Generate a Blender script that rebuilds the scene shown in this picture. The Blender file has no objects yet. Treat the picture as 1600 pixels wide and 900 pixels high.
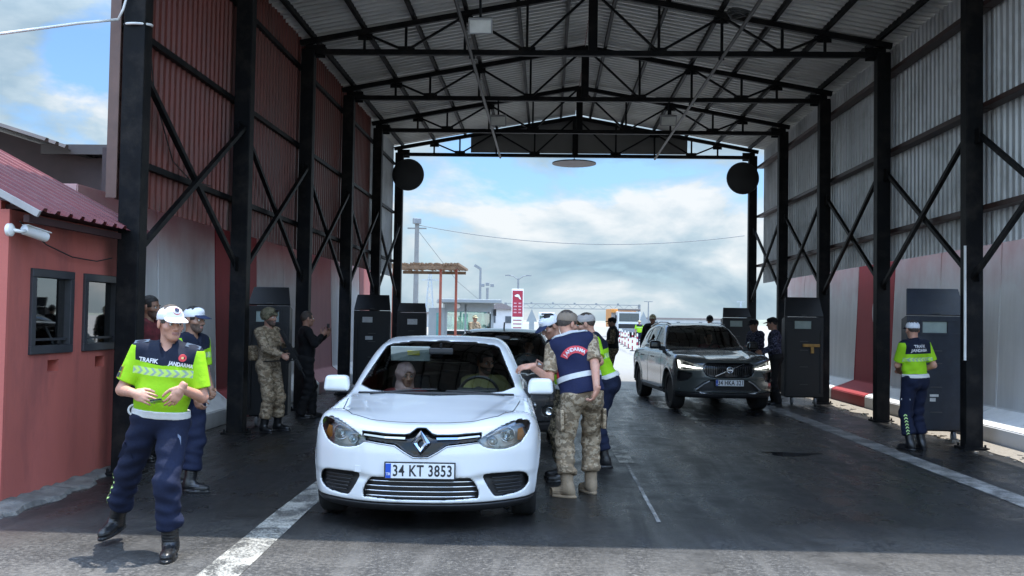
import bpy, bmesh, math, random
import numpy as np
from mathutils import Vector, Matrix
random.seed(7)
SC = bpy.context.scene
COL = SC.collection
R = math.radians

# ------------------------------------------------------------------ materials
MATS = {}
def new_mat(name):
    m = bpy.data.materials.new(name); m.use_nodes = True
    nt = m.node_tree
    return m, nt, nt.nodes['Principled BSDF'], nt.nodes['Material Output']
def nd(nt, t, **kw):
    n = nt.nodes.new(t)
    for k, v in kw.items():
        if k in n.inputs: n.inputs[k].default_value = v
        else: setattr(n, k, v)
    return n
def ramp(nt, fac, stops):
    r = nt.nodes.new('ShaderNodeValToRGB')
    e = r.color_ramp.elements
    while len(e) < len(stops): e.new(0.5)
    for el, (p, c) in zip(e, stops):
        el.position = p; el.color = (*c, 1) if len(c) == 3 else c
    nt.links.new(fac, r.inputs['Fac'])
    return r.outputs['Color']
def noise(nt, vec, scale, detail=4, rough=.55, dist=0):
    n = nd(nt, 'ShaderNodeTexNoise', Scale=scale, Detail=detail, Roughness=rough, Distortion=dist)
    if vec is not None: nt.links.new(vec, n.inputs['Vector'])
    return n.outputs['Fac']
def mixc(nt, fac, a, b, mode='MIX'):
    n = nt.nodes.new('ShaderNodeMix'); n.data_type = 'RGBA'; n.blend_type = mode
    for s, v in (('Factor', fac), ('A', a), ('B', b)):
        i = [q for q in n.inputs if q.name == s and q.enabled and (q.type == 'RGBA' or s == 'Factor')][0]
        if hasattr(v, 'links'): nt.links.new(v, i)
        elif s == 'Factor': i.default_value = v
        else: i.default_value = (*v, 1)
    return [o for o in n.outputs if o.enabled and o.type == 'RGBA'][0]
def mathn(nt, op, a, b=None, clamp=False):
    n = nt.nodes.new('ShaderNodeMath'); n.operation = op; n.use_clamp = clamp
    for i, v in enumerate((a, b)):
        if v is None: continue
        if hasattr(v, 'links'): nt.links.new(v, n.inputs[i])
        else: n.inputs[i].default_value = v
    return n.outputs[0]
def coord(nt, kind='Object', scale=(1, 1, 1)):
    if kind == 'World':
        o = nt.nodes.new('ShaderNodeNewGeometry').outputs['Position']
    else:
        o = nt.nodes.new('ShaderNodeTexCoord').outputs[kind]
    if scale != (1, 1, 1):
        m = nd(nt, 'ShaderNodeMapping'); m.inputs['Scale'].default_value = scale
        nt.links.new(o, m.inputs['Vector']); o = m.outputs['Vector']
    return o
def bump(nt, b, h, strength=.3, dist=.01):
    n = nd(nt, 'ShaderNodeBump', Strength=strength, Distance=dist)
    nt.links.new(h, n.inputs['Height']); nt.links.new(n.outputs['Normal'], b.inputs['Normal'])
def M(name, base=None, rough=.5, metal=0., var=.15, scale=6., bmp=0., bscale=60., kind='Object', spec=.5, coat=0., stretch=(1, 1, 1), rvar=.1, dirt=None, dirt_amt=.5, dirt_scale=2.):
    """cached procedural material with colour and gloss variation"""
    if name in MATS: return MATS[name]
    m, nt, b, out = new_mat(name)
    v = coord(nt, kind, stretch)
    f = noise(nt, v, scale)
    lo = tuple(c * (1 - var) for c in base); hi = tuple(min(1, c * (1 + var)) for c in base)
    c = ramp(nt, f, [(.3, lo), (.7, hi)])
    if dirt:
        f2 = noise(nt, v, dirt_scale, 6, .65)
        c = mixc(nt, mathn(nt, 'MULTIPLY', ramp(nt, f2, [(.48, (0, 0, 0)), (.68, (1, 1, 1))]), dirt_amt), c, dirt)
    nt.links.new(c, b.inputs['Base Color'])
    r = nd(nt, 'ShaderNodeMapRange'); r.inputs['To Min'].default_value = max(.02, rough - rvar); r.inputs['To Max'].default_value = min(1, rough + rvar)
    nt.links.new(f, r.inputs['Value']); nt.links.new(r.outputs['Result'], b.inputs['Roughness'])
    b.inputs['Metallic'].default_value = metal
    b.inputs['Specular IOR Level'].default_value = spec
    b.inputs['Coat Weight'].default_value = coat
    b.inputs['Coat Roughness'].default_value = .04
    if bmp: bump(nt, b, noise(nt, v, bscale, 3), bmp, .01)
    MATS[name] = m
    return m
def glass(name, tint=(.75, .8, .8), rough=.02, mix=.12):
    """thin pane: fresnel mirror over tinted transparency"""
    if name in MATS: return MATS[name]
    m, nt, b, out = new_mat(name)
    tr = nt.nodes.new('ShaderNodeBsdfTransparent'); tr.inputs['Color'].default_value = (*tint, 1)
    gl = nt.nodes.new('ShaderNodeBsdfGlossy'); gl.inputs['Roughness'].default_value = rough
    fr = nd(nt, 'ShaderNodeFresnel', IOR=1.5)
    f = mathn(nt, 'ADD', fr.outputs[0], mix - .04, True)
    mx = nt.nodes.new('ShaderNodeMixShader')
    nt.links.new(f, mx.inputs[0]); nt.links.new(tr.outputs[0], mx.inputs[1]); nt.links.new(gl.outputs[0], mx.inputs[2])
    nt.links.new(mx.outputs[0], out.inputs['Surface'])
    MATS[name] = m
    return m

# ------------------------------------------------------------------ objects
def tag(o, label=None, cat=None, group=None, kind=None):
    if label: o['label'] = label
    if cat: o['category'] = cat
    if group: o['group'] = group
    if kind: o['kind'] = kind
    return o
def empty(name, loc=(0, 0, 0), rz=0, label=None, cat=None, group=None, scale=1):
    o = bpy.data.objects.new(name, None); COL.objects.link(o)
    o.location = loc; o.rotation_euler = (0, 0, rz); o.scale = (scale,) * 3
    o.empty_display_size = .1
    return tag(o, label, cat, group)
def copy_tree(o, parent=None):
    c = o.copy(); COL.objects.link(c)
    c.parent = parent
    for ch in o.children: copy_tree(ch, c)
    return c
def obj(name, verts, faces, mats, parent=None, midx=None, smooth=False, normals=None, angle=None):
    me = bpy.data.meshes.new(name)
    me.from_pydata([tuple(map(float, v)) for v in verts], [], [tuple(map(int, f)) for f in faces])
    if not isinstance(mats, (list, tuple)): mats = [mats]
    for m in mats: me.materials.append(m)
    if midx is not None: me.polygons.foreach_set('material_index', np.asarray(midx, dtype=np.int32))
    if smooth: me.polygons.foreach_set('use_smooth', np.ones(len(me.polygons), dtype=bool))
    me.update()
    if normals is not None: me.normals_split_custom_set_from_vertices([tuple(map(float, n)) for n in normals])
    elif smooth and angle: me.set_sharp_from_angle(angle=R(angle))
    o = bpy.data.objects.new(name, me); COL.objects.link(o); o.parent = parent
    return o
class MB:
    """collects solids and links them as one mesh"""
    def __init__(s): s.v = []; s.f = []; s.m = []; s.cur = 0
    def add(s, vs, fs):
        n = len(s.v); s.v += [tuple(v) for v in vs]; s.f += [tuple(i + n for i in f) for f in fs]; s.m += [s.cur] * len(fs); return s
    def box(s, c, d, rot=None, ch=0.):
        """box centred at c, size d, optional chamfer of the vertical-looking edges on all sides"""
        hx, hy, hz = d[0] / 2, d[1] / 2, d[2] / 2
        if ch <= 0:
            P = [(x, y, z) for x in (-hx, hx) for y in (-hy, hy) for z in (-hz, hz)]
            F = [(0, 1, 3, 2), (4, 6, 7, 5), (0, 4, 5, 1), (2, 3, 7, 6), (0, 2, 6, 4), (1, 5, 7, 3)]
        else:
            bm = bmesh.new(); bmesh.ops.create_cube(bm, size=1, matrix=Matrix.Diagonal((d[0], d[1], d[2], 1)))
            bmesh.ops.bevel(bm, geom=bm.edges[:], offset=ch, segments=2, affect='EDGES', profile=.5)
            bm.verts.index_update()
            P = [v.co[:] for v in bm.verts]; F = [[v.index for v in f.verts] for f in bm.faces]; bm.free()
        mt = Matrix.Translation(c)
        if rot is not None: mt = mt @ (rot.to_4x4() if isinstance(rot, Matrix) else Matrix.Rotation(rot, 4, 'Z'))
        return s.add([mt @ Vector(p) for p in P], F)
    def bar(s, p, q, w, h=None, up=(0, 0, 1), ch=0.):
        p, q = Vector(p), Vector(q); h = h or w
        z = (q - p); L = z.length; z.normalize()
        u = Vector(up)
        if abs(u.dot(z)) > .98: u = Vector((0, 1, 0))
        x = u.cross(z).normalized(); y = z.cross(x)
        rot = Matrix((x, y, z)).transposed()
        return s.box((p + q) / 2, (w, h, L), rot, ch)
    def tube(s, pts, r, n=8, cap=True):
        pts = [Vector(p) for p in pts]; rs = r if isinstance(r, (list, tuple)) else [r] * len(pts)
        V = []; F = []; prev = None
        for i, p in enumerate(pts):
            t = (pts[min(i + 1, len(pts) - 1)] - pts[max(i - 1, 0)]).normalized()
            if prev is None:
                a = Vector((0, 0, 1)) if abs(t.z) < .9 else Vector((1, 0, 0)); x = a.cross(t).normalized()
            else: x = (prev - t * prev.dot(t)).normalized()
            prev = x; y = t.cross(x)
            for k in range(n):
                a = 2 * math.pi * k / n
                V.append(p + (x * math.cos(a) + y * math.sin(a)) * rs[i])
        for i in range(len(pts) - 1):
            for k in range(n):
                k2 = (k + 1) % n
                F.append((i * n + k, i * n + k2, (i + 1) * n + k2, (i + 1) * n + k))
        if cap:
            F.append(tuple(range(n))[::-1]); F.append(tuple(range((len(pts) - 1) * n, len(pts) * n)))
        return s.add(V, F)
    def lathe(s, prof, c=(0, 0, 0), axis=(0, 0, 1), n=24):
        """prof: (radius, along-axis) pairs"""
        ax = Vector(axis).normalized()
        a = Vector((0, 0, 1)) if abs(ax.z) < .9 else Vector((1, 0, 0))
        x = a.cross(ax).normalized(); y = ax.cross(x); c = Vector(c)
        V = []; F = []
        for r, h in prof:
            for k in range(n):
                t = 2 * math.pi * k / n
                V.append(c + ax * h + (x * math.cos(t) + y * math.sin(t)) * max(r, 1e-4))
        for i in range(len(prof) - 1):
            for k in range(n):
                k2 = (k + 1) % n
                F.append((i * n + k, i * n + k2, (i + 1) * n + k2, (i + 1) * n + k))
        if prof[0][0] > 1e-3: F.append(tuple(range(n))[::-1])
        if prof[-1][0] > 1e-3: F.append(tuple(range((len(prof) - 1) * n, len(prof) * n)))
        return s.add(V, F)
    def prism(s, poly, d, mt=None):
        """poly in local xy extruded over z in (0, d); mt maps local to world"""
        n = len(poly); ar = sum(poly[i][0] * poly[(i + 1) % n][1] - poly[(i + 1) % n][0] * poly[i][1] for i in range(n))
        if ar < 0: poly = poly[::-1]
        V = [Vector((x, y, 0)) for x, y in poly] + [Vector((x, y, d)) for x, y in poly]
        F = [tuple(range(n))[::-1], tuple(range(n, 2 * n))] + [(i, (i + 1) % n, (i + 1) % n + n, i + n) for i in range(n)]
        if mt is not None: V = [mt @ v for v in V]
        return s.add(V, F)
    def build(s, name, mats, parent=None, smooth=False, angle=None):
        return obj(name, s.v, s.f, mats, parent, s.m if isinstance(mats, (list, tuple)) else None, smooth or bool(angle), None, angle)
def frame(o, x, y):
    """matrix with local x,y axes along given world vectors"""
    x = Vector(x).normalized(); y = Vector(y).normalized(); z = x.cross(y).normalized(); y = z.cross(x)
    m = Matrix((x, y, z)).transposed().to_4x4(); m.translation = Vector(o); return m
def sheet(name, o, u, v, L, W, pitch, depth, mat, parent=None, top=None, bot=None):
    """trapezoidal profiled sheet: ribs run along u (length L), profile repeats along v (width W). top(v)->L for sloped end"""
    o, u, v = Vector(o), Vector(u).normalized(), Vector(v).normalized(); n = u.cross(v).normalized()
    prof = []; k = 0.
    while k < W:
        for a, h in ((0, 0), (.34, 0), (.42, 1), (.58, 1), (.92, 1) if False else (.66, 1), (.74, 0)):
            t = k + a * pitch
            if t <= W: prof.append((t, h * depth))
        k += pitch
    prof.append((W, 0))
    V = []; F = []
    for t, h in prof:
        l1 = top(t) if top else L
        V.append(o + v * t + n * h); V.append(o + v * t + n * h + u * l1)
    for i in range(len(prof) - 1): F.append((2 * i, 2 * i + 2, 2 * i + 3, 2 * i + 1))
    return obj(name, V, F, mat, parent)
def text_mesh(name, body, size, mat, parent=None, mt=None, depth=.002, bold=.0, sx=1., spacing=1.0):
    cu = bpy.data.curves.new(name, 'FONT'); cu.body = body; cu.size = size; cu.extrude = depth; cu.offset = bold
    cu.align_x = 'CENTER'; cu.align_y = 'CENTER'; cu.space_character = spacing; cu.resolution_u = 3
    to = bpy.data.objects.new(name, cu); COL.objects.link(to)
    bpy.context.view_layer.update()
    me = bpy.data.meshes.new_from_object(to.evaluated_get(bpy.context.evaluated_depsgraph_get()))
    bpy.data.objects.remove(to)
    me.transform(Matrix.Diagonal((sx, 1, 1, 1)))
    if mt is not None: me.transform(mt)
    me.materials.clear(); me.materials.append(mat)
    o = bpy.data.objects.new(name, me); COL.objects.link(o); o.parent = parent
    return o

# ------------------------------------------------------------------ implicit surfaces
def nets(F, X, Y, Z):
    """surface nets on a rectilinear grid: returns verts, quads, normals"""
    s = F < 0
    c = s[:-1, :-1, :-1].astype(np.int8)
    tot = np.zeros(c.shape, np.int8)
    for a in (0, 1):
        for b in (0, 1):
            for d in (0, 1): tot += s[a:a + c.shape[0], b:b + c.shape[1], d:d + c.shape[2]]
    act = (tot > 0) & (tot < 8)
    I, J, K = np.nonzero(act)
    idx = np.full(c.shape, -1, np.int32); idx[I, J, K] = np.arange(len(I))
    cv = {(a, b, d): F[I + a, J + b, K + d].astype(np.float64) for a in (0, 1) for b in (0, 1) for d in (0, 1)}
    acc = np.zeros((len(I), 3)); cnt = np.zeros(len(I))
    keys = list(cv)
    for p in keys:
        for ax in range(3):
            if p[ax]: continue
            q = list(p); q[ax] = 1; q = tuple(q)
            f0, f1 = cv[p], cv[q]; m = (f0 < 0) != (f1 < 0)
            t = np.where(m, f0 / np.where(m, f0 - f1, 1), 0)
            for k in range(3):
                acc[:, k] += np.where(m, t if k == ax else p[k], 0)
            cnt += m
    t = acc / cnt[:, None]
    dx = np.stack([X[I + 1] - X[I], Y[J + 1] - Y[J], Z[K + 1] - Z[K]], 1)
    # trilinear gradient at the point
    def tri(w, t):
        r = 0
        for p in keys:
            a = 1
            for k in range(3):
                if k == w: a = a * (1 if p[k] else -1)
                else: a = a * (t[:, k] if p[k] else 1 - t[:, k])
            r = r + a * cv[p]
        return r
    for it in range(2):
        g = np.stack([tri(k, t) for k in range(3)], 1)
        f = tri(-1, t)
        t = np.clip(t - (f / np.maximum((g * g).sum(1), 1e-12))[:, None] * g, 0, 1)
    g = np.stack([tri(k, t) for k in range(3)], 1) / dx
    N = g / np.maximum(np.linalg.norm(g, axis=1), 1e-9)[:, None]
    P = np.stack([X[I], Y[J], Z[K]], 1) + t * dx
    Q = []
    for ax in range(3):
        o = [k for k in range(3) if k != ax]
        sl0 = [slice(None)] * 3; sl1 = [slice(None)] * 3; sl0[ax] = slice(0, -1); sl1[ax] = slice(1, None)
        ch = s[tuple(sl0)] != s[tuple(sl1)]
        for k in o:
            w = [slice(None)] * 3; w[k] = slice(1, -1); ch = ch[tuple(w)]
        e = np.stack(np.nonzero(ch), 1)
        for k in o: e[:, k] += 1
        def cell(da, db):
            w = e.copy(); w[:, o[0]] += da; w[:, o[1]] += db
            return idx[w[:, 0], w[:, 1], w[:, 2]]
        q = np.stack([cell(-1, -1), cell(0, -1), cell(0, 0), cell(-1, 0)], 1)
        flip = s[e[:, 0], e[:, 1], e[:, 2]]
        if ax == 1: flip = ~flip
        q[~flip] = q[~flip][:, ::-1]
        Q.append(q)
    Q = np.concatenate(Q); Q = Q[(Q >= 0).all(1)]
    return P, Q, N
def smin(a, b, k):
    h = np.clip(.5 + .5 * (b - a) / k, 0, 1); return b + (a - b) * h - k * h * (1 - h)
def smax(a, b, k): return -smin(-a, -b, k)
def poly2(pts, A, B):
    """signed distance to a polygon on the grid A x B (negative inside)"""
    P = np.asarray(pts, float); n = len(P)
    a = A[:, None]; b = B[None, :]
    d = np.full((len(A), len(B)), 1e9); ins = np.zeros(d.shape, bool)
    for i in range(n):
        p, q = P[i], P[(i + 1) % n]; e = q - p
        wx, wy = a - p[0], b - p[1]
        h = np.clip((wx * e[0] + wy * e[1]) / max(e @ e, 1e-12), 0, 1)
        d = np.minimum(d, (wx - e[0] * h) ** 2 + (wy - e[1] * h) ** 2)
        c = ((p[1] > b) != (q[1] > b))
        with np.errstate(divide='ignore', invalid='ignore'):
            ins ^= c & (a < (q[0] - p[0]) * (b - p[1]) / (q[1] - p[1] if q[1] != p[1] else 1e-12) + p[0])
    d = np.sqrt(d); return np.where(ins, -d, d)
def spline(xs, ys, x):
    """monotone cubic interpolation"""
    xs = np.asarray(xs, float); ys = np.asarray(ys, float); h = np.diff(xs); s = np.diff(ys) / h
    m = np.zeros(len(xs)); m[0], m[-1] = s[0], s[-1]
    for i in range(1, len(xs) - 1):
        if s[i - 1] * s[i] > 0:
            w1, w2 = 2 * h[i] + h[i - 1], h[i] + 2 * h[i - 1]; m[i] = (w1 + w2) / (w1 / s[i - 1] + w2 / s[i])
    x = np.clip(x, xs[0], xs[-1]); i = np.clip(np.searchsorted(xs, x) - 1, 0, len(h) - 1)
    t = (x - xs[i]) / h[i]
    return ((2 * t**3 - 3 * t**2 + 1) * ys[i] + (t**3 - 2 * t**2 + t) * h[i] * m[i] + (-2 * t**3 + 3 * t**2) * ys[i + 1] + (t**3 - t**2) * h[i] * m[i + 1])
def smooth_poly(pts, n=6, closed=True):
    """Catmull-Rom refinement of an outline"""
    P = [np.asarray(p, float) for p in pts]; out = []; N = len(P)
    for i in range(N if closed else N - 1):
        p0, p1, p2, p3 = P[(i - 1) % N], P[i], P[(i + 1) % N], P[(i + 2) % N]
        for k in range(n):
            t = k / n
            out.append(tuple(.5 * ((2 * p1) + (p2 - p0) * t + (2 * p0 - 5 * p1 + 4 * p2 - p3) * t**2 + (3 * p1 - p0 - 3 * p2 + p3) * t**3)))
    return out
# ================================================================== camera, light, sky
cam = bpy.data.cameras.new('camera'); cam_o = bpy.data.objects.new('camera', cam); COL.objects.link(cam_o)
cam.lens = 33.75; cam.sensor_width = 36; cam.clip_start = .05; cam.clip_end = 6000
_r = Vector((0.99921209, 0.03626216, 0.01613219)); _u = Vector((-0.01491614, -0.03355903, 0.99932542)); _w = Vector((-0.03677908, 0.99877868, 0.0329917))
cm = Matrix((_r, _u, -_w)).transposed().to_4x4(); cm.translation = (0, 0, 1.65); cam_o.matrix_world = cm
SC.camera = cam_o
KX, KY = .18, .14                                   # ground shift of a shadow per metre of height (towards -x, -y)
sdir = Vector((-KX, -KY, -1)).normalized()
el = math.asin(-sdir.z); az = math.atan2(-sdir.x, -sdir.y)   # compass angle of the sun from +y
sun = bpy.data.lights.new('sun', 'SUN'); sun.energy = 3.3; sun.angle = R(.5); sun.color = (1, .96, .9)
so = bpy.data.objects.new('sun', sun); COL.objects.link(so); so.rotation_euler = sdir.to_track_quat('-Z', 'Y').to_euler(); so.location = (5, 5, 40)
w = bpy.data.worlds.new('World'); SC.world = w; w.use_nodes = True
nt = w.node_tree; bg = nt.nodes['Background']
sky = nt.nodes.new('ShaderNodeTexSky'); sky.sky_type = 'NISHITA'; sky.sun_disc = False
sky.sun_elevation = el; sky.sun_rotation = az; sky.air_density = 1.1; sky.dust_density = 1.2; sky.ozone_density = 1.2
tc = nt.nodes.new('ShaderNodeTexCoord')
sep = nt.nodes.new('ShaderNodeSeparateXYZ'); nt.links.new(tc.outputs['Generated'], sep.inputs[0])
def skyvec(dz):
    m = nd(nt, 'ShaderNodeMapping'); m.inputs['Scale'].default_value = (1, 1, 2.1); m.inputs['Location'].default_value = (.5, 7.1, 2.6 + dz)
    nt.links.new(tc.outputs['Generated'], m.inputs[0]); return m.outputs[0]
cv = skyvec(0)
n1 = noise(nt, cv, 4.2, 10, .56, .25); n2 = noise(nt, cv, 1.3, 3, .5)
cl = mathn(nt, 'ADD', n1, mathn(nt, 'MULTIPLY', mathn(nt, 'SUBTRACT', n2, .5), .75))
cover = ramp(nt, cl, [(.41, (0, 0, 0)), (.50, (1, 1, 1))])
nb_ = noise(nt, skyvec(.045), 4.2, 6, .5, .25)      # the same field a little higher: sunny tops against shaded bases
relief = mathn(nt, 'SUBTRACT', n1, nb_)
dens = mathn(nt, 'ADD', mathn(nt, 'MULTIPLY', relief, 1.5), mathn(nt, 'ADD', mathn(nt, 'MULTIPLY', noise(nt, cv, 9, 6, .6), .22), mathn(nt, 'MULTIPLY', mathn(nt, 'SUBTRACT', .62, n2), .9)))
ccol = ramp(nt, dens, [(.02, (1.15, 1.65, 2.05)), (.20, (1.9, 2.35, 2.65)), (.38, (3.15, 3.25, 3.3))])
skyc = mixc(nt, 1.0, sky.outputs[0], (.40, .56, .74), 'MULTIPLY')
skyh = mixc(nt, ramp(nt, sep.outputs['Z'], [(0, (.7,) * 3), (.13, (.10,) * 3), (.5, (0, 0, 0))]), skyc, (2.05, 2.5, 2.85))
fin = mixc(nt, mathn(nt, 'MULTIPLY', cover, .93), skyh, ccol)
# unseen upper sky brightened to add light, roughly as overcast skies are overhead
gain = nd(nt, 'ShaderNodeMapRange'); gain.inputs['From Min'].default_value = .26; gain.inputs['From Max'].default_value = .75; gain.inputs['To Min'].default_value = 1.0; gain.inputs['To Max'].default_value = 3.4
nt.links.new(sep.outputs['Z'], gain.inputs['Value'])
gm = nt.nodes.new('ShaderNodeVectorMath'); gm.operation = 'SCALE'; nt.links.new(fin, gm.inputs[0])
# added gain: unseen sky behind the camera brightened to light surfaces facing it
gy = nd(nt, 'ShaderNodeMapRange'); gy.inputs['From Min'].default_value = .15; gy.inputs['From Max'].default_value = -.7; gy.inputs['To Min'].default_value = 1.0; gy.inputs['To Max'].default_value = 2.0; nt.links.new(sep.outputs['Y'], gy.inputs['Value'])
nt.links.new(mathn(nt, 'MULTIPLY', gain.outputs[0], gy.outputs[0]), gm.inputs['Scale']); fin = gm.outputs[0]
nt.links.new(fin, bg.inputs['Color']); bg.inputs['Strength'].default_value = .13
vs = SC.view_settings; vs.view_transform = 'Standard'; vs.look = 'None'; vs.exposure = 1.2; vs.gamma = 1; vs.use_curve_mapping = False
SC.cycles.max_bounces = 10; SC.cycles.diffuse_bounces = 5; SC.cycles.glossy_bounces = 4; SC.cycles.transparent_max_bounces = 12
SC.cycles.use_denoising = True; SC.cycles.sample_clamp_indirect = 8; SC.cycles.caustics_reflective = False; SC.cycles.caustics_refractive = False

# ================================================================== materials of the setting
m_steel = M('black_steel', (.0055, .006, .007), .6, 0, .3, 9, .15, 40, spec=.14, dirt=(.035, .03, .026), dirt_amt=.55, dirt_scale=3)
m_rust = M('dark_red_steel', (.05, .026, .022), .55, 0, .3, 9)
m_galv = M('galvanised_sheet', (.66, .68, .69), .42, .15, .10, 1.2, .1, 5, dirt=(.24, .24, .22), dirt_amt=.5, dirt_scale=1.1)
m_roof = M('roof_sheet_underside', (.70, .705, .68), .45, .05, .14, .9, .1, 5, dirt=(.48, .47, .43), dirt_amt=.5, dirt_scale=.8)
m_maroon = M('maroon_sheet', (.185, .042, .030), .5, .0, .18, 1.5, dirt=(.13, .05, .035), dirt_amt=.5, dirt_scale=1.4)
m_mroof = M('maroon_roof_sheet', (.135, .022, .026), .6, .0, .15, 2.5, dirt=(.20, .08, .08), dirt_amt=.35, dirt_scale=3)
m_bull = M('black_armour_plate', (.006, .0065, .0075), .55, 0, .3, 12, .12, 70)
m_wire_w = M('white_cable', (.7, .7, .68), .5)
m_wire_b = M('black_cable', (.02, .02, .02), .6)
m_white = M('white_plastic', (.75, .75, .73), .4, 0, .05, 4)

def sheet_tone(m, amt, axis):
    nt = m.node_tree; b = nt.nodes['Principled BSDF']; l = b.inputs['Base Color'].links[0].from_socket
    s = nt.nodes.new('ShaderNodeSeparateXYZ'); nt.links.new(coord(nt, 'World'), s.inputs[0])
    wn = nt.nodes.new('ShaderNodeTexWhiteNoise'); wn.noise_dimensions = '1D'
    nt.links.new(mathn(nt, 'FLOOR', mathn(nt, 'DIVIDE', s.outputs[axis], .99)), wn.inputs['W'])
    ms = nd(nt, 'ShaderNodeMapping'); ms.inputs['Scale'].default_value = (5, 5, .25) if axis == 'Y' else (1, 1, 1); nt.links.new(coord(nt, 'World'), ms.inputs[0])
    st = noise(nt, ms.outputs[0], 2.2, 6, .7)
    f = mathn(nt, 'ADD', mathn(nt, 'MULTIPLY', wn.outputs['Value'], .5), mathn(nt, 'MULTIPLY', st, .5))
    c = mixc(nt, mathn(nt, 'MULTIPLY', f, amt), l, (.02, .02, .02)); nt.links.new(c, b.inputs['Base Color'])
sheet_tone(m_galv, .28, 'Y'); sheet_tone(m_maroon, .4, 'Y'); sheet_tone(m_roof, .2, 'Y')
def road_material():
    m, nt, b, out = new_mat('asphalt')
    v = coord(nt, 'World')
    big = noise(nt, v, .45, 5, .6, .6); mid = noise(nt, v, 2.2, 6, .65, .4)
    fine = noise(nt, v, 75, 2, .7); grit = noise(nt, v, 210, 1, .6)
    # tyre-polished streaks along the lanes
    ms = nd(nt, 'ShaderNodeMapping'); ms.inputs['Scale'].default_value = (2.6, .28, 1); nt.links.new(v, ms.inputs[0])
    st = noise(nt, ms.outputs[0], 1.2, 5, .6, .5)
    peb = noise(nt, v, 26, 3, .75); pat = noise(nt, v, 7, 5, .7, .3)
    base = ramp(nt, mathn(nt, 'ADD', mathn(nt, 'MULTIPLY', peb, .65), mathn(nt, 'MULTIPLY', fine, .35)), [(.38, (.022, .022, .022)), (.52, (.050, .049, .047)), (.66, (.17, .165, .155))])
    base = mixc(nt, mathn(nt, 'MULTIPLY', ramp(nt, st, [(.46, (0, 0, 0)), (.64, (1, 1, 1))]), .6), base, (.165, .158, .147))
    base = mixc(nt, mathn(nt, 'MULTIPLY', ramp(nt, mid, [(.46, (0, 0, 0)), (.66, (1, 1, 1))]), .7), base, (.022, .0215, .021))
    base = mixc(nt, mathn(nt, 'MULTIPLY', ramp(nt, pat, [(.55, (0, 0, 0)), (.72, (1, 1, 1))]), .45), base, (.11, .105, .095))
    dust = mathn(nt, 'MULTIPLY', ramp(nt, mathn(nt, 'ADD', big, mathn(nt, 'MULTIPLY', mathn(nt, 'SUBTRACT', peb, .5), .5)), [(.50, (0, 0, 0)), (.72, (1, 1, 1))]), .55)
    base = mixc(nt, dust, base, (.17, .155, .135))
    vo = nd(nt, 'ShaderNodeTexVoronoi', Scale=.55); vo.feature = 'DISTANCE_TO_EDGE'
    wv = nt.nodes.new('ShaderNodeVectorMath'); wv.operation = 'ADD'; nt.links.new(v, wv.inputs[0])
    nv = nd(nt, 'ShaderNodeTexNoise', Scale=1.6, Detail=5); nt.links.new(v, nv.inputs['Vector']); nt.links.new(nv.outputs['Color'], wv.inputs[1]); nt.links.new(wv.outputs[0], vo.inputs['Vector'])
    crack = mathn(nt, 'MULTIPLY', mathn(nt, 'LESS_THAN', vo.outputs['Distance'], .0035), mathn(nt, 'GREATER_THAN', big, .47))
    base = mixc(nt, mathn(nt, 'MULTIPLY', crack, .5), base, (.008, .008, .008))
    # damp patches and painted shade together: colour darkened and glossed under the roof
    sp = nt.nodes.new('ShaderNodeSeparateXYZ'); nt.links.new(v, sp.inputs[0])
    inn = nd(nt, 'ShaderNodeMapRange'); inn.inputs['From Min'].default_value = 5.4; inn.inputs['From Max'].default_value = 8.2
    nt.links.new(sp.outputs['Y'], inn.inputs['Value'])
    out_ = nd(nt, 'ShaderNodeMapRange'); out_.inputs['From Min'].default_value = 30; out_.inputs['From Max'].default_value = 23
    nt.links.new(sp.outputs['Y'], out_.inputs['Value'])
    wet_shade = mathn(nt, 'ADD', mathn(nt, 'MULTIPLY', big, .6), mathn(nt, 'MULTIPLY', st, .5))
    wet_shade = mathn(nt, 'MULTIPLY', ramp(nt, mathn(nt, 'ADD', wet_shade, mathn(nt, 'MULTIPLY', mathn(nt, 'MULTIPLY', inn.outputs[0], out_.outputs[0]), .40)), [(.54, (0, 0, 0)), (.80, (1, 1, 1))]), mathn(nt, 'MULTIPLY', inn.outputs[0], out_.outputs[0]))
    base = mixc(nt, mathn(nt, 'MULTIPLY', wet_shade, .90), base, (.008, .008, .0085))
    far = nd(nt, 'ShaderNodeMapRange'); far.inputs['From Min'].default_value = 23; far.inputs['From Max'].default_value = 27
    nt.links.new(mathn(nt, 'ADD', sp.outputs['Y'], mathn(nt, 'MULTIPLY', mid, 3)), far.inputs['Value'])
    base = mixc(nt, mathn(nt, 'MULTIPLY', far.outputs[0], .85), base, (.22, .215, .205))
    nt.links.new(base, b.inputs['Base Color'])
    # gloss: water film where damp, broken up by the aggregate and by tyre-polished streaks
    rr = mathn(nt, 'ADD', mathn(nt, 'MULTIPLY', ramp(nt, mathn(nt, 'ADD', mathn(nt, 'MULTIPLY', mid, .5), mathn(nt, 'MULTIPLY', st, .5)), [(.40, (1, 1, 1)), (.62, (0, 0, 0))]), .30), mathn(nt, 'MULTIPLY', peb, .22))
    rwet = mathn(nt, 'ADD', rr, .05)
    rg = nt.nodes.new('ShaderNodeMix'); nt.links.new(wet_shade, rg.inputs[0]); rg.inputs[2].default_value = .74; nt.links.new(rwet, rg.inputs[3])
    nt.links.new(rg.outputs[0], b.inputs['Roughness'])
    b.inputs['Specular IOR Level'].default_value = .42
    h = mathn(nt, 'ADD', mathn(nt, 'MULTIPLY', peb, .8), mathn(nt, 'MULTIPLY', grit, .5))
    bump(nt, b, h, .5, .012)
    return m
m_asph = road_material()
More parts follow.
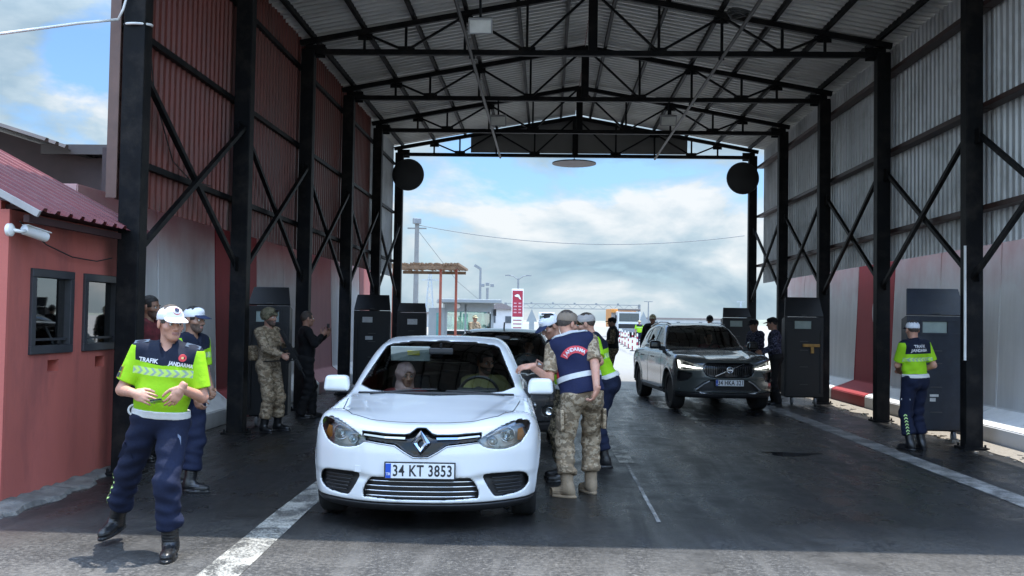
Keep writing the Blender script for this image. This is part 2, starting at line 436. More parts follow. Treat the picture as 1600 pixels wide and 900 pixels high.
def worn_paint(name, col, hole=(.05, .05, .05), lo=.42, hi=.56):
    m, nt, b, out = new_mat(name)
    v = coord(nt, 'World')
    f = mathn(nt, 'ADD', mathn(nt, 'MULTIPLY', noise(nt, v, 3, 6, .7, .5), .6), mathn(nt, 'MULTIPLY', noise(nt, v, 60, 3, .7), .4))
    c = mixc(nt, ramp(nt, f, [(lo, (0, 0, 0)), (hi, (1, 1, 1))]), hole, col)
    nt.links.new(c, b.inputs['Base Color']); b.inputs['Roughness'].default_value = .6
    bump(nt, b, noise(nt, v, 90, 2), .4, .006)
    return m
m_line = worn_paint('worn_white_paint', (.38, .365, .32), (.055, .054, .05), .455, .56)
m_line2 = worn_paint('dusty_line_paint', (.30, .29, .27), (.055, .054, .052), .44, .58)

def wall_paint(name, col, hi_tint, amt=.5):
    """painted concrete: streaked weathering and red overspray at the top edge"""
    m, nt, b, out = new_mat(name)
    v = coord(nt, 'World')
    ms = nd(nt, 'ShaderNodeMapping'); ms.inputs['Scale'].default_value = (3, 3, .35); nt.links.new(v, ms.inputs[0])
    streak = noise(nt, ms.outputs[0], 1.8, 6, .65); f = noise(nt, v, 1.1, 5, .6)
    c = mixc(nt, mathn(nt, 'MULTIPLY', ramp(nt, streak, [(.4, (0, 0, 0)), (.75, (1, 1, 1))]), .4), col, tuple(x * .62 for x in col))
    c = mixc(nt, mathn(nt, 'MULTIPLY', ramp(nt, f, [(.5, (0, 0, 0)), (.75, (1, 1, 1))]), .35), c, tuple(x * .75 for x in col))
    sp = nt.nodes.new('ShaderNodeSeparateXYZ'); nt.links.new(v, sp.inputs[0])
    hz = mathn(nt, 'ADD', sp.outputs['Z'], mathn(nt, 'MULTIPLY', noise(nt, v, 1.6, 4, .6), 1.1))
    c = mixc(nt, mathn(nt, 'MULTIPLY', ramp(nt, mathn(nt, 'MULTIPLY', hz, .25), [(.68, (0, 0, 0)), (.9, (1, 1, 1))]), amt), c, hi_tint)
    low = ramp(nt, mathn(nt, 'ADD', sp.outputs['Z'], mathn(nt, 'MULTIPLY', streak, .35)), [(.17, (1, 1, 1)), (.42, (0, 0, 0))])
    c = mixc(nt, mathn(nt, 'MULTIPLY', low, .5), c, (.12, .11, .10))
    nt.links.new(c, b.inputs['Base Color']); b.inputs['Roughness'].default_value = .7
    bump(nt, b, mathn(nt, 'ADD', noise(nt, v, 25, 4), f), .25, .01)
    return m
m_wwhite = wall_paint('white_painted_concrete', (.74, .745, .74), (.48, .17, .16), .68)
m_wred = wall_paint('red_painted_concrete', (.34, .036, .042), (.36, .03, .045), .5)
m_wpink = wall_paint('faded_red_concrete', (.40, .17, .17), (.36, .05, .06), .6)

# ================================================================== ground
def ground_sheet(name, x0, x1, y0, y1, z, mat, kind='structure', n=1):
    o = obj(name, [(x0, y0, z), (x1, y0, z), (x1, y1, z), (x0, y1, z)], [(0, 1, 2, 3)], mat); tag(o, kind=kind); return o
m_earth = M('dry_ground', (.24, .225, .20), .9, 0, .2, .3, .3, 20, 'World')
ground_sheet('ground', -3000, 3000, -200, 4000, -.012, m_earth)
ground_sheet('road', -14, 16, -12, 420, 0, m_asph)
def strip(name, pts, mat, z=.004):
    """pts: list of (x_left, x_right, y)"""
    V = []; F = []
    for a, b_, y in pts: V += [(a, y, z), (b_, y, z)]
    for i in range(len(pts) - 1): F.append((2 * i, 2 * i + 1, 2 * i + 3, 2 * i + 2))
    return tag(obj(name, V, F, mat), kind='structure')
strip('road_marking', [(-2.16, -1.88, 1), (-2.19, -1.92, 6.05), (-2.26, -2.0, 8.1), (-2.32, -2.07, 12), (-2.35, -2.12, 26)], m_line)
strip('road_marking', [(4.38, 4.66, 3), (4.40, 4.68, 10), (4.36, 4.66, 14), (4.32, 4.6, 19), (4.3, 4.56, 24), (4.2, 4.5, 60)], m_line2)
strip('road_marking', [(.87, 1.05, 11.3), (.83, 1.0, 13.9)], m_line)
strip('road_marking', [(.93, .965, 8.0), (.93, .97, 11.25)], m_line2)
strip('road_marking', [(.83, 1.0, 17.5), (.81, .98, 20.3)], m_line)
strip('road_marking', [(-5.6, -5.4, 30), (-5.6, -5.4, 120)], m_line)
strip('road_marking', [(9.6, 9.8, 30), (10.6, 10.8, 120)], m_line)
# standing water in the pothole
pw = []; 
for k in range(28):
    a = 2 * math.pi * k / 28; r = 1 + .22 * math.sin(3 * a + 1) + .12 * math.sin(5 * a)
    pw.append((3.13 + .34 * r * math.cos(a), 12.4 + .17 * r * math.sin(a) + .05 * math.cos(a * 2), .004))
m_water = M('puddle_water', (.012, .012, .013), .03, 0, .1, 3, rvar=.01)
tag(obj('puddle_water', pw, [tuple(range(28))], m_water), kind='structure')
# rough concrete gutter edge beside the kiosk
random.seed(3)
V = []; F = []; xs_e = []
for k in range(60):
    y = 6.2 + k * .075
    e = -4.30 + .03 * math.sin(k * .7) + random.uniform(-.03, .03) - max(0, y - 8.9) * .17 + max(0, 8.0 - y) * -.06
    hz = .03 + random.uniform(-.012, .012)
    V += [(e, y, -.01), (e - .03, y, hz), (-4.60, y, hz + .02), (-4.60, y, -.01)]
for k in range(59):
    for j in range(3): F.append((4 * k + j, 4 * k + j + 1, 4 * k + 5 + j, 4 * k + 4 + j))
m_conc = M('rough_concrete', (.13, .122, .11), .85, 0, .3, 9, .6, 45, dirt=(.05, .046, .042), dirt_amt=.7, dirt_scale=4)
tag(obj('kerb_strip', V, F, m_conc), kind='structure')
# crumbs of mortar and grit along the foot of the right barrier wall
mb = MB(); random.seed(11)
for k in range(420):
    y = random.uniform(9.5, 23); x = 5.98 + random.gauss(0, .11); r = random.uniform(.006, .022) * (1 if random.random() < .9 else 2)
    if x > 6.16: continue
    mb.box((x, y, r * .5), (r * 2, r * 2 * random.uniform(.6, 1.4), r), random.uniform(0, 3))
V = []; F = []
for k in range(70):
    y = 9 + k * .22
    V += [(5.86 + random.uniform(-.06, .06), y, .006), (6.18, y, .05)]
for k in range(69): F.append((2 * k, 2 * k + 1, 2 * k + 3, 2 * k + 2))
mb.add(V, F)
tag(mb.build('gravel', M('mortar_grit', (.24, .215, .18), .9, 0, .3, 40, .5, 60)), kind='stuff')

# ================================================================== the steel hall
XL, XR, Y1, BAY = -4.305, 5.778, 13.295, 3.521
RX = (XL + XR) / 2; HALF = (XR - XL) / 2
def YC(k): return Y1 + BAY * (k - 1)
ZB = 6.36                                        # bottom chord
def ztop(x): return 7.47 - .183 * abs(x - RX)    # top chord centre
def zroof(x): return 7.645 - .183 * abs(x - RX)
hall = empty('gate_hall', (RX, 9.3, 0), 0, 'long open steel hall over the road with red sheeting inside its left wall', 'building')
def hp(mb_, name, mat, **kw):
    o = mb_.build(name, mat, None, **kw); o.data.transform(Matrix.Translation((-RX, -9.3, 0))); o.parent = hall; return o
def hsheet(o):
    o.data.transform(Matrix.Translation((-RX, -9.3, 0))); o.parent = hall; return o
for k in range(6):
    for x, s in ((XL, -1), (XR, 1)):
        mb = MB()
        # rolled H section: flanges face up and down the hall's length, web between
        mb.box((x, YC(k), 3.19), (.23, .2, 6.38), None, .012)
        mb.box((x, YC(k), .015), (.34, .32, .03)); 
        for a in (-.13, .13):
            for b in (-.12, .12): mb.tube([(x + a, YC(k) + b, .02), (x + a, YC(k) + b, .07)], .014, 6)
        for z in (4.24, 2.36):
            for q in ((-1, 1) if k else (1,)): mb.box((x, YC(k) + q * .17, z), (.012, .16, .2))
        hp(mb, 'column', m_steel)
    if k == 0: pass
    Y = YC(k); mb = MB()
    mb.bar((XL - .12, Y, ZB), (XR + .12, Y, ZB), .10, .095, ch=.006)
    for s in (-1, 1):
        mb.bar((RX, Y, ztop(RX)), (RX + s * (HALF + .16), Y, ztop(RX + HALF + .16)), .09, .10, ch=.006)
    offs = [1.16, 2.26, 3.31, 4.05]
    for s in (-1, 1):
        for o in (1.16, 3.31): mb.box((RX + s * o, Y + .058, ZB + .05), (.30, .012, .16))
        for o in (2.26, 4.05): mb.box((RX + s * o, Y + .056, ztop(RX + s * o) - .06), (.26, .012, .15))
        mb.box((RX + s * (HALF - .1), Y + .060, ZB + .03), (.36, .014, .24))
    tr = hp(mb, 'truss', m_steel)
    kp = MB(); kp.box((RX, Y, (ZB + ztop(RX)) / 2 + .02), (.16, .14, ztop(RX) - ZB), None, .006); kp = kp.build('king_post', m_steel, tr); kp.data.transform(Matrix.Translation((-RX, -9.3, 0)))
    for s in (-1, 1):
        def pt(o, top): return (RX + s * o, Y + .005, ztop(RX + s * o) - .03 if top else ZB + .03)
        for o in offs:
            b = MB().bar(pt(o, 0), pt(o, 1), .045); b = b.build('web_post', m_steel, tr); b.data.transform(Matrix.Translation((-RX, -9.3, 0)))
        for a, ta, c, tb in ((.05, 1, 1.16, 0), (1.16, 0, 2.26, 1), (2.26, 1, 3.31, 0), (3.31, 0, 4.05, 1)):
            b = MB().bar(pt(a, ta), pt(c, tb), .042); b = b.build('web_diagonal', m_steel, tr); b.data.transform(Matrix.Translation((-RX, -9.3, 0)))
YF, YE = 8.12, 27.62
for s in (-1, 1):
    for o in (.42, 1.33, 2.25, 3.17, 4.07, 4.98):
        x = RX + s * o
        hp(MB().box((x, (YF + YE) / 2, ztop(x) + .1), (.06, YE - YF, .1)), 'purlin', m_steel)
    # roof slope: ribs run down the slope
    ux = Vector((s * 1, 0, -.183)).normalized()
    L = (HALF + .42) / ux.x * s
    o = sheet('roof_sheet', (RX + s * .012, YF if s < 0 else YE, zroof(RX)), ux, (0, 1 if s < 0 else -1, 0), L, YE - YF, .20, .045, m_roof)
    hsheet(o)
cap = MB(); cap.prism([(-.25, -.03), (0, .02), (.25, -.03), (.25, -.05), (0, 0), (-.25, -.05)], YE - YF, frame((RX, YF, zroof(RX) + .09), (-1, 0, 0), (0, 0, 1)))
hp(cap, 'ridge_cap', m_maroon)
WY0, WY1 = 9.72, 27.5
for side, x, s in (('l', XL - .21, -1), ('r', XR + .36, 1)):
    for k in range(6):
        y0 = max(WY0, YC(k - 1) if k else WY0); 
    for k in range(5):
        y0, y1 = YC(k), YC(k + 1)
        if k == 0: y0 = WY0
        if k == 4: y1 = WY1
        # right side: one more bay towards the road's near end is never in view
        mt = (m_maroon if k < 4 else m_galv) if s < 0 else m_galv
        ztp = zroof(x) - .02
        zb = 2.84 if s < 0 else 2.80
        o = sheet('wall_sheet', (x, y1 if s < 0 else y0, zb), (0, 0, 1), (0, -1 if s < 0 else 1, 0), ztp - zb, y1 - y0, .165, .03 if True else 0, mt)
        hsheet(o)
        for z in (3.28, 4.68, 6.08):
            hp(MB().box((XL - .155 if s < 0 else XR + .215, (YC(k) + YC(k + 1)) / 2, z), (.07 if s < 0 else .17, BAY - .02, .07)), 'girt', m_steel if s < 0 else m_rust)
        ya, yb = YC(k) + .1, YC(k + 1) - .1
        xx = x * 0 + (XL if s < 0 else XR)
        hp(MB().bar((xx - .02, ya, 4.28), (xx - .02, yb, 2.32), .06, .06), 'brace', m_steel)
        hp(MB().bar((xx + .045, ya, 2.34), (xx + .045, yb, 4.28), .06, .06), 'brace', m_steel)
# end flashing of the left wall
mb = MB(); mb.box((XL - .2, 9.70, 4.7), (.11, .03, 3.72)); hp(mb, 'wall_flashing', M('brown_flashing', (.13, .075, .06), .5))
# board under the far gable
pts = [(-2.27, 6.46), (3.95, 6.46), (3.95, 6.98), (RX, 7.55), (-2.27, 6.98)]
mb = MB(); mb.prism(pts, .04, frame((0, 27.56, 0), (1, 0, 0), (0, 0, 1)))
hp(mb, 'gable_board', M('grey_board', (.20, .20, .195), .7, 0, .15, 1))
# things mounted in the hall
def flood(x, y, z, label, ry=0):
    e = empty('flood_light', (x, y, z), 0, label, 'lamp', 'flood lights under the hall roof')
    MB().box((0, 0, 0), (.34, .1, .22), None, .012).build('housing', M('grey_cast_metal', (.3, .3, .3), .5), e)
    o = MB().box((0, -.055, -.0), (.29, .012, .17)).build('glass_front', M('pale_lamp_glass', (.62, .62, .58), .3), e)
    MB().bar((0, .05, .1), (0, .06, .4), .035).build('bracket', m_steel, e)
    e.rotation_euler = (R(28), 0, 0)
flood(-.99, 13.3, 5.76, 'pale flood light highest under the roof, on the left')
flood(-1.08, 20.0, 5.83, 'small flood light above the distant booth, under the second truss')
flood(2.47, 20.0, 5.86, 'small flood light under the right half of the roof')
for x, lab in ((-1.4, 'pale conduit running down the hall under the roof, left of the ridge'), (3.0, 'pale conduit running down the hall under the roof, right of the ridge')):
    e = empty('conduit', (x, 12, 6.3), 0, lab, 'conduit')
    MB().tube([(0, 0, 0), (0, 15.3, -.02)], .03, 8).build('pipe', M('grey_conduit', (.05, .05, .048), .6), e)
    for k in (1, 2, 3, 4): MB().box((0, YC(k) + .06 - 12, .02), (.1, .04, .09)).build('clamp', m_steel, e)
mb = MB()
for k in range(3): mb.tube([(.12 * math.cos(a) * (1 + .2 * k), .12 * math.sin(a), .03 * k + .02 * math.sin(a * 2)) for a in [i * .5 for i in range(14)]], .018, 6)
o = mb.build('cable_coil', M('grey_conduit'), None, smooth=True); o.location = (2.85, 14.6, 6.34)
tag(o, 'coil of grey cable hung beside the right conduit under the roof', 'cable')
e = empty('hanging_lamp', (.68, 26.1, 5.95), 0, 'long flat lamp hanging under the far end of the roof', 'lamp')
MB().lathe([(.04, .1), (.2, .06), (.6, .0), (.6, -.03)], (0, 0, 0), n=28).build('shade', M('dull_red_shade', (.05, .025, .022), .5), e)
MB().tube([(0, 0, .1), (0, 0, .42)], .012, 6).build('rod', m_steel, e)
for x, s, lab in ((-4.02, 1, 'round dark disc on the far left column'), (5.46, -1, 'round dark disc on the far right column')):
    e = empty('round_mirror', (x, 27.14, 5.74), 0, 'round black-backed traffic mirror on the far ' + ('left' if s > 0 else 'right') + ' column', 'mirror')
    mb = MB().lathe([(.0, -.07), (.3, -.05), (.45, 0), (.46, .025), (.44, .03), (0, .03)], (0, 0, 0), (0, 1, 0), 32); mb.build('disc', m_bull, e, angle=40)
    MB().bar((0, .03, 0), (-.26 * s, .1, 0), .05).build('bracket', m_steel, e)

# ================================================================== concrete barrier blocks
def tblock(y0, y1, s, mat, label, crescent=None):
    """inverted T wall element; s=+1 right side (faces -x), -1 left"""
    if s > 0: prof = [(6.20, 0), (6.20, .27), (6.25, .30), (6.70, .46), (6.80, 3.06), (6.98, 3.06), (7.08, .46), (7.5, .3), (7.5, 0)]
    else: prof = [(-4.83, 0), (-4.83, .24), (-4.87, .27), (-5.14, .47), (-5.22, 3.08), (-5.40, 3.08), (-5.5, .46), (-5.9, .3), (-5.9, 0)]
    g = .012; L = y1 - y0 - 2 * g
    bm = bmesh.new(); mt = frame((0, y1 - g, 0), (1, 0, 0), (0, 0, 1)) if True else None
    mbt = MB().prism(prof, L, mt)
    vs_ = [bm.verts.new(v) for v in mbt.v]
    for f in mbt.f: bm.faces.new([vs_[i] for i in f])
    bmesh.ops.bevel(bm, geom=[e for e in bm.edges], offset=.012, segments=2, affect='EDGES')
    me = bpy.data.meshes.new('barrier_block'); bm.to_mesh(me); bm.free(); me.materials.append(mat)
    xb = prof[0][0]; me.transform(Matrix.Translation((-xb, -(y0 + y1) / 2, 0)))
    o = bpy.data.objects.new('barrier_block', me); COL.objects.link(o); o.location = (xb, (y0 + y1) / 2, 0)
    tag(o, label, 'barrier', 'concrete barrier blocks along the hall walls')
    lo = MB()
    for yy in (-.5, .5):   # lifting sleeve
        x = (6.745 if s > 0 else -5.18) - xb
    if crescent:
        yc, zc, r = crescent; pts = []
        for k in range(25):
            a = R(48 + 264 * k / 24); pts.append((r * math.cos(a), r * math.sin(a)))
        for k in range(25):
            a = R(312 - 264 * k / 24 + (0)); pts.append((.24 * r + .8 * r * math.cos(a), .8 * r * math.sin(a)))
        # the face leans back a little: lay the crescent on it
        zf = lambda z: (6.70 + (z - .46) * .1 / 2.6 if s > 0 else -5.14 - (z - .46) * .08 / 2.6)
        d = (.1 if s > 0 else -.08) / 2.6
        mtc = frame((zf(zc) - xb - s * .004, yc - (y0 + y1) / 2, zc), (0, -1, 0) if s > 0 else (0, 1, 0), (d, 0, 1))
        n = 25; V = [mtc @ Vector((x, y, .003)) for x, y in pts]
        F = [(i, i + 1, 2 * n - 2 - i, 2 * n - 1 - i) for i in range(n - 1)]
        obj('painted_crescent', V, F, M('crescent_paint', (.52, .48, .48), .6, 0, .1, 8), o)
    return o
OR = ['nearest', 'second', 'third', 'fourth', 'fifth', 'sixth', 'seventh', 'eighth', 'ninth']
yj = [8.0, 10.2, 12.4, 14.6, 16.8, 19.0, 21.2, 23.4, 25.6, 27.8]
rl = [None, 'nearest white concrete barrier block of the right wall, cut off by the picture edge', 'white concrete barrier block right of the front right column', 'grey-white concrete barrier block behind the navy armoured shield',
      'white concrete barrier block between the traffic officer and the red block', 'bright red concrete barrier block with a white crescent, right wall', 'white concrete barrier block just beyond the red one, right wall',
      'white concrete barrier block behind the parked shield with the yellow bracket', 'pale concrete barrier block second from the far end, right wall', 'pale concrete barrier block at the far end of the right wall']
for i in range(9):
    red = i == 5
    tblock(yj[i], yj[i + 1], 1, m_wred if red else m_wwhite, rl[i] or rl[1], (19.85, 1.95, .36) if red else None)
lj = [(10.4, 12.6, m_wwhite, 'white concrete barrier block seen left of the walking officer, left wall'), (12.6, 14.83, m_wwhite, 'tall white concrete barrier block behind the two traffic officers'),
      (14.83, 17.0, m_wred, 'dark red concrete barrier block with a white crescent, left wall'), (17.0, 18.7, m_wwhite, 'white concrete barrier block behind the helmeted soldier'),
      (18.7, 20.4, m_wwhite, 'white concrete barrier block behind the man in black'), (20.4, 22.9, m_wpink, 'faded pinkish red concrete barrier block, left wall'),
      (22.9, 24.6, m_wwhite, 'white concrete barrier block behind the third left column'), (24.6, 26.4, m_wwhite, 'white concrete barrier block beside the fourth left column'), (26.4, 28.4, m_wpink, 'pinkish concrete barrier block at the far end of the left wall')]
for a, b, mt, lab in lj: tblock(a, b, -1, mt, lab, (16.15, 1.95, .44) if mt is m_wred else None)

# ================================================================== red kiosk on the left
m_kiosk = M('kiosk_plaster', (.43, .115, .09), .7, 0, .14, .9, .3, 30, 'World', dirt=(.22, .07, .065), dirt_amt=.65, dirt_scale=1.6, stretch=(1.6, 1.6, .45))
m_kiosk2 = M('kiosk_plaster_front', (.47, .12, .095), .6, 0, .06, 1.1, .2, 30, 'World')
KX0, KXW, KY0, KY1 = -7.6, -4.58, 8.0, 10.2
ks = empty('guard_kiosk', (-6, 9.4, 0), 0, 'red plastered guard kiosk with two dark-framed windows', 'building')
KM = Matrix.Translation((6, -9.4, 0))
def kp_(mb, name, mat, parent=None, **kw):
    o = mb.build(name, mat, None, **kw); o.data.transform(KM); o.parent = parent or ks; return o
wins = [(8.34, 9.10), (9.31, 10.07)]; WZ0, WZ1 = 1.27, 2.04
mb = MB()
ye = [KY0] + [y for w_ in wins for y in w_] + [KY1]
T = .14
for i in range(0, len(ye) - 1, 2): mb.box((KXW - T / 2, (ye[i] + ye[i + 1]) / 2, 1.26), (T, ye[i + 1] - ye[i], 2.52))
for a, b in wins:
    mb.box((KXW - T / 2, (a + b) / 2, (WZ1 + 2.52) / 2), (T, b - a, 2.52 - WZ1))
    c = (a + b) / 2 + (.06 if a < 9 else .02)
    # cash slot under each window
    mb.box((KXW - T / 2, (a + b) / 2, .55), (T, b - a, 1.1)); mb.box((KXW - T / 2, (a + c - .1) / 2, (1.1 + WZ0) / 2), (T, c - .1 - a, WZ0 - 1.1))
    mb.box((KXW - T / 2, (b + c + .1) / 2, (1.1 + WZ0) / 2), (T, b - c - .1, WZ0 - 1.1)); mb.box((KXW - T / 2, c, (1.21 + WZ0) / 2), (T, .2, WZ0 - 1.21))
    mb.box((KXW - T + .02, c, 1.155), (.02, .2, .11))
kp_(mb, 'side_wall', m_kiosk)
mb = MB(); mb.box(((KX0 + KXW - T) / 2 + .03, KY0 + .07 - .015, 1.3), (KXW - T - KX0 + .06, T, 2.6)); mb.box((KXW - .055, KY0 - .02, 1.26), (.13, .036, 2.52)); kp_(mb, 'front_wall', m_kiosk2)
mb = MB(); mb.box(((KX0 + KXW) / 2, KY1 - .07, 1.3), (KXW - KX0 - .3, T, 2.5)); mb.box((KX0 + .07, 9.08, 1.3), (T, 1.9, 2.5)); kp_(mb, 'rear_wall', m_kiosk)
mb = MB(); mb.box(((KX0 + KXW) / 2 - .1, 9.1, .02), (2.6, 1.85, .04)); kp_(mb, 'floor_slab', m_conc)
m_fr = M('dark_window_frame', (.035, .037, .042), .45, 0, .2, 10)
for a, b in wins:
    mb = MB(); f = .075; x = KXW + .012
    mb.box((x - .04, (a + b) / 2, WZ1 - f / 2), (.11, b - a, f), None, .006); mb.box((x - .04, (a + b) / 2, WZ0 + f / 2), (.11, b - a, f), None, .006)
    mb.box((x - .04, a + f / 2, (WZ0 + WZ1) / 2), (.108, f, WZ1 - WZ0 - 2 * f), None, .004); mb.box((x - .04, b - f / 2, (WZ0 + WZ1) / 2), (.108, f, WZ1 - WZ0 - 2 * f), None, .004)
    wf = kp_(mb, 'window', m_fr)
    g_ = MB().box((x - .05, (a + b) / 2, (WZ0 + WZ1) / 2), (.006, b - a - .1, WZ1 - WZ0 - .1)).build('pane', glass('kiosk_glass', (.30, .42, .41), .02, .28), wf); g_.data.transform(KM)
    sl = MB().box((x - .03, (a + b) / 2, WZ0 + .13), (.03, b - a - .15, .02)).build('sash_bar', m_fr, wf); sl.data.transform(KM)
# ceiling and the profiled maroon roof
sl = .52; ux = Vector((1, 0, -sl)).normalized()
ey = 2.50; xe = -4.28; xr = -6.4
o = sheet('roof', (xr, 7.86, ey + sl * (xe - xr)), ux, (0, 1, 0), (xe - xr) / ux.x, 2.30, .22, .035, m_mroof); o.data.transform(KM); o.parent = ks
mb = MB(); mb.bar((xr, 7.86, ey + sl * (xe - xr) - .02), (xe + .02, 7.86, ey - .03), .03, .055); kp_(mb, 'barge_board', M('pale_barge', (.34, .32, .31), .5))
mb = MB(); mb.box((xe - .12, 9.02, ey - .06), (.05, 2.2, .06)); mb.box((-5.8, 9.1, 2.55), (2.8, 2.1, .04)); kp_(mb, 'eaves_board', M('dark_eaves', (.05, .02, .02), .8))
mb = MB(); mb.prism([(-7.6, 2.5), (-4.62, 2.5), (xr + .1, 3.42)], .1, frame((0, 8.1, 0), (1, 0, 0), (0, 0, 1))); kp_(mb, 'gable_wall', m_kiosk2)
# security camera on the kiosk wall
e = empty('security_camera', (-4.56, 7.93, 2.34), 0, 'white bullet security camera on the red kiosk wall', 'camera')
MB().lathe([(.055, 0), (.055, .03), (.03, .05)], (0, 0, 0), (1, 0, 0), 20).build('wall_mount', m_white, e, angle=40)
MB().tube([(.04, 0, 0), (.09, .03, -.01), (.11, .08, .0)], .016, 8).build('arm', m_white, e, smooth=True)
cb = MB().lathe([(.02, -.13), (.042, -.12), (.045, .1), (.043, .13), (.0, .13)], (0, 0, 0), (0, 1, 0), 20).build('body', m_white, e, angle=40)
cb.location = (.12, .2, -.01); cb.rotation_euler = (R(-10), 0, R(-16))
mb = MB().lathe([(.0, .131), (.036, .131), (.036, .134), (0, .134)], (0, 0, 0), (0, 1, 0), 20); l_ = mb.build('lens', m_bull, cb)
MB().box((0, .02, .045), (.075, .27, .008), None, .003).build('sun_shield', m_white, cb)
# thin cable sagging along the kiosk eaves
o = MB().tube([(-4.5, 8.0, 2.42), (-4.53, 8.5, 2.26), (-4.54, 9.0, 2.18), (-4.54, 9.5, 2.17), (-4.5, 9.75, 2.22)], .006, 6).build('wall_cable', m_wire_b); tag(o, 'thin dark cable drooping below the kiosk eaves', 'cable')
# shed roof behind the kiosk
sd = empty('shed', (-7, 12.5, 0), 0, 'dark tin shed roof rising behind the red kiosk', 'building')
o = sheet('roof', (-9.6, 11.6, 4.78), Vector((1, 0, -.3)), (0, 1, 0), 3.45, 4.2, .25, .045, M('dark_tin', (.10, .085, .08), .55, .2, .2, 2)); o.data.transform(Matrix.Translation((7, -12.5, 0))); o.parent = sd
mb = MB(); mb.box((-5.95, 14.6, 3.84), (1.5, 4.4, .05)); mb.box((-5.95, 12.38, 3.80), (1.5, .05, .13)); o = mb.build('lean_to_roof', M('dark_tin'), sd); o.data.transform(Matrix.Translation((7, -12.5, 0)))
mb = MB(); mb.prism([(-9.4, 0), (-5.25, 0), (-5.25, 3.78), (-6.2, 3.72), (-9.4, 4.66)], .08, frame((0, 12.7, 0), (1, 0, 0), (0, 0, 1))); mb.box((-7.3, 15.6, 2.0), (4.2, .12, 4.0)); mb.box((-5.75, 13.9, 1.9), (.1, 3.4, 3.8)); o = mb.build('wall', M('dark_shed_wall', (.07, .05, .05), .8), sd); o.data.transform(Matrix.Translation((7, -12.5, 0)))
o = MB().tube([(5.645, 13.19, 1.2), (5.645, 13.19, 2.75)], .018, 8).build('drain_pipe', m_white); tag(o, 'thin pale pipe fixed up the front right column', 'pipe')
# white cable tied round the front left column
mb = MB()
sag = [(-9.5, 8.4, 4.02), (-7.5, 8.7, 4.12), (-5.6, 9.1, 4.33), (-4.75, 9.4, 4.56), (-4.45, 9.62, 4.67)]
mb.tube(sag, .014, 6)
lp = [(XL + .135 * math.cos(a), YC(0) - .0 + .125 * math.sin(a), 4.66 + .02 * math.sin(a)) for a in [R(200 + 20 * k) for k in range(19)]]
mb.tube(lp, .014, 6); mb.tube([(-4.45, 9.62, 4.67), (-4.40, 9.62, 4.78), (-4.36, 9.63, 4.95), (-4.34, 9.64, 5.3)], .012, 6)
tag(mb.build('tied_cable', m_wire_w, None, smooth=True), 'white cable strung from the left and knotted round the front left column', 'cable')
mb = MB().tube([(-4.44, 10.1, 6.4), (-4.45, 10.25, 5.2), (-4.44, 10.55, 4.1), (-4.43, 11.1, 3.45), (-4.43, 11.7, 3.3), (-4.43, 12.4, 3.34)], .007, 6)
mb.tube([(-4.43, 10.0, 3.3), (-4.43, 10.05, 2.95), (-4.42, 10.3, 2.8)], .006, 6)
tag(mb.build('loose_wire', m_wire_b, None, smooth=True), 'thin loose wire hanging down the red sheeting near the front left column', 'cable')
# ================================================================== vehicles
from mathutils.bvhtree import BVHTree
def sample(G, X, Y, Z, P):
    o = []
    for A, c in ((X, 0), (Y, 1), (Z, 2)):
        i = np.clip(np.searchsorted(A, P[:, c]) - 1, 0, len(A) - 2); o.append((i, np.clip((P[:, c] - A[i]) / (A[i + 1] - A[i]), 0, 1)))
    (i, a), (j, b), (k, c) = o; r = 0
    for p in (0, 1):
        for q in (0, 1):
            for s in (0, 1):
                r = r + G[i + p, j + q, k + s] * (a if p else 1 - a) * (b if q else 1 - b) * (c if s else 1 - c)
    return r
def paint(name, col, rough=.16, metal=0.):
    if name in MATS: return MATS[name]
    m = M(name, col, rough, metal, .03, 2, rvar=.03, coat=.7)
    return m
m_blk = M('black_trim', (.014, .014, .015), .45, 0, .15, 20)
m_gloss = M('gloss_black', (.008, .008, .009), .12, 0, .1, 20)
m_inner = M('cabin_lining', (.035, .036, .038), .8, 0, .2, 12)
m_seat = M('seat_cloth', (.03, .031, .034), .85, 0, .25, 30)
m_dash = M('dashboard', (.022, .022, .024), .6, 0, .15, 14)
m_chrome = M('chrome', (.62, .63, .64), .12, 1., .03, 5, rvar=.04)
m_silver = M('silver_plastic', (.42, .43, .44), .25, .6, .06, 8)
m_refl = M('lamp_bowl', (.50, .51, .50), .3, .35, .2, 14)
m_tyre = M('tyre_rubber', (.012, .012, .012), .75, 0, .25, 20, .2, 60)
m_rim = M('alloy_rim', (.28, .29, .30), .3, .8, .1, 9)
m_rimd = M('dark_alloy_rim', (.05, .05, .053), .3, .6, .1, 9)
m_plate = M('plate_white', (.68, .69, .70), .4, 0, .04, 10)
m_plblue = M('plate_blue', (.01, .07, .42), .4, 0, .05, 10)
m_pltext = M('plate_black', (.012, .012, .014), .5)
m_amber = M('amber_lens', (.50, .19, .03), .25, 0, .1, 20)
g_screen = glass('windscreen_glass', (.80, .86, .83), .01, .06)
g_side = glass('tinted_glass', (.50, .54, .54), .01, .10)
g_lamp = glass('lamp_lens', (.86, .88, .88), .02, .10)

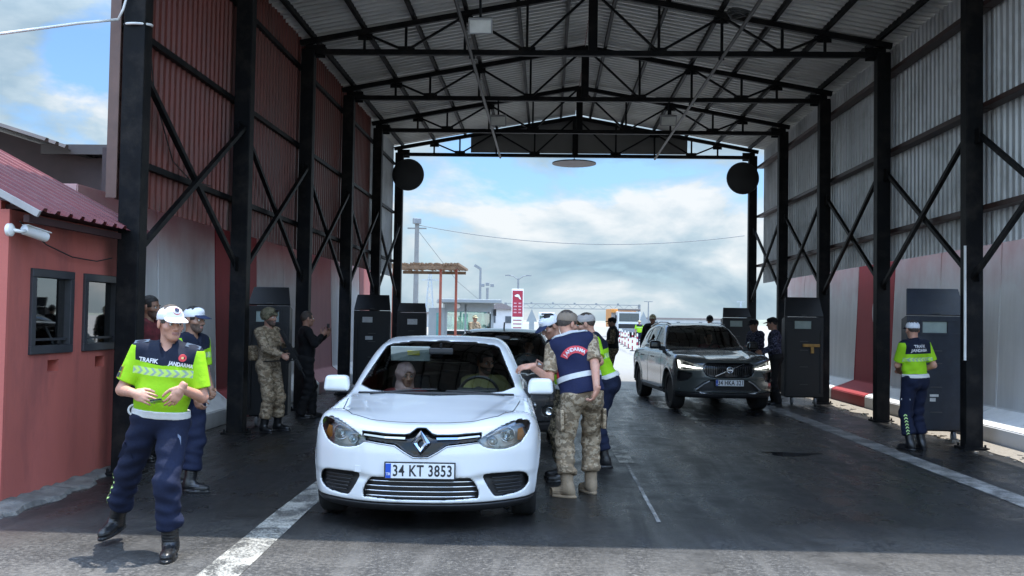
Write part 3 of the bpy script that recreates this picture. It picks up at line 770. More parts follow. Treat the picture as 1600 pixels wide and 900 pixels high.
def subset(name, P, Q, N, keep, mats, parent, midx=None):
    q = Q[keep]
    u, inv = np.unique(q, return_inverse=True)
    return obj(name, P[u], inv.reshape(q.shape), mats, parent, None if midx is None else midx[keep], True, N[u])
def rounded(name, pts, mat, parent, lv=2, faces=None):
    """cage of 8 points (box order) turned into a soft solid"""
    F = faces or [(0, 1, 3, 2), (4, 6, 7, 5), (0, 4, 5, 1), (2, 3, 7, 6), (0, 2, 6, 4), (1, 5, 7, 3)]
    bm = bmesh.new(); v = [bm.verts.new(p) for p in pts]
    for f in F: bm.faces.new([v[i] for i in f])
    for e in bm.edges: pass
    bmesh.ops.bevel(bm, geom=bm.edges[:], offset=.18 * min((Vector(pts[0]) - Vector(pts[i])).length for i in (1, 2, 4)), segments=1, affect='EDGES')
    bmesh.ops.subdivide_edges(bm, edges=bm.edges[:], cuts=1, use_grid_fill=True)
    bmesh.ops.recalc_face_normals(bm, faces=bm.faces[:])
    me = bpy.data.meshes.new(name); bm.to_mesh(me); bm.free(); me.materials.append(mat)
    me.polygons.foreach_set('use_smooth', [True] * len(me.polygons))
    o = bpy.data.objects.new(name, me); COL.objects.link(o); o.parent = parent
    md = o.modifiers.new('soft', 'SUBSURF'); md.levels = md.render_levels = lv
    return o
def sbox(name, c, d, mat, parent, lv=2, taper=(1, 1), lean=0):
    hx, hy, hz = d[0] / 2, d[1] / 2, d[2] / 2
    pts = []
    for x in (-hx, hx):
        for y in (-hy, hy):
            for z in (-hz, hz):
                t = taper if z > 0 else (1, 1)
                pts.append((c[0] + x * t[0], c[1] + y * t[1] + (lean if z > 0 else 0), c[2] + z))
    return rounded(name, pts, mat, parent, lv)
def wheel(parent, x, y, r, wd, rim, side, steer=0, name='wheel', nsp=5):
    e = bpy.data.objects.new(name, None); COL.objects.link(e); e.parent = parent; e.location = (x, y, r); e.rotation_euler = (0, 0, steer); e.empty_display_size = .1
    a = (1 if side > 0 else -1, 0, 0); h = wd / 2
    prof = [(r * .66, -h * .8), (r * .72, -h), (r * .93, -h), (r * .985, -h * .8), (r, -h * .5), (r * .992, -h * .22), (r, -h * .15), (r, h * .15), (r * .992, h * .22), (r, h * .5), (r * .985, h * .8), (r * .93, h), (r * .72, h), (r * .66, h * .8)]
    MB().lathe(prof, (0, 0, 0), a, 40).build('tyre', m_tyre, e, angle=35)
    mb = MB().lathe([(r * .665, -h * .7), (r * .665, h * .82), (r * .64, h * .86), (r * .60, h * .55), (r * .58, -h * .5)], (0, 0, 0), a, 36)
    mb.lathe([(0, h * .75), (.06, h * .72), (.075, h * .5), (.08, h * .2), (0, h * .2)], (0, 0, 0), a, 16)
    for k in range(nsp):
        t = 2 * math.pi * k / nsp + .3
        for dt in (-.14, .14):
            c, s_ = math.cos(t), math.sin(t); c2, s2 = math.cos(t + dt), math.sin(t + dt)
            mb.bar((a[0] * h * .5, c * .05, s_ * .05), (a[0] * h * .68, c2 * r * .62, s2 * r * .62), .03, .045)
    mb.build('rim', rim, e, angle=35)
    MB().lathe([(0, -h * .1), (r * .5, -h * .1), (r * .5, h * .05), (0, h * .05)], (0, 0, 0), a, 24).build('brake_disc', m_blk, e)
    return e

def car(sp, root):
    """body shell from smooth height curves, with real window openings, lamp bowls and intakes cut into it"""
    vx = sp['vox']; hw = sp['hw']; L = sp['len']
    X = np.arange(0, hw + .09, vx); yf = np.arange(-.06, sp['yfine'], vx); yb = np.arange(yf[-1] + vx * 2.2, L + .1, vx * 2.2); Y = np.concatenate([yf, yb]); Z = np.arange(.10, sp['top'] + .08, vx)
    x = X[:, None, None]; y = Y[None, :, None]; z = Z[None, None, :]; x2 = X[:, None]; y2 = Y[None, :]
    I = lambda k, v: spline(*zip(*sp[k]), v)
    # lower body
    T = I('hood', Y)[None, :] - I('crown', Y)[None, :] * x2**2
    for (xa, xb, ya, yb_, d, wd) in sp.get('crease', ()):
        xc = xa + (xb - xa) * np.clip((y2 - ya) / (yb_ - ya), 0, 1)
        T = T - d * (.5 + .5 * np.tanh((x2 - xc) / wd)) * np.clip((y2 - ya + .15) / .2, 0, 1) * np.clip((yb_ - y2 + .1) / .25, 0, 1)
    F = (z - T[:, :, None]) * .92
    nose = I('nose', Z)[None, :] + sp['bow'] * (x2 / hw)**sp['bowp']
    for (z0, wd, d, x0, x1) in sp.get('swell', ()):
        nose = nose - d * np.exp(-((Z[None, :] - z0) / wd)**2) * np.clip((x1 - x2) / .08, 0, 1) * np.clip((x2 - x0) / .08 + 1, 0, 1)
    g = np.sqrt(1 + (sp['bow'] * sp['bowp'] / hw * (x2 / hw)**(sp['bowp'] - 1))**2)
    F = smax(F, (nose[:, None, :] - y) / g[:, :, None], sp.get('kn', .07))
    F = smax(F, y - I('tail', Z)[None, None, :] + .25 * (x / hw)**3, .10)
    side = I('plan', Y)[:, None] + I('sect', Z)[None, :]
    for (ya, wd, z0, r, d) in sp.get('arch', ()):      # flared arches
        rr = np.sqrt((Y[:, None] - ya)**2 + (Z[None, :] - z0)**2); side = side + d * np.exp(-((rr - r) / wd)**2)
    F = smax(F, x - side[None], .09)
    F = smax(F, I('sill', Y)[None, :, None] - z, .05)
    # cabin
    Tc = spline(*zip(*sp['roof']), y2 - sp['wbow'] * (x2 / .7)**2) - sp['rcrown'] * x2**2
    gy = np.abs(np.gradient(Tc, axis=1) / np.maximum(np.gradient(Y)[None, :], 1e-6))
    C = (z - Tc[:, :, None]) / np.sqrt(1 + gy**2)[:, :, None]
    cw = I('cwid', Z)[None, :] + I('cplan', Y)[:, None]
    C = smax(C, x - cw[None], sp.get('kc', .09))
    C = np.maximum(C, sp['beltz'] - .25 - z)
    O = smin(F, C, .035).astype(np.float32)
    for (ya, za, r) in sp['arches']:
        a = np.sqrt((y - ya)**2 + (z - za)**2) - r
        O = np.maximum(O, -np.maximum(a, hw * .55 - x))
    B = O.copy()
    cav = np.maximum(np.maximum(O + .05, sp['fire'] - y), np.maximum(.34 - z, y - (L - .75)))
    B = np.maximum(B, -cav)
    near = -(O + .14)
    G = {}
    def front(poly): return poly2(poly, X, Z)[:, None, :]
    def sidev(poly): return poly2(poly, Y, Z)[None, :, :]
    ws = np.maximum(front(sp['screen']), y - sp['wsmax']) if sp.get('screen') else None
    G['ws'] = np.maximum(ws, sp['wsmin'] - y)
    B = np.maximum(B, -np.maximum(G['ws'], near))
    sw = None
    for p in sp['side_win']:
        q = sidev(p); sw = q if sw is None else np.minimum(sw, q)
    G['sw'] = np.maximum(sw, .35 - x) + 0 * z
    B = np.maximum(B, -np.maximum(G['sw'], near))
    rw = np.maximum(front(sp['rear_win']), (L - 1.75) - y); G['rw'] = rw
    B = np.maximum(B, -np.maximum(rw, near))
    for k, (poly, depth, ymax) in sp['cuts'].items():
        q = np.maximum(front(poly), y - ymax); G[k] = q
        B = np.maximum(B, -np.maximum(q, -(O + depth)))
    kz = np.argmin(abs(Z - sp['lipz'])); B[:, :, kz] = np.where(O[:, :, kz] > -.035, np.maximum(B[:, :, kz], .004), B[:, :, kz])
    def full(A): 
        A = np.broadcast_to(A, O.shape); return np.concatenate([A[:0:-1], A], 0)
    XF = np.concatenate([-X[:0:-1], X])
    P, Q, N = nets(full(B), XF, Y, Z)
    Of = full(O); so = sample(Of, XF, Y, Z, P); fo = so[Q].mean(1)
    fz = P[Q][:, :, 2].mean(1); fy = P[Q][:, :, 1].mean(1)
    mi = np.where(fo < -.02, 1, 0)
    lab = np.zeros(len(Q), int)
    for n, k in enumerate(sp['cuts']):
        gk = sample(full(G[k]), XF, Y, Z, P)[Q].mean(1)
        lab = np.where((gk < .02) & (fo < -.012) & (fy < sp['cuts'][k][2] + .1) & (fo > -sp['cuts'][k][1] - .03), n + 1, lab)
    lip = (lab == 0) & (fz < sp['lipz'] + 1e-4)
    lab = np.where(lip, 99, lab)
    parts = {}
    parts['body'] = subset('body', P, Q, N, lab == 0, [sp['paint'], m_inner], root, mi)
    if lip.any(): parts['lip'] = subset('bumper_skirt', P, Q, N, lab == 99, [sp.get('lipmat', m_blk)], root)
    for n, k in enumerate(sp['cuts']):
        kk = lab == n + 1
        nm, mt = sp['cutname'][k]
        cx = P[Q][:, :, 0].mean(1)
        if k in sp.get('pair', ()):
            parts[k] = [subset(nm, P, Q, N, kk & (cx * s > 0), [mt], root) for s in (-1, 1)]
        else: parts[k] = subset(nm, P, Q, N, kk, [mt], root)
    P2, Q2, N2 = nets(full(O + .011), XF, Y, Z)
    c2 = P2[Q2].mean(1)
    def pane(key, name, mat, dil, cond=None, split=False, parent=None):
        gk = sample(full(G[key]), XF, Y, Z, P2)[Q2].mean(1)
        k = gk < dil
        if cond is not None: k &= cond(c2)
        if not split: return subset(name, P2, Q2, N2, k, [mat], parent or root)
        return [subset(name, P2, Q2, N2, k & (c2[:, 0] * s > 0), [mat], (parent[i] if parent else root)) for i, s in enumerate((-1, 1))]
    pane('ws', 'windscreen', sp.get('wglass', g_screen), .022)
    pane('sw', 'side_window', g_side, .022, None, True)
    pane('rw', 'rear_window', g_side, .022)
    if 'lamp' in sp['cuts']:
        P2, Q2, N2 = nets(full(O + .005), XF, Y, Z); c2 = P2[Q2].mean(1)
        pane('lamp', 'lens', g_lamp, .010, lambda c: (c[:, 1] < sp.get('lampy', .62)) & (c[:, 2] > .5), True, parts['lamp'])
    PB, QB, NB = nets(Of, XF, Y, Z)
    tree = BVHTree.FromPolygons([tuple(v) for v in PB], [tuple(q) for q in QB])
    def sy(xx, zz, off=.0):
        h = tree.ray_cast(Vector((xx, -2, zz)), Vector((0, 1, 0)))
        return (Vector((xx, h[0].y - off, zz)) if h[0] is not None else Vector((xx, .1, zz)))
    def sz(xx, yy, off=0.):
        h = tree.ray_cast(Vector((xx, yy, 4)), Vector((0, 0, -1)))
        return Vector((xx, yy, h[0].z + off))
    def sx(s, yy, zz, off=0.):
        h = tree.ray_cast(Vector((3 * s, yy, zz)), Vector((-s, 0, 0)))
        return Vector((h[0].x + s * off, yy, zz)) if h[0] is not None else Vector((s * hw, yy, zz))
    return parts, sy, sz, sx
def mirror_poly(half):
    return half
def slab_on(sy, poly, off, th, name, mat, parent, n=1):
    """plate following the body front: outline in front view, offset from the skin"""
    V = [sy(x, z, off) for x, z in poly] + [sy(x, z, off - th) for x, z in poly]; k = len(poly)
    c1 = sum(V[:k], Vector()) / k; F = [(i, (i + 1) % k, (i + 1) % k + k, i + k) for i in range(k)]
    F += [tuple(range(k))[::-1], tuple(range(k, 2 * k))]
    return obj(name, V, F, mat, parent)
def number_plate(root, c, w, h, left, txt, ny=-1, tilt=0, wd=None, scale=1.):
    """white plate with blue band on the left (seen from the front) and black characters"""
    e = MB().box((0, 0, 0), (w + .022, .012, h + .022), None, .004).build('number_plate', m_pltext, root)
    e.location = c; e.rotation_euler = (tilt, 0, 0)
    MB().box((0, -.008, 0), (w, .006, h), None, .002).build('plate_face', m_plate, e)
    MB().box((-w / 2 + .021, -.0125, 0), (.04, .004, h - .004)).build('country_band', m_plblue, e)
    fm = frame((-w / 2 + .021, -.0150, -h * .22), (1, 0, 0), (0, 0, 1))
    text_mesh('country_letters', 'TR', .028, m_plate, e, fm, .0005, .0006)
    fm = frame((.02, -.0115, -.002), (1, 0, 0), (0, 0, 1))
    t = text_mesh('plate_text', txt, h * 1.06, m_pltext, e, fm, .0008, .0022, .74, 1.08)
    return e
def seats(root, xs, y, z, hd=True, w=.5, scale=1.):
    for xx in xs:
        e = sbox('seat', (xx, y + .05, z + .02), (w, .5, .16), m_seat, root)
        sbox('backrest', (xx, y + .36, z + .34), (w * .95, .15, .6), m_seat, e, 2, (.8, 1), .1)
        if hd:
            sbox('headrest', (xx, y + .46, z + .74), (.27, .10, .18), m_seat, e, 2)
def steering(root, c, tilt=R(25), r=.185):
    e = bpy.data.objects.new('steering_wheel', None); COL.objects.link(e); e.parent = root; e.location = c; e.rotation_euler = (tilt, 0, 0); e.empty_display_size = .1
    MB().tube([(r * math.cos(a), 0, r * math.sin(a)) for a in [2 * math.pi * k / 36 for k in range(37)]], .015, 8, False).build('wheel_ring', m_blk, e, smooth=True)
    mb = MB().lathe([(0, -.02), (.06, -.015), (.07, .02), (0, .03)], (0, 0, 0), (0, 1, 0), 20)
    for a in (R(0), R(180), R(270)): mb.bar((.05 * math.cos(a), .01, .05 * math.sin(a)), (r * math.cos(a), .0, r * math.sin(a)), .03, .015)
    mb.build('wheel_hub', m_blk, e, angle=40)
def mirrors(root, c, mat, dims=(.22, .13, .145), body=None):
    for s in (-1, 1):
        e = sbox('side_mirror', (s * c[0], c[1], c[2]), dims, mat, root, 2, (.86, .9))
        MB().bar((s * (c[0] - dims[0] * .38), c[1] + .01, c[2] - dims[2] * .42), (s * (c[0] - dims[0] * .62 - .06), c[1] + .03, c[2] - dims[2] * .50), .05, .09, ch=.01).build('mirror_foot', m_blk, e)
        MB().box((s * c[0], c[1] + dims[1] * .46, c[2]), (dims[0] * .8, .01, dims[2] * .72), None, .004).build('mirror_glass', m_chrome, e)
        MB().box((s * c[0], c[1], c[2] - dims[2] * .47), (dims[0] * .78, dims[1] * .8, .02), None, .006).build('mirror_base', m_blk, e)
def polyline_on(f, pts, r, n=8):
    q = []
    for a, b in zip(pts[:-1], pts[1:]):
        for k in range(n): q.append((a[0] + (b[0] - a[0]) * k / n, a[1] + (b[1] - a[1]) * k / n))
    q.append(pts[-1]); return [f(*p) for p in q]
def seam(parent, name, f, pts, r=.003, mat=None):
    return MB().tube(polyline_on(f, pts, r), r, 5).build(name, mat or m_blk, parent, smooth=True)

# ------------------------------------------------------------------ white sedan
lampw = smooth_poly([(.822, .838), (.735, .850), (.607, .812), (.458, .731), (.446, .694), (.515, .657), (.640, .646), (.748, .676), (.812, .748), (.837, .805)], 5)
gr = [(-.02, .806), (.033, .804), (.085, .766), (.12, .757), (.27, .760), (.462, .772), (.455, .706), (.2, .678), (.125, .631), (.058, .593), (-.02, .592)]
lowi = [(-.03, .436), (.366, .434)] + smooth_poly([(.366, .434), (.425, .372), (.444, .30), (.42, .277)], 4, False) + [(.42, .277), (.2, .266), (-.03, .264)]
fogp = smooth_poly([(.476, .434), (.512, .459), (.63, .458), (.768, .448), (.818, .416), (.828, .352), (.771, .298), (.68, .283), (.592, .278), (.551, .299)], 5)
SED = dict(vox=.0125, hw=.93, len=4.66, yfine=2.3, top=1.5, paint=paint('white_car_paint', (.69, .695, .69)), lipz=.2375,
    hood=[(-.1, .785), (.03, .805), (.12, .826), (.3, .853), (.6, .898), (1.0, .955), (1.3, .995), (1.6, 1.01), (2.5, .99), (3.4, 1.02), (3.9, 1.06), (4.3, 1.06), (4.6, 1.03), (4.8, 1.0)],
    crown=[(-.1, -.02), (.2, -.05), (.4, -.03), (.7, .05), (1.2, .10), (2, .06), (4.7, .06)],
    crease=[(.40, .66, .25, 1.25, -.010, .03)],
    nose=[(.0, .12), (.16, .085), (.22, .035), (.28, .02), (.40, .018), (.46, .0), (.60, .0), (.70, .012), (.78, .032), (.85, .08), (.95, .25), (1.2, .5), (1.6, .9)],
    swell=[(.43, .03, -.012, .45, .75)], bow=.52, bowp=2.7, kn=.06,
    tail=[(.1, 4.45), (.25, 4.58), (.5, 4.64), (.85, 4.62), (1.0, 4.6), (1.1, 4.52), (1.6, 4.3)],
    plan=[(-.1, .90), (.4, .905), (.9, .93), (1.6, .925), (2.6, .925), (3.6, .925), (4.2, .90), (4.7, .84)],
    sect=[(.1, -.07), (.2, -.045), (.35, -.012), (.55, 0), (.70, -.004), (.82, -.03), (.92, -.06), (1.0, -.11), (1.1, -.2), (1.6, -.4)],
    arch=[(.93, .05, .31, .37, .012), (3.66, .05, .31, .37, .012)],
    sill=[(-.1, .16), (.3, .165), (1.2, .19), (3.3, .2), (4.2, .2), (4.8, .26)],
    roof=[(-.5, .1), (.9, .80), (1.22, .975), (1.5, 1.13), (1.8, 1.285), (2.02, 1.385), (2.2, 1.438), (2.5, 1.476), (2.9, 1.474), (3.3, 1.425), (3.7, 1.28), (4.05, 1.10), (4.5, .9), (5.5, .3)],
    rcrown=.08, wbow=.20, cwid=[(.1, .82), (.95, .80), (1.05, .765), (1.2, .70), (1.35, .63), (1.45, .57), (1.6, .45)], cplan=[(0, 0), (1.2, .0), (2.2, .03), (3, .02), (4.0, -.09), (4.6, -.2)], beltz=.98, kc=.10,
    arches=[(.93, .33, .355), (3.66, .33, .355)], fire=1.25, wsmin=.9, wsmax=2.45,
    screen=[(-.03, 1.428), (.30, 1.418), (.50, 1.392), (.556, 1.372), (.62, 1.235), (.70, 1.07), (.716, 1.026), (.60, .992), (.35, .978), (-.03, .970)],
    side_win=[[(1.86, 1.035), (2.05, 1.19), (2.32, 1.345), (2.62, 1.395), (2.62, 1.05)], [(2.69, 1.05), (2.69, 1.398), (2.95, 1.395), (3.3, 1.335), (3.42, 1.08)]],
    rear_win=[(-.03, 1.37), (.42, 1.345), (.52, 1.14), (-.03, 1.13)],
    cuts={'lamp': (lampw, .085, .66), 'grille': (gr, .05, .5), 'intake': (lowi, .06, .5), 'fog': (fogp, .045, .7)},
    cutname={'lamp': ('headlight', m_refl), 'grille': ('grille', m_gloss), 'intake': ('air_intake', m_blk), 'fog': ('fog_recess', m_blk)}, pair=('lamp', 'fog'))
sedan = empty('parked_car', (-.945, 7.30, 0), R(2.0), 'white sedan at the front of the queue, driver and passenger inside', 'car')
parts, sy, sz, sx = car(SED, sedan)
for s in (-1, 1):
    hl = parts['lamp'][0 if s < 0 else 1]
    for (xx, zz, r, dy) in ((.655, .745, .062, .035), (.545, .705, .040, .03)):
        p = sy(s * xx, zz, -dy - .03)
        MB().lathe([(r * .96, .03), (r, -.0), (r * .93, -.006), (r * .86, .006), (r * .5, .028), (0, .03)], p, (0, 1, 0), 24).build('reflector', m_chrome, hl, smooth=True)
        MB().lathe([(0, -.016), (r * .35, -.012), (r * .55, .0), (r * .6, .014)], p, (0, 1, 0), 20).build('bulb_lens', g_lamp, hl, smooth=True)
    am = slab_on(sy, [(s * a, b) for a, b in ((.775, .79), (.80, .72), (.762, .69), (.735, .70), (.74, .78))], -.055, .01, 'indicator', m_amber, hl)
    trim = slab_on(sy, [(s * a, b) for a, b in ((.72, .845), (.60, .806), (.49, .742), (.50, .734), (.61, .785), (.72, .815))], -.03, .01, 'lamp_trim', m_silver, hl)
    # chrome bar of the grille
    V = [(.118, .742), (.28, .744), (.445, .757), (.448, .745), (.28, .730), (.122, .726)]
    slab_on(sy, [(s * a, b) for a, b in V], .004, .012, 'chrome_strip', m_chrome, parts['grille'])
    # ribs in the fog recess
    for k in range(5):
        zz = .42 - k * .027
        MB().tube([sy(s * xx, zz - .02 * (xx - .55), -.030) for xx in np.linspace(.54 + .012 * k, .775 - max(0, k - 3) * .05, 8)], .006, 6).build('fog_rib', m_blk, parts['fog'][0 if s < 0 else 1], smooth=True)
    # rims of the grille opening
    MB().tube([sy(s * a, b, .001) for a, b in ((0, .589), (.058, .59), (.127, .628), (.2, .675), (.33, .689), (.455, .704))], .006, 6).build('grille_rim', m_silver, parts['grille'], smooth=True)
    MB().tube([sy(s * a, b, .001) for a, b in ((0, .808), (.035, .806), (.087, .768), (.125, .760), (.27, .763), (.46, .775))], .005, 6).build('grille_rim', m_blk, parts['grille'], smooth=True)
    seam(parts['body'], 'bonnet_gap', lambda a, b: sz(a, b, -.0005), [(0, .175), (s * .2, .18), (s * .42, .215), (s * .58, .33), (s * .70, .62), (s * .76, 1.2)], .0042)
    seam(parts['body'], 'door_gap', lambda a, b: sx(s, a, b, -.001), [(1.45, .32), (1.43, .6), (1.52, .92)], .003)
    seam(parts['body'], 'door_gap', lambda a, b: sx(s, a, b, -.001), [(2.65, .32), (2.65, .6), (2.65, .92)], .003)
    MB().tube([sx(s, yy, .80, .022) for yy in np.linspace(2.3, 2.5, 6)], .012, 8).build('door_handle', SED['paint'], sedan, smooth=True)
    wheel(sedan, s * .80, .94, .315, .205, m_rim, s); wheel(sedan, s * .80, 3.67, .315, .205, m_rim, s)
for k, zz in enumerate((.404, .366, .328, .291)):
    w_ = (.395, .418, .428, .415)[k]
    MB().tube([sy(xx, zz, -.012) for xx in np.linspace(-w_, w_, 25)], .0055, 6).build('chrome_slat', m_chrome, parts['intake'], smooth=True)
# diamond badge: a lozenge ring with facets
lg = MB(); po = [(0, .094), (.074, 0), (0, -.094), (-.074, 0)]; pm = [(0, .066), (.050, 0), (0, -.066), (-.050, 0)]; pi_ = [(0, .042), (.027, 0), (0, -.042), (-.027, 0)]
yl = sy(0, .70).y - .012
V = [(a, yl + .01, b + .702) for a, b in po] + [(a, yl - .016, b + .702) for a, b in pm] + [(a, yl + .0, b + .702) for a, b in pi_]
F = [(i, (i + 1) % 4, 4 + (i + 1) % 4, 4 + i) for i in range(4)] + [(4 + i, 4 + (i + 1) % 4, 8 + (i + 1) % 4, 8 + i) for i in range(4)]
obj('badge', V, F, m_chrome, parts['grille'])
number_plate(sedan, (0, sy(0, .49).y - .012, .493), .52, .112, True, '34 KT 3853')
b_ = MB().box((0, 0, 0), (.05, .004, .05), None, .001); o = b_.build('tow_cover', SED['paint'], parts['body']); o.location = sy(-.49, .487, .0005); o.rotation_euler = (0, 0, R(-22))
mirrors(sedan, (.955, 1.72, 1.03), SED['paint'], (.25, .15, .155))
# cabin
sbox('dashboard', (0, 1.62, .83), (1.36, .62, .26), m_dash, sedan, 2, (.97, .7), .06)
sbox('instrument_hood', (.36, 1.72, .965), (.38, .22, .07), m_dash, sedan, 2)
steering(sedan, (.37, 1.98, .93))
seats(sedan, (-.37, .37), 2.35, .42)
sbox('rear_bench', (0, 3.25, .47), (1.2, .5, .2), m_seat, sedan); sbox('rear_backrest', (0, 3.62, .78), (1.2, .16, .55), m_seat, sedan, 2, (.9, 1), .12)
e = MB().box((0, 1.93, 1.335), (.23, .03, .065), None, .01).build('rear_mirror', m_blk, sedan); MB().bar((0, 1.93, 1.36), (0, 1.90, 1.41), .02).build('mirror_stalk', m_blk, e)
MB().box((0, 1.948, 1.335), (.20, .006, .05)).build('mirror_glass', m_chrome, e)
e = MB().box((0, 0, 0), (.38, .016, .15), None, .007).build('sun_visor', M('visor_vinyl', (.33, .36, .33), .7), sedan); e.location = (-.30, 1.99, 1.305); e.rotation_euler = (R(18), 0, 0)
MB().box((.03, -.010, .012), (.12, .003, .045)).build('visor_label', M('yellow_label', (.55, .47, .07), .6), e)
for s, a, b in ((1, .10, .62), (-1, -.58, .02)):
    w_ = MB().tube([sz(xx, 1.22 + .10 * abs(xx) + .04 * t, .012) for t, xx in zip(np.linspace(0, 1, 12), np.linspace(a, b, 12))], .009, 6).build('wiper', m_blk, sedan, smooth=True)
MB().tube([sz(xx, 1.185 + .24 * (xx / .7)**2, .004) for xx in np.linspace(-.70, .70, 30)], .014, 6).build('scuttle_trim', m_blk, sedan, smooth=True)

# ------------------------------------------------------------------ grey sport utility car
vl = [(.885, .965), (.80, .945), (.60, .875), (.475, .835), (.475, .795), (.62, .785), (.86, .78), (.90, .86)]
SUV = dict(vox=.0165, hw=.955, len=4.70, yfine=2.4, top=1.68, paint=paint('grey_green_car_paint', (.085, .095, .09), .22, .3), lipz=.36,
    hood=[(-.1, .90), (.02, .93), (.1, .965), (.35, 1.02), (.9, 1.085), (1.4, 1.14), (1.8, 1.12), (3.5, 1.12), (4.3, 1.10), (4.7, 1.05)],
    crown=[(-.1, .0), (.4, .02), (1.2, .07), (2, .05), (4.7, .05)], crease=[(.40, .55, .1, 1.3, -.022, .025)],
    nose=[(0, .18), (.2, .10), (.33, .05), (.45, .02), (.60, .01), (.66, .0), (.80, .0), (.90, .02), (.97, .06), (1.1, .4), (1.8, 1)],
    bow=.42, bowp=3.4, kn=.05, tail=[(.1, 4.5), (.4, 4.64), (.8, 4.68), (1.1, 4.66), (1.8, 4.3)],
    plan=[(-.1, .92), (.5, .945), (.9, .955), (2, .945), (3.6, .955), (4.3, .93), (4.8, .86)],
    sect=[(.1, -.06), (.3, -.03), (.42, -.008), (.6, -.012), (.80, -.0), (.95, -.02), (1.05, -.05), (1.15, -.12), (1.8, -.5)],
    arch=[(.885, .06, .36, .44, .02), (3.75, .06, .36, .44, .02)], sill=[(-.1, .26), (.5, .27), (1.3, .27), (3.4, .28), (4.8, .36)],
    roof=[(-.5, .3), (1.0, 1.0), (1.42, 1.16), (1.75, 1.36), (2.05, 1.53), (2.25, 1.605), (2.6, 1.648), (3.2, 1.645), (3.9, 1.58), (4.25, 1.50), (4.5, 1.25), (4.8, .8), (5.6, .2)],
    rcrown=.06, wbow=.18, cwid=[(.1, .83), (1.1, .81), (1.2, .775), (1.4, .70), (1.55, .635), (1.65, .57), (1.8, .45)], cplan=[(0, 0), (2.4, .02), (3.2, .0), (4.2, -.07), (4.8, -.14)], beltz=1.12, kc=.08,
    arches=[(.885, .37, .40), (3.75, .37, .40)], fire=1.35, wsmin=1.0, wsmax=2.6,
    screen=[(-.03, 1.588), (.4, 1.575), (.55, 1.555), (.60, 1.53), (.70, 1.34), (.755, 1.215), (.72, 1.185), (.5, 1.165), (-.03, 1.150)],
    side_win=[[(1.95, 1.17), (2.15, 1.33), (2.45, 1.50), (2.72, 1.545), (2.72, 1.17)], [(2.79, 1.17), (2.79, 1.55), (3.2, 1.55), (3.65, 1.50), (3.72, 1.19)], [(3.8, 1.20), (3.73, 1.485), (4.0, 1.44), (4.22, 1.28)]],
    rear_win=[(-.03, 1.52), (.45, 1.50), (.58, 1.24), (-.03, 1.22)],
    cuts={'lamp': (smooth_poly(vl, 3), .05, .9), 'grille': ([(-.03, .915), (.40, .918), (.462, .88), (.468, .76), (.42, .69), (.34, .655), (-.03, .645)], .05, .4),
          'corner': ([(.875, .76), (.66, .715), (.72, .60), (.85, .56), (.89, .60)], .05, .9), 'low': ([(-.03, .60), (.36, .60), (.47, .555), (.62, .43), (.60, .40), (-.03, .40)], .05, .6)},
    cutname={'lamp': ('headlight', M('smoked_lamp_bowl', (.12, .125, .125), .25, .6)), 'grille': ('grille', m_gloss), 'corner': ('corner_intake', m_blk), 'low': ('air_intake', m_blk)}, pair=('lamp', 'corner'))
suv = empty('parked_car', (3.36, 17.75, 0), R(6.0), 'grey-green sport utility car with lit headlights in the right lane', 'car')
parts, sy, sz, sx = car(SUV, suv)
if 'lamp_glow' not in MATS:
    m, nt, b, out = new_mat('lamp_glow'); b.inputs['Base Color'].default_value = (.9, .92, .88, 1); b.inputs['Emission Color'].default_value = (1, 1, .93, 1); b.inputs['Emission Strength'].default_value = 1.5; MATS['lamp_glow'] = m
for s in (-1, 1):
    hl = parts['lamp'][0 if s < 0 else 1]
    V = [(.878, .955), (.845, .945), (.838, .875), (.66, .845), (.49, .818), (.49, .805), (.66, .815), (.835, .835), (.845, .80), (.872, .81)]
    pos = [sy(s * a, b, .004) for a, b in V]
    slab_on(sy, [(s * a, b) for a, b in V], -.012, .02, 'running_light', MATS['lamp_glow'], hl)
    slab_on(sy, [(s * a, b) for a, b in ((.37, .60), (.475, .55), (.61, .435), (.865, .44), (.865, .415), (.60, .405), (.46, .525), (.36, .575))], .006, .02, 'bumper_blade', m_silver, suv)
    wheel(suv, s * .80, .885, .37, .24, m_rimd, s, 0.0); wheel(suv, s * .80, 3.75, .37, .24, m_rimd, s)
    MB().tube([sx(s, yy, zz, .0).lerp(Vector((s * .56, yy, zz + .1)), .0) + Vector((-s * .02, 0, .05)) for yy, zz in ((2.3, 1.56), (2.6, 1.6), (3.2, 1.6), (3.8, 1.55), (4.1, 1.5))], .014, 6).build('roof_rail', m_silver, suv, smooth=True)
    seam(parts['body'], 'door_gap', lambda a, b: sx(s, a, b, -.001), [(1.52, .42), (1.5, .7), (1.58, 1.05)], .004)
    seam(parts['body'], 'door_gap', lambda a, b: sx(s, a, b, -.001), [(2.75, .42), (2.75, .7), (2.75, 1.08)], .004)
    seam(parts['body'], 'door_gap', lambda a, b: sx(s, a, b, -.001), [(3.55, .75), (3.75, .9), (3.85, 1.1)], .004)
    seam(parts['body'], 'window_strip', lambda a, b: sx(s, a, b, .001), [(1.9, 1.155), (2.8, 1.155), (3.8, 1.18)], .007, m_silver)
    for y0 in (2.35, 3.3): MB().tube([sx(s, yy, .95, .025) for yy in np.linspace(y0, y0 + .22, 6)], .013, 8).build('door_handle', SUV['paint'], suv, smooth=True)
    seam(parts['body'], 'bonnet_gap', lambda a, b: sz(a, b, -.0005), [(0, .13), (s * .4, .16), (s * .62, .3), (s * .72, .8), (s * .76, 1.3)], .003)
    seam(parts['body'], 'sill_trim', lambda a, b: sx(s, a, b, .004), [(1.42, .36), (3.2, .37)], .022, m_blk)
slab_on(sy, [(-.55, .385), (.55, .385), (.5, .355), (-.5, .355)], .01, .02, 'skid_strip', m_silver, suv)
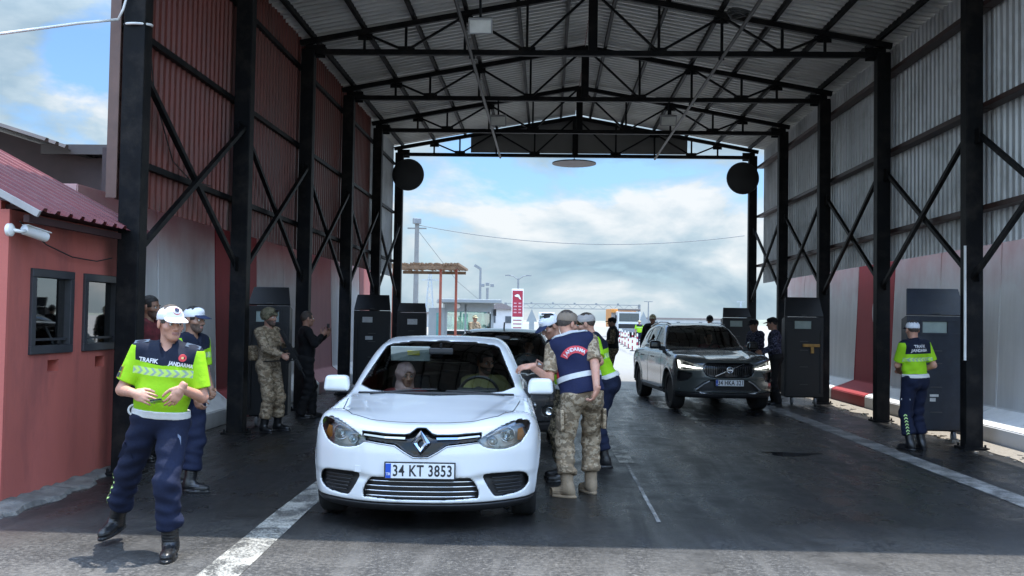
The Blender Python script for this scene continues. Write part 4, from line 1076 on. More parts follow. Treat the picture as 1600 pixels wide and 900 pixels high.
em = MB().lathe([(.058, .012), (.066, -.006), (.060, -.014), (.050, -.012), (.048, .004)], (0, sy(0, .79).y - .006, .79), (0, 1, 0), 28).build('badge_ring', m_chrome, parts['grille'], smooth=True)
MB().box((0, sy(0, .79).y - .01, .79), (.10, .008, .022)).build('badge_band', m_chrome, parts['grille'])
MB().bar((-.27, sy(-.27, .70).y - .002, .675), (.27, sy(.27, .88).y - .002, .905), .016, .01).build('grille_diagonal', m_chrome, parts['grille'])
for k in range(21):
    xx = -.42 + k * .042
    if abs(xx) < .06: continue
    MB().bar(sy(xx, .70, -.025), sy(xx, .89, -.025), .010, .014).build('grille_bar', m_gloss, parts['grille'])
number_plate(suv, (0, .0, .555), .52, .112, True, '34 HKA 321')
mirrors(suv, (1.0, 1.78, 1.20), m_gloss, (.24, .15, .16))
sbox('dashboard', (0, 1.85, 1.0), (1.36, .62, .24), m_dash, suv, 2, (.97, .7), .06)
steering(suv, (.37, 2.15, 1.08)); seats(suv, (-.38, .38), 2.5, .58); sbox('rear_bench', (0, 3.4, .62), (1.25, .5, .2), m_seat, suv); sbox('rear_backrest', (0, 3.75, .95), (1.25, .16, .6), m_seat, suv, 2, (.9, 1), .12)
for k in (-1, 0, 1): sbox('headrest', (k * .4, 3.86, 1.32), (.25, .1, .17), m_seat, suv)
MB().box((0, 2.1, 1.47), (.24, .03, .07), None, .01).build('rear_mirror', m_blk, suv)
MB().tube([sz(xx, 1.33 + .2 * (xx / .7)**2, .004) for xx in np.linspace(-.74, .74, 30)], .016, 6).build('scuttle_trim', m_blk, suv, smooth=True)

# ------------------------------------------------------------------ dark hatchback waiting behind the sedan
HB = dict(SED); HB.update(vox=.02, paint=paint('dark_car_paint', (.035, .037, .04), .18, .2), len=4.2, top=1.56, hw=.88, lipz=.30,
    hood=[(-.1, .80), (.03, .83), (.3, .90), (.8, .98), (1.2, 1.03), (2.5, 1.03), (4.3, 1.03)], nose=[(.0, .12), (.2, .05), (.4, .01), (.6, .0), (.75, .03), (.85, .08), (1.0, .3), (1.8, 1)], swell=[], crease=[(.38, .55, .2, 1.1, -.012, .03)],
    tail=[(.1, 4.0), (.5, 4.15), (1.0, 4.12), (1.6, 3.9)], plan=[(-.1, .85), (.8, .88), (3.5, .88), (4.3, .80)],
    roof=[(-.5, .2), (.8, .82), (1.1, 1.0), (1.45, 1.2), (1.8, 1.39), (2.05, 1.475), (2.5, 1.515), (3.1, 1.50), (3.7, 1.42), (4.0, 1.1), (5, .3)], cplan=[(0, 0), (2.2, .03), (3.4, .0), (4.3, -.08)],
    cwid=[(.1, .80), (1.0, .78), (1.2, .70), (1.38, .62), (1.5, .55), (1.6, .4)], arches=[(.85, .33, .355), (3.35, .33, .355)], arch=[], fire=1.1, wsmax=2.2, wsmin=.7,
    screen=[(-.03, 1.455), (.40, 1.44), (.55, 1.405), (.62, 1.27), (.70, 1.08), (.6, 1.03), (-.03, 1.01)],
    side_win=[[(1.7, 1.06), (1.95, 1.25), (2.2, 1.38), (2.45, 1.42), (2.45, 1.07)], [(2.52, 1.07), (2.52, 1.42), (3.1, 1.40), (3.4, 1.1)]],
    cuts={'lamp': (smooth_poly([(.80, .86), (.6, .82), (.45, .74), (.5, .69), (.72, .70), (.82, .78)], 4), .07, .9), 'grille': ([(-.03, .76), (.4, .74), (.38, .70), (-.03, .69)], .04, .4), 'low': ([(-.03, .52), (.5, .5), (.44, .34), (-.03, .33)], .05, .5), 'fog': (smooth_poly([(.60, .50), (.76, .49), (.78, .40), (.62, .39)], 4), .04, .7)},
    cutname={'lamp': ('headlight', m_refl), 'grille': ('grille', m_gloss), 'low': ('air_intake', m_blk), 'fog': ('fog_recess', m_blk)})
hb = empty('parked_car', (-.64, 12.5, 0), R(.5), 'dark hatchback waiting close behind the white sedan', 'car')
parts, sy, sz, sx = car(HB, hb)
for s in (-1, 1):
    wheel(hb, s * .77, .85, .32, .2, m_rim, s); wheel(hb, s * .77, 3.35, .32, .2, m_rim, s)
    f = parts['fog'][0 if s < 0 else 1]; p = sy(s * .69, .445, -.02)
    MB().lathe([(.052, .02), (.055, -.006), (.045, -.008), (.04, .004), (0, -.004)], p, (0, 1, 0), 20).build('fog_lamp', m_chrome, f, smooth=True)
    MB().tube([sx(s, yy, .82, .022) for yy in np.linspace(2.1, 2.3, 6)], .012, 8).build('door_handle', m_chrome, hb, smooth=True)
    seam(parts['body'], 'door_gap', lambda a, b: sx(s, a, b, -.001), [(1.3, .35), (1.3, .7), (1.38, .95)], .004)
    MB().tube([sx(s, yy, 1.40, .0) + Vector((-s * .05, 0, .06)) for yy in np.linspace(2.0, 3.5, 8)], .013, 6).build('roof_rail', m_silver, hb, smooth=True)
mirrors(hb, (.93, 1.5, 1.06), HB['paint'], (.22, .14, .15))
sbox('dashboard', (0, 1.5, .86), (1.3, .6, .26), m_dash, hb, 2, (.97, .7), .06); steering(hb, (.36, 1.85, .98)); seats(hb, (-.36, .36), 2.15, .46)
MB().box((0, 1.75, 1.38), (.22, .03, .06), None, .01).build('rear_mirror', m_blk, hb)
MB().tube([(0, 2.35, 1.50), (0, 2.42, 1.56), (0, 2.5, 1.60)], .012, 6).build('aerial', m_blk, hb)
# ================================================================== people
def V3(*a): return np.array(a, float)
def rot(rx=0, ry=0, rz=0): return np.array(Matrix.Rotation(R(rz), 3, 'Z') @ Matrix.Rotation(R(ry), 3, 'Y') @ Matrix.Rotation(R(rx), 3, 'X'))
def rcone(p, a, b, ra, rb):
    d = b - a; h = np.clip(((p - a) @ d) / max(d @ d, 1e-9), 0, 1)
    return np.linalg.norm(p - a - h[:, None] * d, axis=1) - (ra + (rb - ra) * h)
def ell(p, c, r, rm=None):
    q = p - c
    if rm is not None: q = q @ rm
    k0 = np.linalg.norm(q / r, axis=1); k1 = np.linalg.norm(q / (np.asarray(r)**2), axis=1)
    return k0 * (k0 - 1) / np.maximum(k1, 1e-9)
def blend(ds, k):
    r = ds[0]
    for d in ds[1:]: r = smin(r, d, k)
    return r
def field(fn, lo, hi, vox):
    A = [np.arange(lo[i], hi[i] + vox, vox) for i in range(3)]
    g = np.stack(np.meshgrid(*A, indexing='ij'), -1).reshape(-1, 3)
    F = fn(g).reshape([len(a) for a in A])
    return nets(F, *A)
def ik(s, w, a, b, pole):
    d = w - s; L = np.linalg.norm(d); L = min(L, (a + b) * .999); n = d / np.linalg.norm(d); w = s + n * L
    x = (a * a - b * b + L * L) / (2 * L); hgt = math.sqrt(max(a * a - x * x, 0))
    q = np.asarray(pole, float); q = q - n * (q @ n); q /= max(np.linalg.norm(q), 1e-6)
    return s + n * x + q * hgt, w
def skin(name, col):
    if name in MATS: return MATS[name]
    m, nt, b, out = new_mat(name); v = coord(nt, 'Object')
    c = ramp(nt, noise(nt, v, 22, 5, .6), [(.3, tuple(x * .8 for x in col)), (.7, (col[0] * 1.12, col[1] * 1.05, col[2] * 1.0))])
    c = mixc(nt, ramp(nt, noise(nt, v, 9, 2), [(.45, (0,) * 3), (.7, (.45,) * 3)]), c, (col[0] * 1.0, col[1] * .72, col[2] * .66))
    nt.links.new(c, b.inputs['Base Color']); b.inputs['Roughness'].default_value = .5
    b.inputs['Subsurface Weight'].default_value = .0
    bump(nt, b, noise(nt, v, 160, 2), .12, .004); MATS[name] = m; return m
def cloth(name, col, var=.12, rough=.85): return M(name, col, rough, 0, var, 8, .35, 55, spec=.25)
def camo(name, cols, scale=11):
    if name in MATS: return MATS[name]
    m, nt, b, out = new_mat(name); v = coord(nt, 'Object', (1, 1, 1.5))
    c = cols[0]; o = None
    for i, cc in enumerate(cols[1:]):
        mp = nd(nt, 'ShaderNodeMapping'); mp.inputs['Location'].default_value = (i * 3.1, i * 1.7, i * 5.3); nt.links.new(v, mp.inputs[0])
        f = noise(nt, mp.outputs[0], scale * (1 + .35 * i), 4, .6, .4)
        c = mixc(nt, ramp(nt, f, [(.51, (0,) * 3), (.535, (1,) * 3)]), c, cc)
    nt.links.new(c, b.inputs['Base Color']); b.inputs['Roughness'].default_value = .9; b.inputs['Specular IOR Level'].default_value = .2
    bump(nt, b, noise(nt, v, 14, 4), .4, .02); MATS[name] = m; return m
def hivis(name, back=False, long_yoke=1.30):
    """lime shirt with navy yoke, grey chevron band; pattern follows the torso (rest-pose coordinates on the mesh)"""
    if name in MATS: return MATS[name]
    m, nt, b, out = new_mat(name)
    at = nt.nodes.new('ShaderNodeAttribute'); at.attribute_name = 'rest'
    s = nt.nodes.new('ShaderNodeSeparateXYZ'); nt.links.new(at.outputs['Vector'], s.inputs[0]); X, Y, Z = s.outputs
    ax = mathn(nt, 'ABSOLUTE', X)
    lim = mixc(nt, noise(nt, at.outputs['Vector'], 7, 4), (.24, .50, .010), (.33, .62, .015))
    line = mathn(nt, 'SUBTRACT', long_yoke, mathn(nt, 'MULTIPLY', mathn(nt, 'SUBTRACT', .12, ax), .10 if not back else -.0))
    up = mathn(nt, 'GREATER_THAN', Z, line)
    insh = mathn(nt, 'LESS_THAN', ax, mathn(nt, 'SUBTRACT', .205, mathn(nt, 'MULTIPLY', mathn(nt, 'SUBTRACT', 1.46, Z), .12)))
    top = mathn(nt, 'GREATER_THAN', Z, 1.455)
    yoke = mathn(nt, 'MAXIMUM', mathn(nt, 'MULTIPLY', up, insh), top)
    c = mixc(nt, yoke, lim, (.006, .010, .024))
    z0 = 1.225 if back else 1.292
    dz = mathn(nt, 'ABSOLUTE', mathn(nt, 'SUBTRACT', Z, z0))
    band = mathn(nt, 'MULTIPLY', mathn(nt, 'LESS_THAN', dz, .026), mathn(nt, 'LESS_THAN', ax, .20))
    ch = mathn(nt, 'FRACT', mathn(nt, 'DIVIDE', mathn(nt, 'ADD', mathn(nt, 'ADD', X, 1), dz), .05))
    cc = mixc(nt, mathn(nt, 'GREATER_THAN', ch, .42), (.30, .42, .34), (.50, .74, .16))
    c = mixc(nt, band, c, cc)
    nt.links.new(c, b.inputs['Base Color']); b.inputs['Roughness'].default_value = .75; b.inputs['Specular IOR Level'].default_value = .25
    bump(nt, b, noise(nt, at.outputs['Vector'], 16, 4), .3, .02); MATS[name] = m; return m
def decal(tree, c, nrm, xax, polys, mat, name, parent, off=.003, mesh=None):
    """flat marking laid on a garment: vertices are dropped on the cloth along -nrm"""
    nrm = Vector(nrm).normalized(); x = Vector(xax); x = (x - nrm * x.dot(nrm)).normalized(); y = nrm.cross(x); c = Vector(c)
    V, F = (mesh if mesh else ([], []))
    if not mesh:
        for po in polys:
            F.append(tuple(range(len(V), len(V) + len(po)))); V += po
    W = []
    for a, b in V:
        o = c + x * a + y * b; h = tree.ray_cast(o + nrm * .25, -nrm)
        W.append((h[0] if h[0] is not None and (h[0] - o).length < .2 else o) + nrm * off)
    return obj(name, W, F, mat, parent)
def text_decal(tree, c, nrm, xax, body, size, mat, name, parent, sx=1., arch=0, off=.0045):
    t = text_mesh(name, body, size, mat, None, None, 0, .0012, sx)
    V = [(v.co.x, v.co.y - (arch * v.co.x**2)) for v in t.data.vertices]; F = [tuple(p.vertices) for p in t.data.polygons]
    bpy.data.objects.remove(t); return decal(tree, c, nrm, xax, None, mat, name, parent, off, (V, F))
m_eye = M('eye_white', (.6, .58, .55), .3); m_iris = M('eye_dark', (.02, .015, .012), .2)
m_hair = M('dark_hair', (.012, .010, .009), .6, 0, .4, 60, .6, 120); m_hairg = M('grey_brown_hair', (.06, .045, .035), .65, 0, .4, 60, .6, 120)
m_leather = M('black_leather', (.010, .010, .011), .32, 0, .3, 25, .3, 40)
m_suede = M('tan_boot_suede', (.23, .17, .11), .9, 0, .2, 20, .4, 50)
m_white_c = M('white_webbing', (.62, .62, .60), .6, 0, .06, 20, .2, 80); m_refband = M('reflective_tape', (.48, .49, .49), .5, 0, .08, 20)
m_capw = M('white_cap_cloth', (.66, .67, .69), .8, 0, .06, 20, .2, 60); m_navy = cloth('navy_cloth', (.006, .010, .025)); m_navyc = cloth('navy_cap_cloth', (.02, .03, .07))
HAND_OPEN = (12, 18, 12); HAND_REST = (28, 40, 25); HAND_GRIP = (55, 80, 50)

def hand_field(p, curl, thumb=30, spread=1.):
    """hand in its own frame: x along the fingers, y to the thumb side, z out of the back"""
    d = [ell(p, V3(.045, .0, 0), (.056, .042, .017)), rcone(p, V3(-.03, 0, 0), V3(.03, 0, 0), .027, .026)]
    k = .012; out = blend(d, k)
    for i, (y, L, r) in enumerate(((.031, .074, .0092), (.0105, .083, .0095), (-.0105, .077, .0090), (-.030, .060, .0080))):
        a = V3(.082 - abs(i - 1.2) * .006, y, .001); an = 0; sp = R((y / .03) * 5 * spread)
        seg = [L * .46, L * .31, L * .25]; rr = [r, r * .93, r * .86, r * .74]
        f = None
        for s in range(3):
            an += R(curl[s] * (1 + .06 * i)); b = a + seg[s] * V3(math.cos(an) * math.cos(sp), math.cos(an) * math.sin(sp), -math.sin(an))
            q = rcone(p, a, b, rr[s], rr[s + 1]); f = q if f is None else np.minimum(f, q); a = b
        out = smin(out, f, .007)
    a = V3(.012, .026, -.004); t = R(thumb)
    b = a + .042 * V3(math.cos(t + .35), math.sin(t + .35), -.25); c = b + .032 * V3(math.cos(t - .05), math.sin(t - .05), -.35); e = c + .026 * V3(math.cos(t - .3), math.sin(t - .3), -.4)
    th = np.minimum(np.minimum(rcone(p, a, b, .0135, .0115), rcone(p, b, c, .0113, .0102)), rcone(p, c, e, .0102, .0085))
    return smin(out, th, .010)
def head_field(p, fem=0):
    d = [ell(p, V3(0, .016, .036), (.077, .097, .092)), ell(p, V3(0, -.022, -.040), (.060, .072, .080)), ell(p, V3(0, -.060, -.092), (.030, .028, .024))]
    o = blend(d, .03)
    ax = p.copy(); ax[:, 0] = np.abs(ax[:, 0])
    o = smin(o, ell(ax, V3(.046, -.052, -.022), (.022, .028, .020)), .02)
    o = smin(o, ell(ax, V3(.026, -.078, .026), (.030, .014, .009)), .014)
    o = smax(o, -(np.linalg.norm(ax - V3(.031, -.098, .005), axis=1) - .0165), .010)
    o = smin(o, rcone(p, V3(0, -.086, .014), V3(0, -.109, -.026), .0085, .0125), .012)
    o = smin(o, ell(ax, V3(.011, -.097, -.032), (.0085, .011, .0075)), .006)
    o = smin(o, ell(p, V3(0, -.086, -.056), (.023, .011, .0048)), .006); o = smin(o, ell(p, V3(0, -.084, -.066), (.019, .011, .0055)), .006)
    o = smin(o, ell(ax, V3(.080, .014, -.004), (.0085, .021, .033)), .007)
    return o

def person(loc, rz, label, sc=1., vox=.011, lean=(0, 0, 0), pelvis=(0, 0, 0), hands=None, feet=None, head=(0, 0, 0), skin_m=None, girth=1.,
           top='shirt', top_m=None, sleeve='short', leg_m=None, boot_m=None, bare_boot=False, hat=None, hat_m=None, brim_m=None, hair=None, group=None,
           belt=None, vest=None, knee_pole=((0, -1, .0), (0, -1, 0)), elbow_pole=((-.6, .6, -.5), (.6, .6, -.5)), beard=None, collar=None, tuck=True, scarf=None, yoke_text=None, detail=True, hem=.97):
    skin_m = skin_m or skin('skin_tan', (.36, .20, .14))
    boot_m = boot_m or m_leather
    pel = V3(*pelvis) + V3(0, 0, .95); Rm = rot(*lean)
    U = lambda *q: pel + Rm @ (V3(*q) - V3(0, 0, .95))
    D = {}
    D['neck'] = U(0, .012, 1.46); hc = U(0, -.012, 1.625); Hm = rot(head[1], head[2], head[0])
    hc = hc + Hm @ V3(0, -.012, 0)
    sh = {s: U(s * .180, .012, 1.415) for s in (-1, 1)}
    hip = {s: pel + V3(s * .092, 0, -.03) for s in (-1, 1)}
    feet = feet or ((-.11, .0, .0, -8), (.11, .0, .0, 8)); feet = {-1: feet[0], 1: feet[1]}
    hands = hands or (None, None); hands = {-1: hands[0], 1: hands[1]}
    hd = {}; kn = {}; an = {}; el_ = {}; wr = {}
    for i, s in enumerate((-1, 1)):
        f = feet[s]; ft = V3(f[0], f[1] + .0, f[2] + .085); kn[s], an[s] = ik(hip[s], ft, .435, .42, knee_pole[i])
        hx = hands[s] or dict(at=tuple(sh[s] + V3(s * .07, -.06, -.54)))
        tgt = V3(*hx['at']); el_[s], wr[s] = ik(sh[s], tgt, .295, .262, hx.get('pole', elbow_pole[i])); hd[s] = hx
    mats_leg = leg_m; objs = {}
    g = girth
    # ---- continuous body
    def torso(p, e=0.):
        r_ = lambda a: tuple(x + e for x in a)
        return blend([ell(p, U(0, .0, 1.30), r_((.168, .108 * (.5 + .5 * g), .175)), Rm), ell(p, U(0, -.012 * g, 1.10), r_((.150 * g, .108 * g, .165)), Rm), ell(p, U(0, .012, .955), r_((.165, .118, .125)), Rm),
                      rcone(p, sh[-1] * .85 + sh[1] * .15, sh[1] * .85 + sh[-1] * .15, .068 + e, .068 + e), rcone(p, U(0, .018, 1.36), D['neck'], .10 + e, .058 + e * .6)], .045)
    def arm(p, s, e=0., a0=.050, a1=.041):
        return smin(rcone(p, sh[s], el_[s], a0 + e, a1 + e), rcone(p, el_[s], wr[s], .041 + e, .029 + e), .015)
    def leg(p, s, e=0.):
        return blend([rcone(p, hip[s], kn[s], .088 + e, .058 + e), rcone(p, kn[s], an[s], .056 + e, .038 + e)], .02)
    def body(p):
        d = torso(p, -.012)
        for s in (-1, 1):
            d = smin(d, arm(p, s, 0 if sleeve != 'long' else -.006), .02)
            d = smin(d, leg(p, s, -.014), .02); d = smin(d, rcone(p, an[s], an[s] + rot(0, 0, feet[s][3]) @ rot(feet[s][4] if len(feet[s]) > 4 else 0) @ V3(0, -.10, -.045), .026, .020), .02)
        d = smin(d, rcone(p, D['neck'] + V3(0, .0, -.02), hc + Hm @ V3(0, .02, -.05), .058, .054), .02)
        return smin(d, ell(p, hc + Hm @ V3(0, .01, .01), (.070, .088, .10), Hm), .02)
    pts = np.array([pel, hc, *sh.values(), *el_.values(), *wr.values(), *kn.values(), *an.values(), *(an[s] + rot(0, 0, feet[s][3]) @ V3(0, -.18, -.06) for s in (-1, 1))])
    lo = pts.min(0) - .17; hi = pts.max(0) + .17; hi[2] = hc[2] + .14; lo[2] = pts[:, 2].min() - .06
    P, Q, N = field(body, lo, hi, vox * 1.15); allP, allQ, allN, allM = [P], [Q], [N], [np.zeros(len(Q), int)]
    n0 = len(P)
    hv = min(.0065, vox * .55)
    P, Q, N = field(head_field, (-.10, -.135, -.135), (.10, .13, .145), hv)
    cz = P[Q].mean(1); lip = (np.abs(cz[:, 0]) < .024 * (1 - ((cz[:, 2] + .061) / .02)**2 * .5)) & (cz[:, 1] < -.084) & (cz[:, 2] < -.051) & (cz[:, 2] > -.071)
    bd = np.zeros(len(Q), bool)
    if beard: bd = (cz[:, 1] < .03) & (cz[:, 2] < -.035 - .10 * np.clip(.075 + cz[:, 1], -.1, .02)) & ~lip & (np.abs(cz[:, 0]) < .08) & (cz[:, 2] < np.where(np.abs(cz[:, 0]) > .03, -.02, -.040))
    P = hc + P @ Hm.T; N = N @ Hm.T
    allP.append(P); allQ.append(Q + n0); allN.append(N); allM.append(np.where(bd, 2, np.where(lip, 1, 0))); n0 += len(P)
    for i, s in enumerate((-1, 1)):
        h = hd[s]; fx = (wr[s] - el_[s]); fx /= np.linalg.norm(fx)
        x = V3(*h['dir']) if 'dir' in h else fx; x = x / np.linalg.norm(x)
        z = V3(*h.get('back', (s, 0, 0))); z = z - x * (z @ x); z /= np.linalg.norm(z); y = np.cross(z, x)
        # thumb side: mirror for the other hand
        my = h.get('thumb', None)
        ysg = 1.0
        if my is not None and (y @ V3(*my)) < 0: ysg = -1.0
        if my is None and (y @ V3(0, -1, .3)) < 0: ysg = -1.0
        hv = .0042 if vox < .012 else (.0055 if vox < .015 else .008)
        P, Q, N = field(lambda p: hand_field(p, h.get('curl', HAND_REST), h.get('tang', 30)), (-.05, -.06, -.11), (.20, .11, .04), hv)
        B = np.stack([x, y * ysg, z], 1)
        P = wr[s] + P @ B.T; N = N @ B.T
        if ysg < 0: Q = Q[:, ::-1]
        allP.append(P); allQ.append(Q + n0); allN.append(N); allM.append(np.zeros(len(Q), int)); n0 += len(P)
    lipm = M('lip_tone', (.33, .155, .125), .45); bm_ = M('stubble', (.10, .065, .05), .7, 0, .3, 60)
    root = obj('person', np.concatenate(allP), np.concatenate(allQ), [skin_m, lipm, bm_], None, np.concatenate(allM), True, np.concatenate(allN))
    root.location = loc; root.rotation_euler = (0, 0, R(rz)); root.scale = (sc,) * 3
    tag(root, label, 'person', group)
    def attach(name, fn, mt, lo_, hi_, v=None, rest=False, sm=True):
        P, Q, N = field(fn, lo_, hi_, v or vox)
        if not len(Q): return None
        o = obj(name, P, Q, mt, root, None, True, N)
        if rest:
            a = o.data.attributes.new('rest', 'FLOAT_VECTOR', 'POINT')
            q = ((P - pel) @ Rm) + V3(0, 0, .95)
            # sleeves: keep them out of the yoke
            a.data.foreach_set('vector', q.astype(np.float32).ravel())
        return o
    def treeof(o): return BVHTree.FromPolygons([v.co for v in o.data.vertices], [p.vertices for p in o.data.polygons])
    # ---- face details
    if detail:
        for s in (-1, 1):
            c = hc + Hm @ V3(s * .031, -.0775, .004)
            e = MB().lathe([(0, -.0125), (.008, -.0095), (.0125, 0), (.008, .0095), (0, .0125)], c, tuple(Hm @ V3(0, 1, 0)), 12).build('eye', m_eye, root, smooth=True)
            MB().lathe([(0, -.0135), (.0045, -.0128), (.006, -.0108)], c, tuple(Hm @ V3(0, 1, 0)), 10).build('iris', m_iris, e, smooth=True)
            MB().tube([hc + Hm @ V3(s * a, b, c_) for a, b, c_ in ((.014, -.092, .0245), (.028, -.093, .029), (.046, -.083, .025))], [.0035, .004, .0022], 6).build('eyebrow', m_hair if hair is not m_hairg else m_hairg, root, smooth=True)
    wq = lambda p: p[:, 2] * 0
    fold = lambda p, a, f: a * np.sin(f * p[:, 2] + 3.2 * np.sin(8 * p[:, 0] + 2.1) + 2.6 * np.sin(9 * p[:, 1] + loc[0] * 5)) * (.5 + .5 * np.sin(7.3 * p[:, 0] + 5.1 * p[:, 2] + 11 * p[:, 1]))
    # ---- trousers
    if leg_m is not None:
        def trousers(p):
            d = blend([ell(p, U(0, .012, .965), (.182 * (.4 + .6 * g), .134 * (.3 + .7 * g), .125), Rm)] + [ell(p, hip[s] + V3(-s * .02, .04, -.01), (.098, .10, .11)) for s in (-1, 1)], .04)
            for s in (-1, 1):
                bt = an[s] + (kn[s] - an[s]) * (.42 if tuck else .0)
                q = rcone(p, hip[s], kn[s], .107, .085)
                q2 = rcone(p, kn[s], an[s], .086, .080)
                q = smin(q, q2, .03)
                if tuck: q = smin(q, ell(p, an[s] + (kn[s] - an[s]) * .38, (.082, .088, .07)), .03)
                ax_ = an[s] - kn[s]; ax_ = ax_ / np.linalg.norm(ax_); cut = an[s] + (kn[s] - an[s]) * (.27 if tuck else -.08)
                q = np.where((p - kn[s]) @ ax_ > .1, smax(q, (p - cut) @ ax_, .02), q)
                d = smin(d, q, .03)
            kd = np.minimum(*[np.abs(p[:, 2] - kn[s][2]) for s in (-1, 1)])
            return d + fold(p, .0065, 31) + fold(p[:, [1, 0, 2]], .005, 57) + .004 * np.sin(p[:, 2] * 75 + 9 * p[:, 0] - 14 * p[:, 1]) * np.exp(-((p[:, 2] - .32) / .16)**2)
        tb = np.array([pel, *hip.values(), *kn.values(), *an.values()]); o = attach('trousers', lambda p: np.maximum(trousers(p), (p - U(0, 0, 1.035)) @ (Rm @ V3(0, 0, 1))), leg_m, tb.min(0) - .17, np.maximum(tb.max(0) + .17, U(0, 0, 1.06) + .17)); objs['trousers'] = o
    # ---- boots
    for s in (-1, 1):
        fm_ = rot(0, 0, feet[s][3]); fp = feet[s][4] if len(feet[s]) > 4 else 0
        fr = fm_ @ rot(fp, 0, 0)
        a = an[s]
        def boot(p):
            q = (p - a) @ fr
            d = blend([rcone(q, V3(0, .012, .0), V3(0, -.075, -.040), .052, .046), ell(q, V3(0, -.125, -.045), (.050, .080, .040)), ell(q, V3(0, .03, -.040), (.042, .046, .046))], .025)
            d = smax(d, -.078 - q[:, 2], .004)
            sole = np.maximum(np.maximum(ell(q * V3(1, 1, 0) + V3(0, 0, 0), V3(0, -.062, 0), (.056, .152, .05)), q[:, 2] + .064), -.086 - q[:, 2])
            ax_ = kn[s] - a; L = np.linalg.norm(ax_)
            sh_ = rcone(p, a + V3(0, 0, -.02), a + ax_ / L * .21, .055, .062)
            sh_ = np.maximum(sh_, (p - a) @ (ax_ / L) - .205)
            d = smin(d, sh_ if tuck else sh_ + .02, .02)
            lace = .0012 * np.sin(q[:, 2] * 300) * (q[:, 1] < -.02) * (q[:, 2] > -.04)
            return np.minimum(d + lace, sole)
        bl = np.minimum(a, kn[s] * .4 + a * .6); bh = np.maximum(a, kn[s] * .5 + a * .5)
        o = attach('boot', boot, boot_m, np.minimum(a - .22, bl - .1), np.maximum(a + .13, bh + .1) * V3(1, 1, 0) + V3(0, 0, a[2] + .22), max(.008, vox * .8))
    # ---- upper garment
    def upper(p, e=.016, cutarm=None, hem_z=None, rough=1.):
        d = torso(p, e); hem_z = hem if hem_z is None else hem_z
        d = d + fold(p, .005 * rough, 30) + fold(p[:, [1, 0, 2]], .0035 * rough, 47)
        for s in (-1, 1):
            if sleeve == 'none' or cutarm == 'none': break
            ua = el_[s] - sh[s]; ua = ua / np.linalg.norm(ua)
            if sleeve == 'short':
                q = np.maximum(rcone(p, sh[s], el_[s], .066 + e * .5, .060 + e * .5), (p - sh[s]) @ ua - .235)
            else:
                fa = wr[s] - el_[s]; fa = fa / np.linalg.norm(fa)
                q = smin(rcone(p, sh[s], el_[s], .064 + e * .4, .054 + e * .4), np.maximum(rcone(p, el_[s], wr[s], .053 + e * .4, .042), (p - wr[s]) @ fa + .005), .02) + fold(p, .005, 60)
            d = smin(d, q, .03)
        zl = (p - pel) @ (Rm @ V3(0, 0, 1)) + .95
        d = np.maximum(d, hem_z - zl)
        d = np.maximum(d, -(rcone(p, U(0, -.035, 1.50), U(0, -.075, 1.60), .052, .09)))
        if collar: d = np.maximum(d, -rcone(p, U(0, -.115, 1.405), U(0, -.07, 1.50), .014, .050))
        return d
    ub = np.array([U(0, 0, .9), U(0, 0, 1.52), *sh.values(), *el_.values()] + (list(wr.values()) if sleeve == 'long' else [])); ulo = ub.min(0) - .19; uhi = ub.max(0) + .19; uhi[2] = max(ub[:, 2].max() + .06, U(0, 0, 1.5)[2] + .04)
    shirt = attach('shirt' if top == 'shirt' else top, upper, top_m, ulo, uhi, None, True); objs['shirt'] = shirt
    if collar:
        o = attach('collar', lambda p: np.maximum(np.maximum(ell(p, U(0, .008, 1.475), (.079, .082, .045), Rm), -ell(p, U(0, -.002, 1.50), (.062, .066, .075), Rm)), -rcone(p, U(0, -.05, 1.44), U(0, -.10, 1.53), .030, .055)), collar, U(0, 0, 1.47) - .13, U(0, 0, 1.47) + .13, .006)
    if belt:
        o = attach('belt', lambda p: np.maximum(smax(blend([torso(p, .026), ell(p, U(0, .012, .975), (.176 * (.4 + .6 * g), .130 * (.3 + .7 * g), .16), Rm)], .03), -torso(p, .006), .002), np.abs((p - U(0, 0, 1.0)) @ (Rm @ V3(0, 0, 1))) - .027), belt, U(0, 0, 1.0) - .24, U(0, 0, 1.0) + .24, .009)
        tb = treeof(o); n = Rm @ V3(0, -1, 0)
        decal(tb, U(0, 0, 1.0), n, Rm @ V3(1, 0, 0), [[(-.032, -.03), (.032, -.03), (.032, .03), (-.032, .03)]], M('buckle', (.5, .5, .48), .3, .4), 'buckle', o, .006)
        for k, (sx_, mt_) in enumerate(((-.13, m_white_c), (.135, m_leather))):
            sbox('belt_pouch', tuple(U(sx_, -.11 + abs(sx_) * .35, .985)), (.055, .04, .10), mt_, o, 1)
    if vest:
        vm, hz = vest
        vfn = lambda p: np.maximum(np.maximum(torso(p, .040) + fold(p, .005, 25), hz - ((p - pel) @ (Rm @ V3(0, 0, 1)) + .95)), np.maximum(-rcone(p, U(0, -.02, 1.49), U(0, -.06, 1.62), .058, .10), np.maximum.reduce([-(rcone(p, sh[s] + Rm @ V3(s * .055, 0, -.03), sh[s] + Rm @ V3(s * .055, 0, -.12), .062, .07)) for s in (-1, 1)])))
        objs['vest'] = attach('vest', vfn, vm, U(0, 0, .85) - V3(.28, .28, .1), np.maximum(U(0, 0, 1.5), U(0, 0, .9)) + V3(.28, .28, .06), None, True)
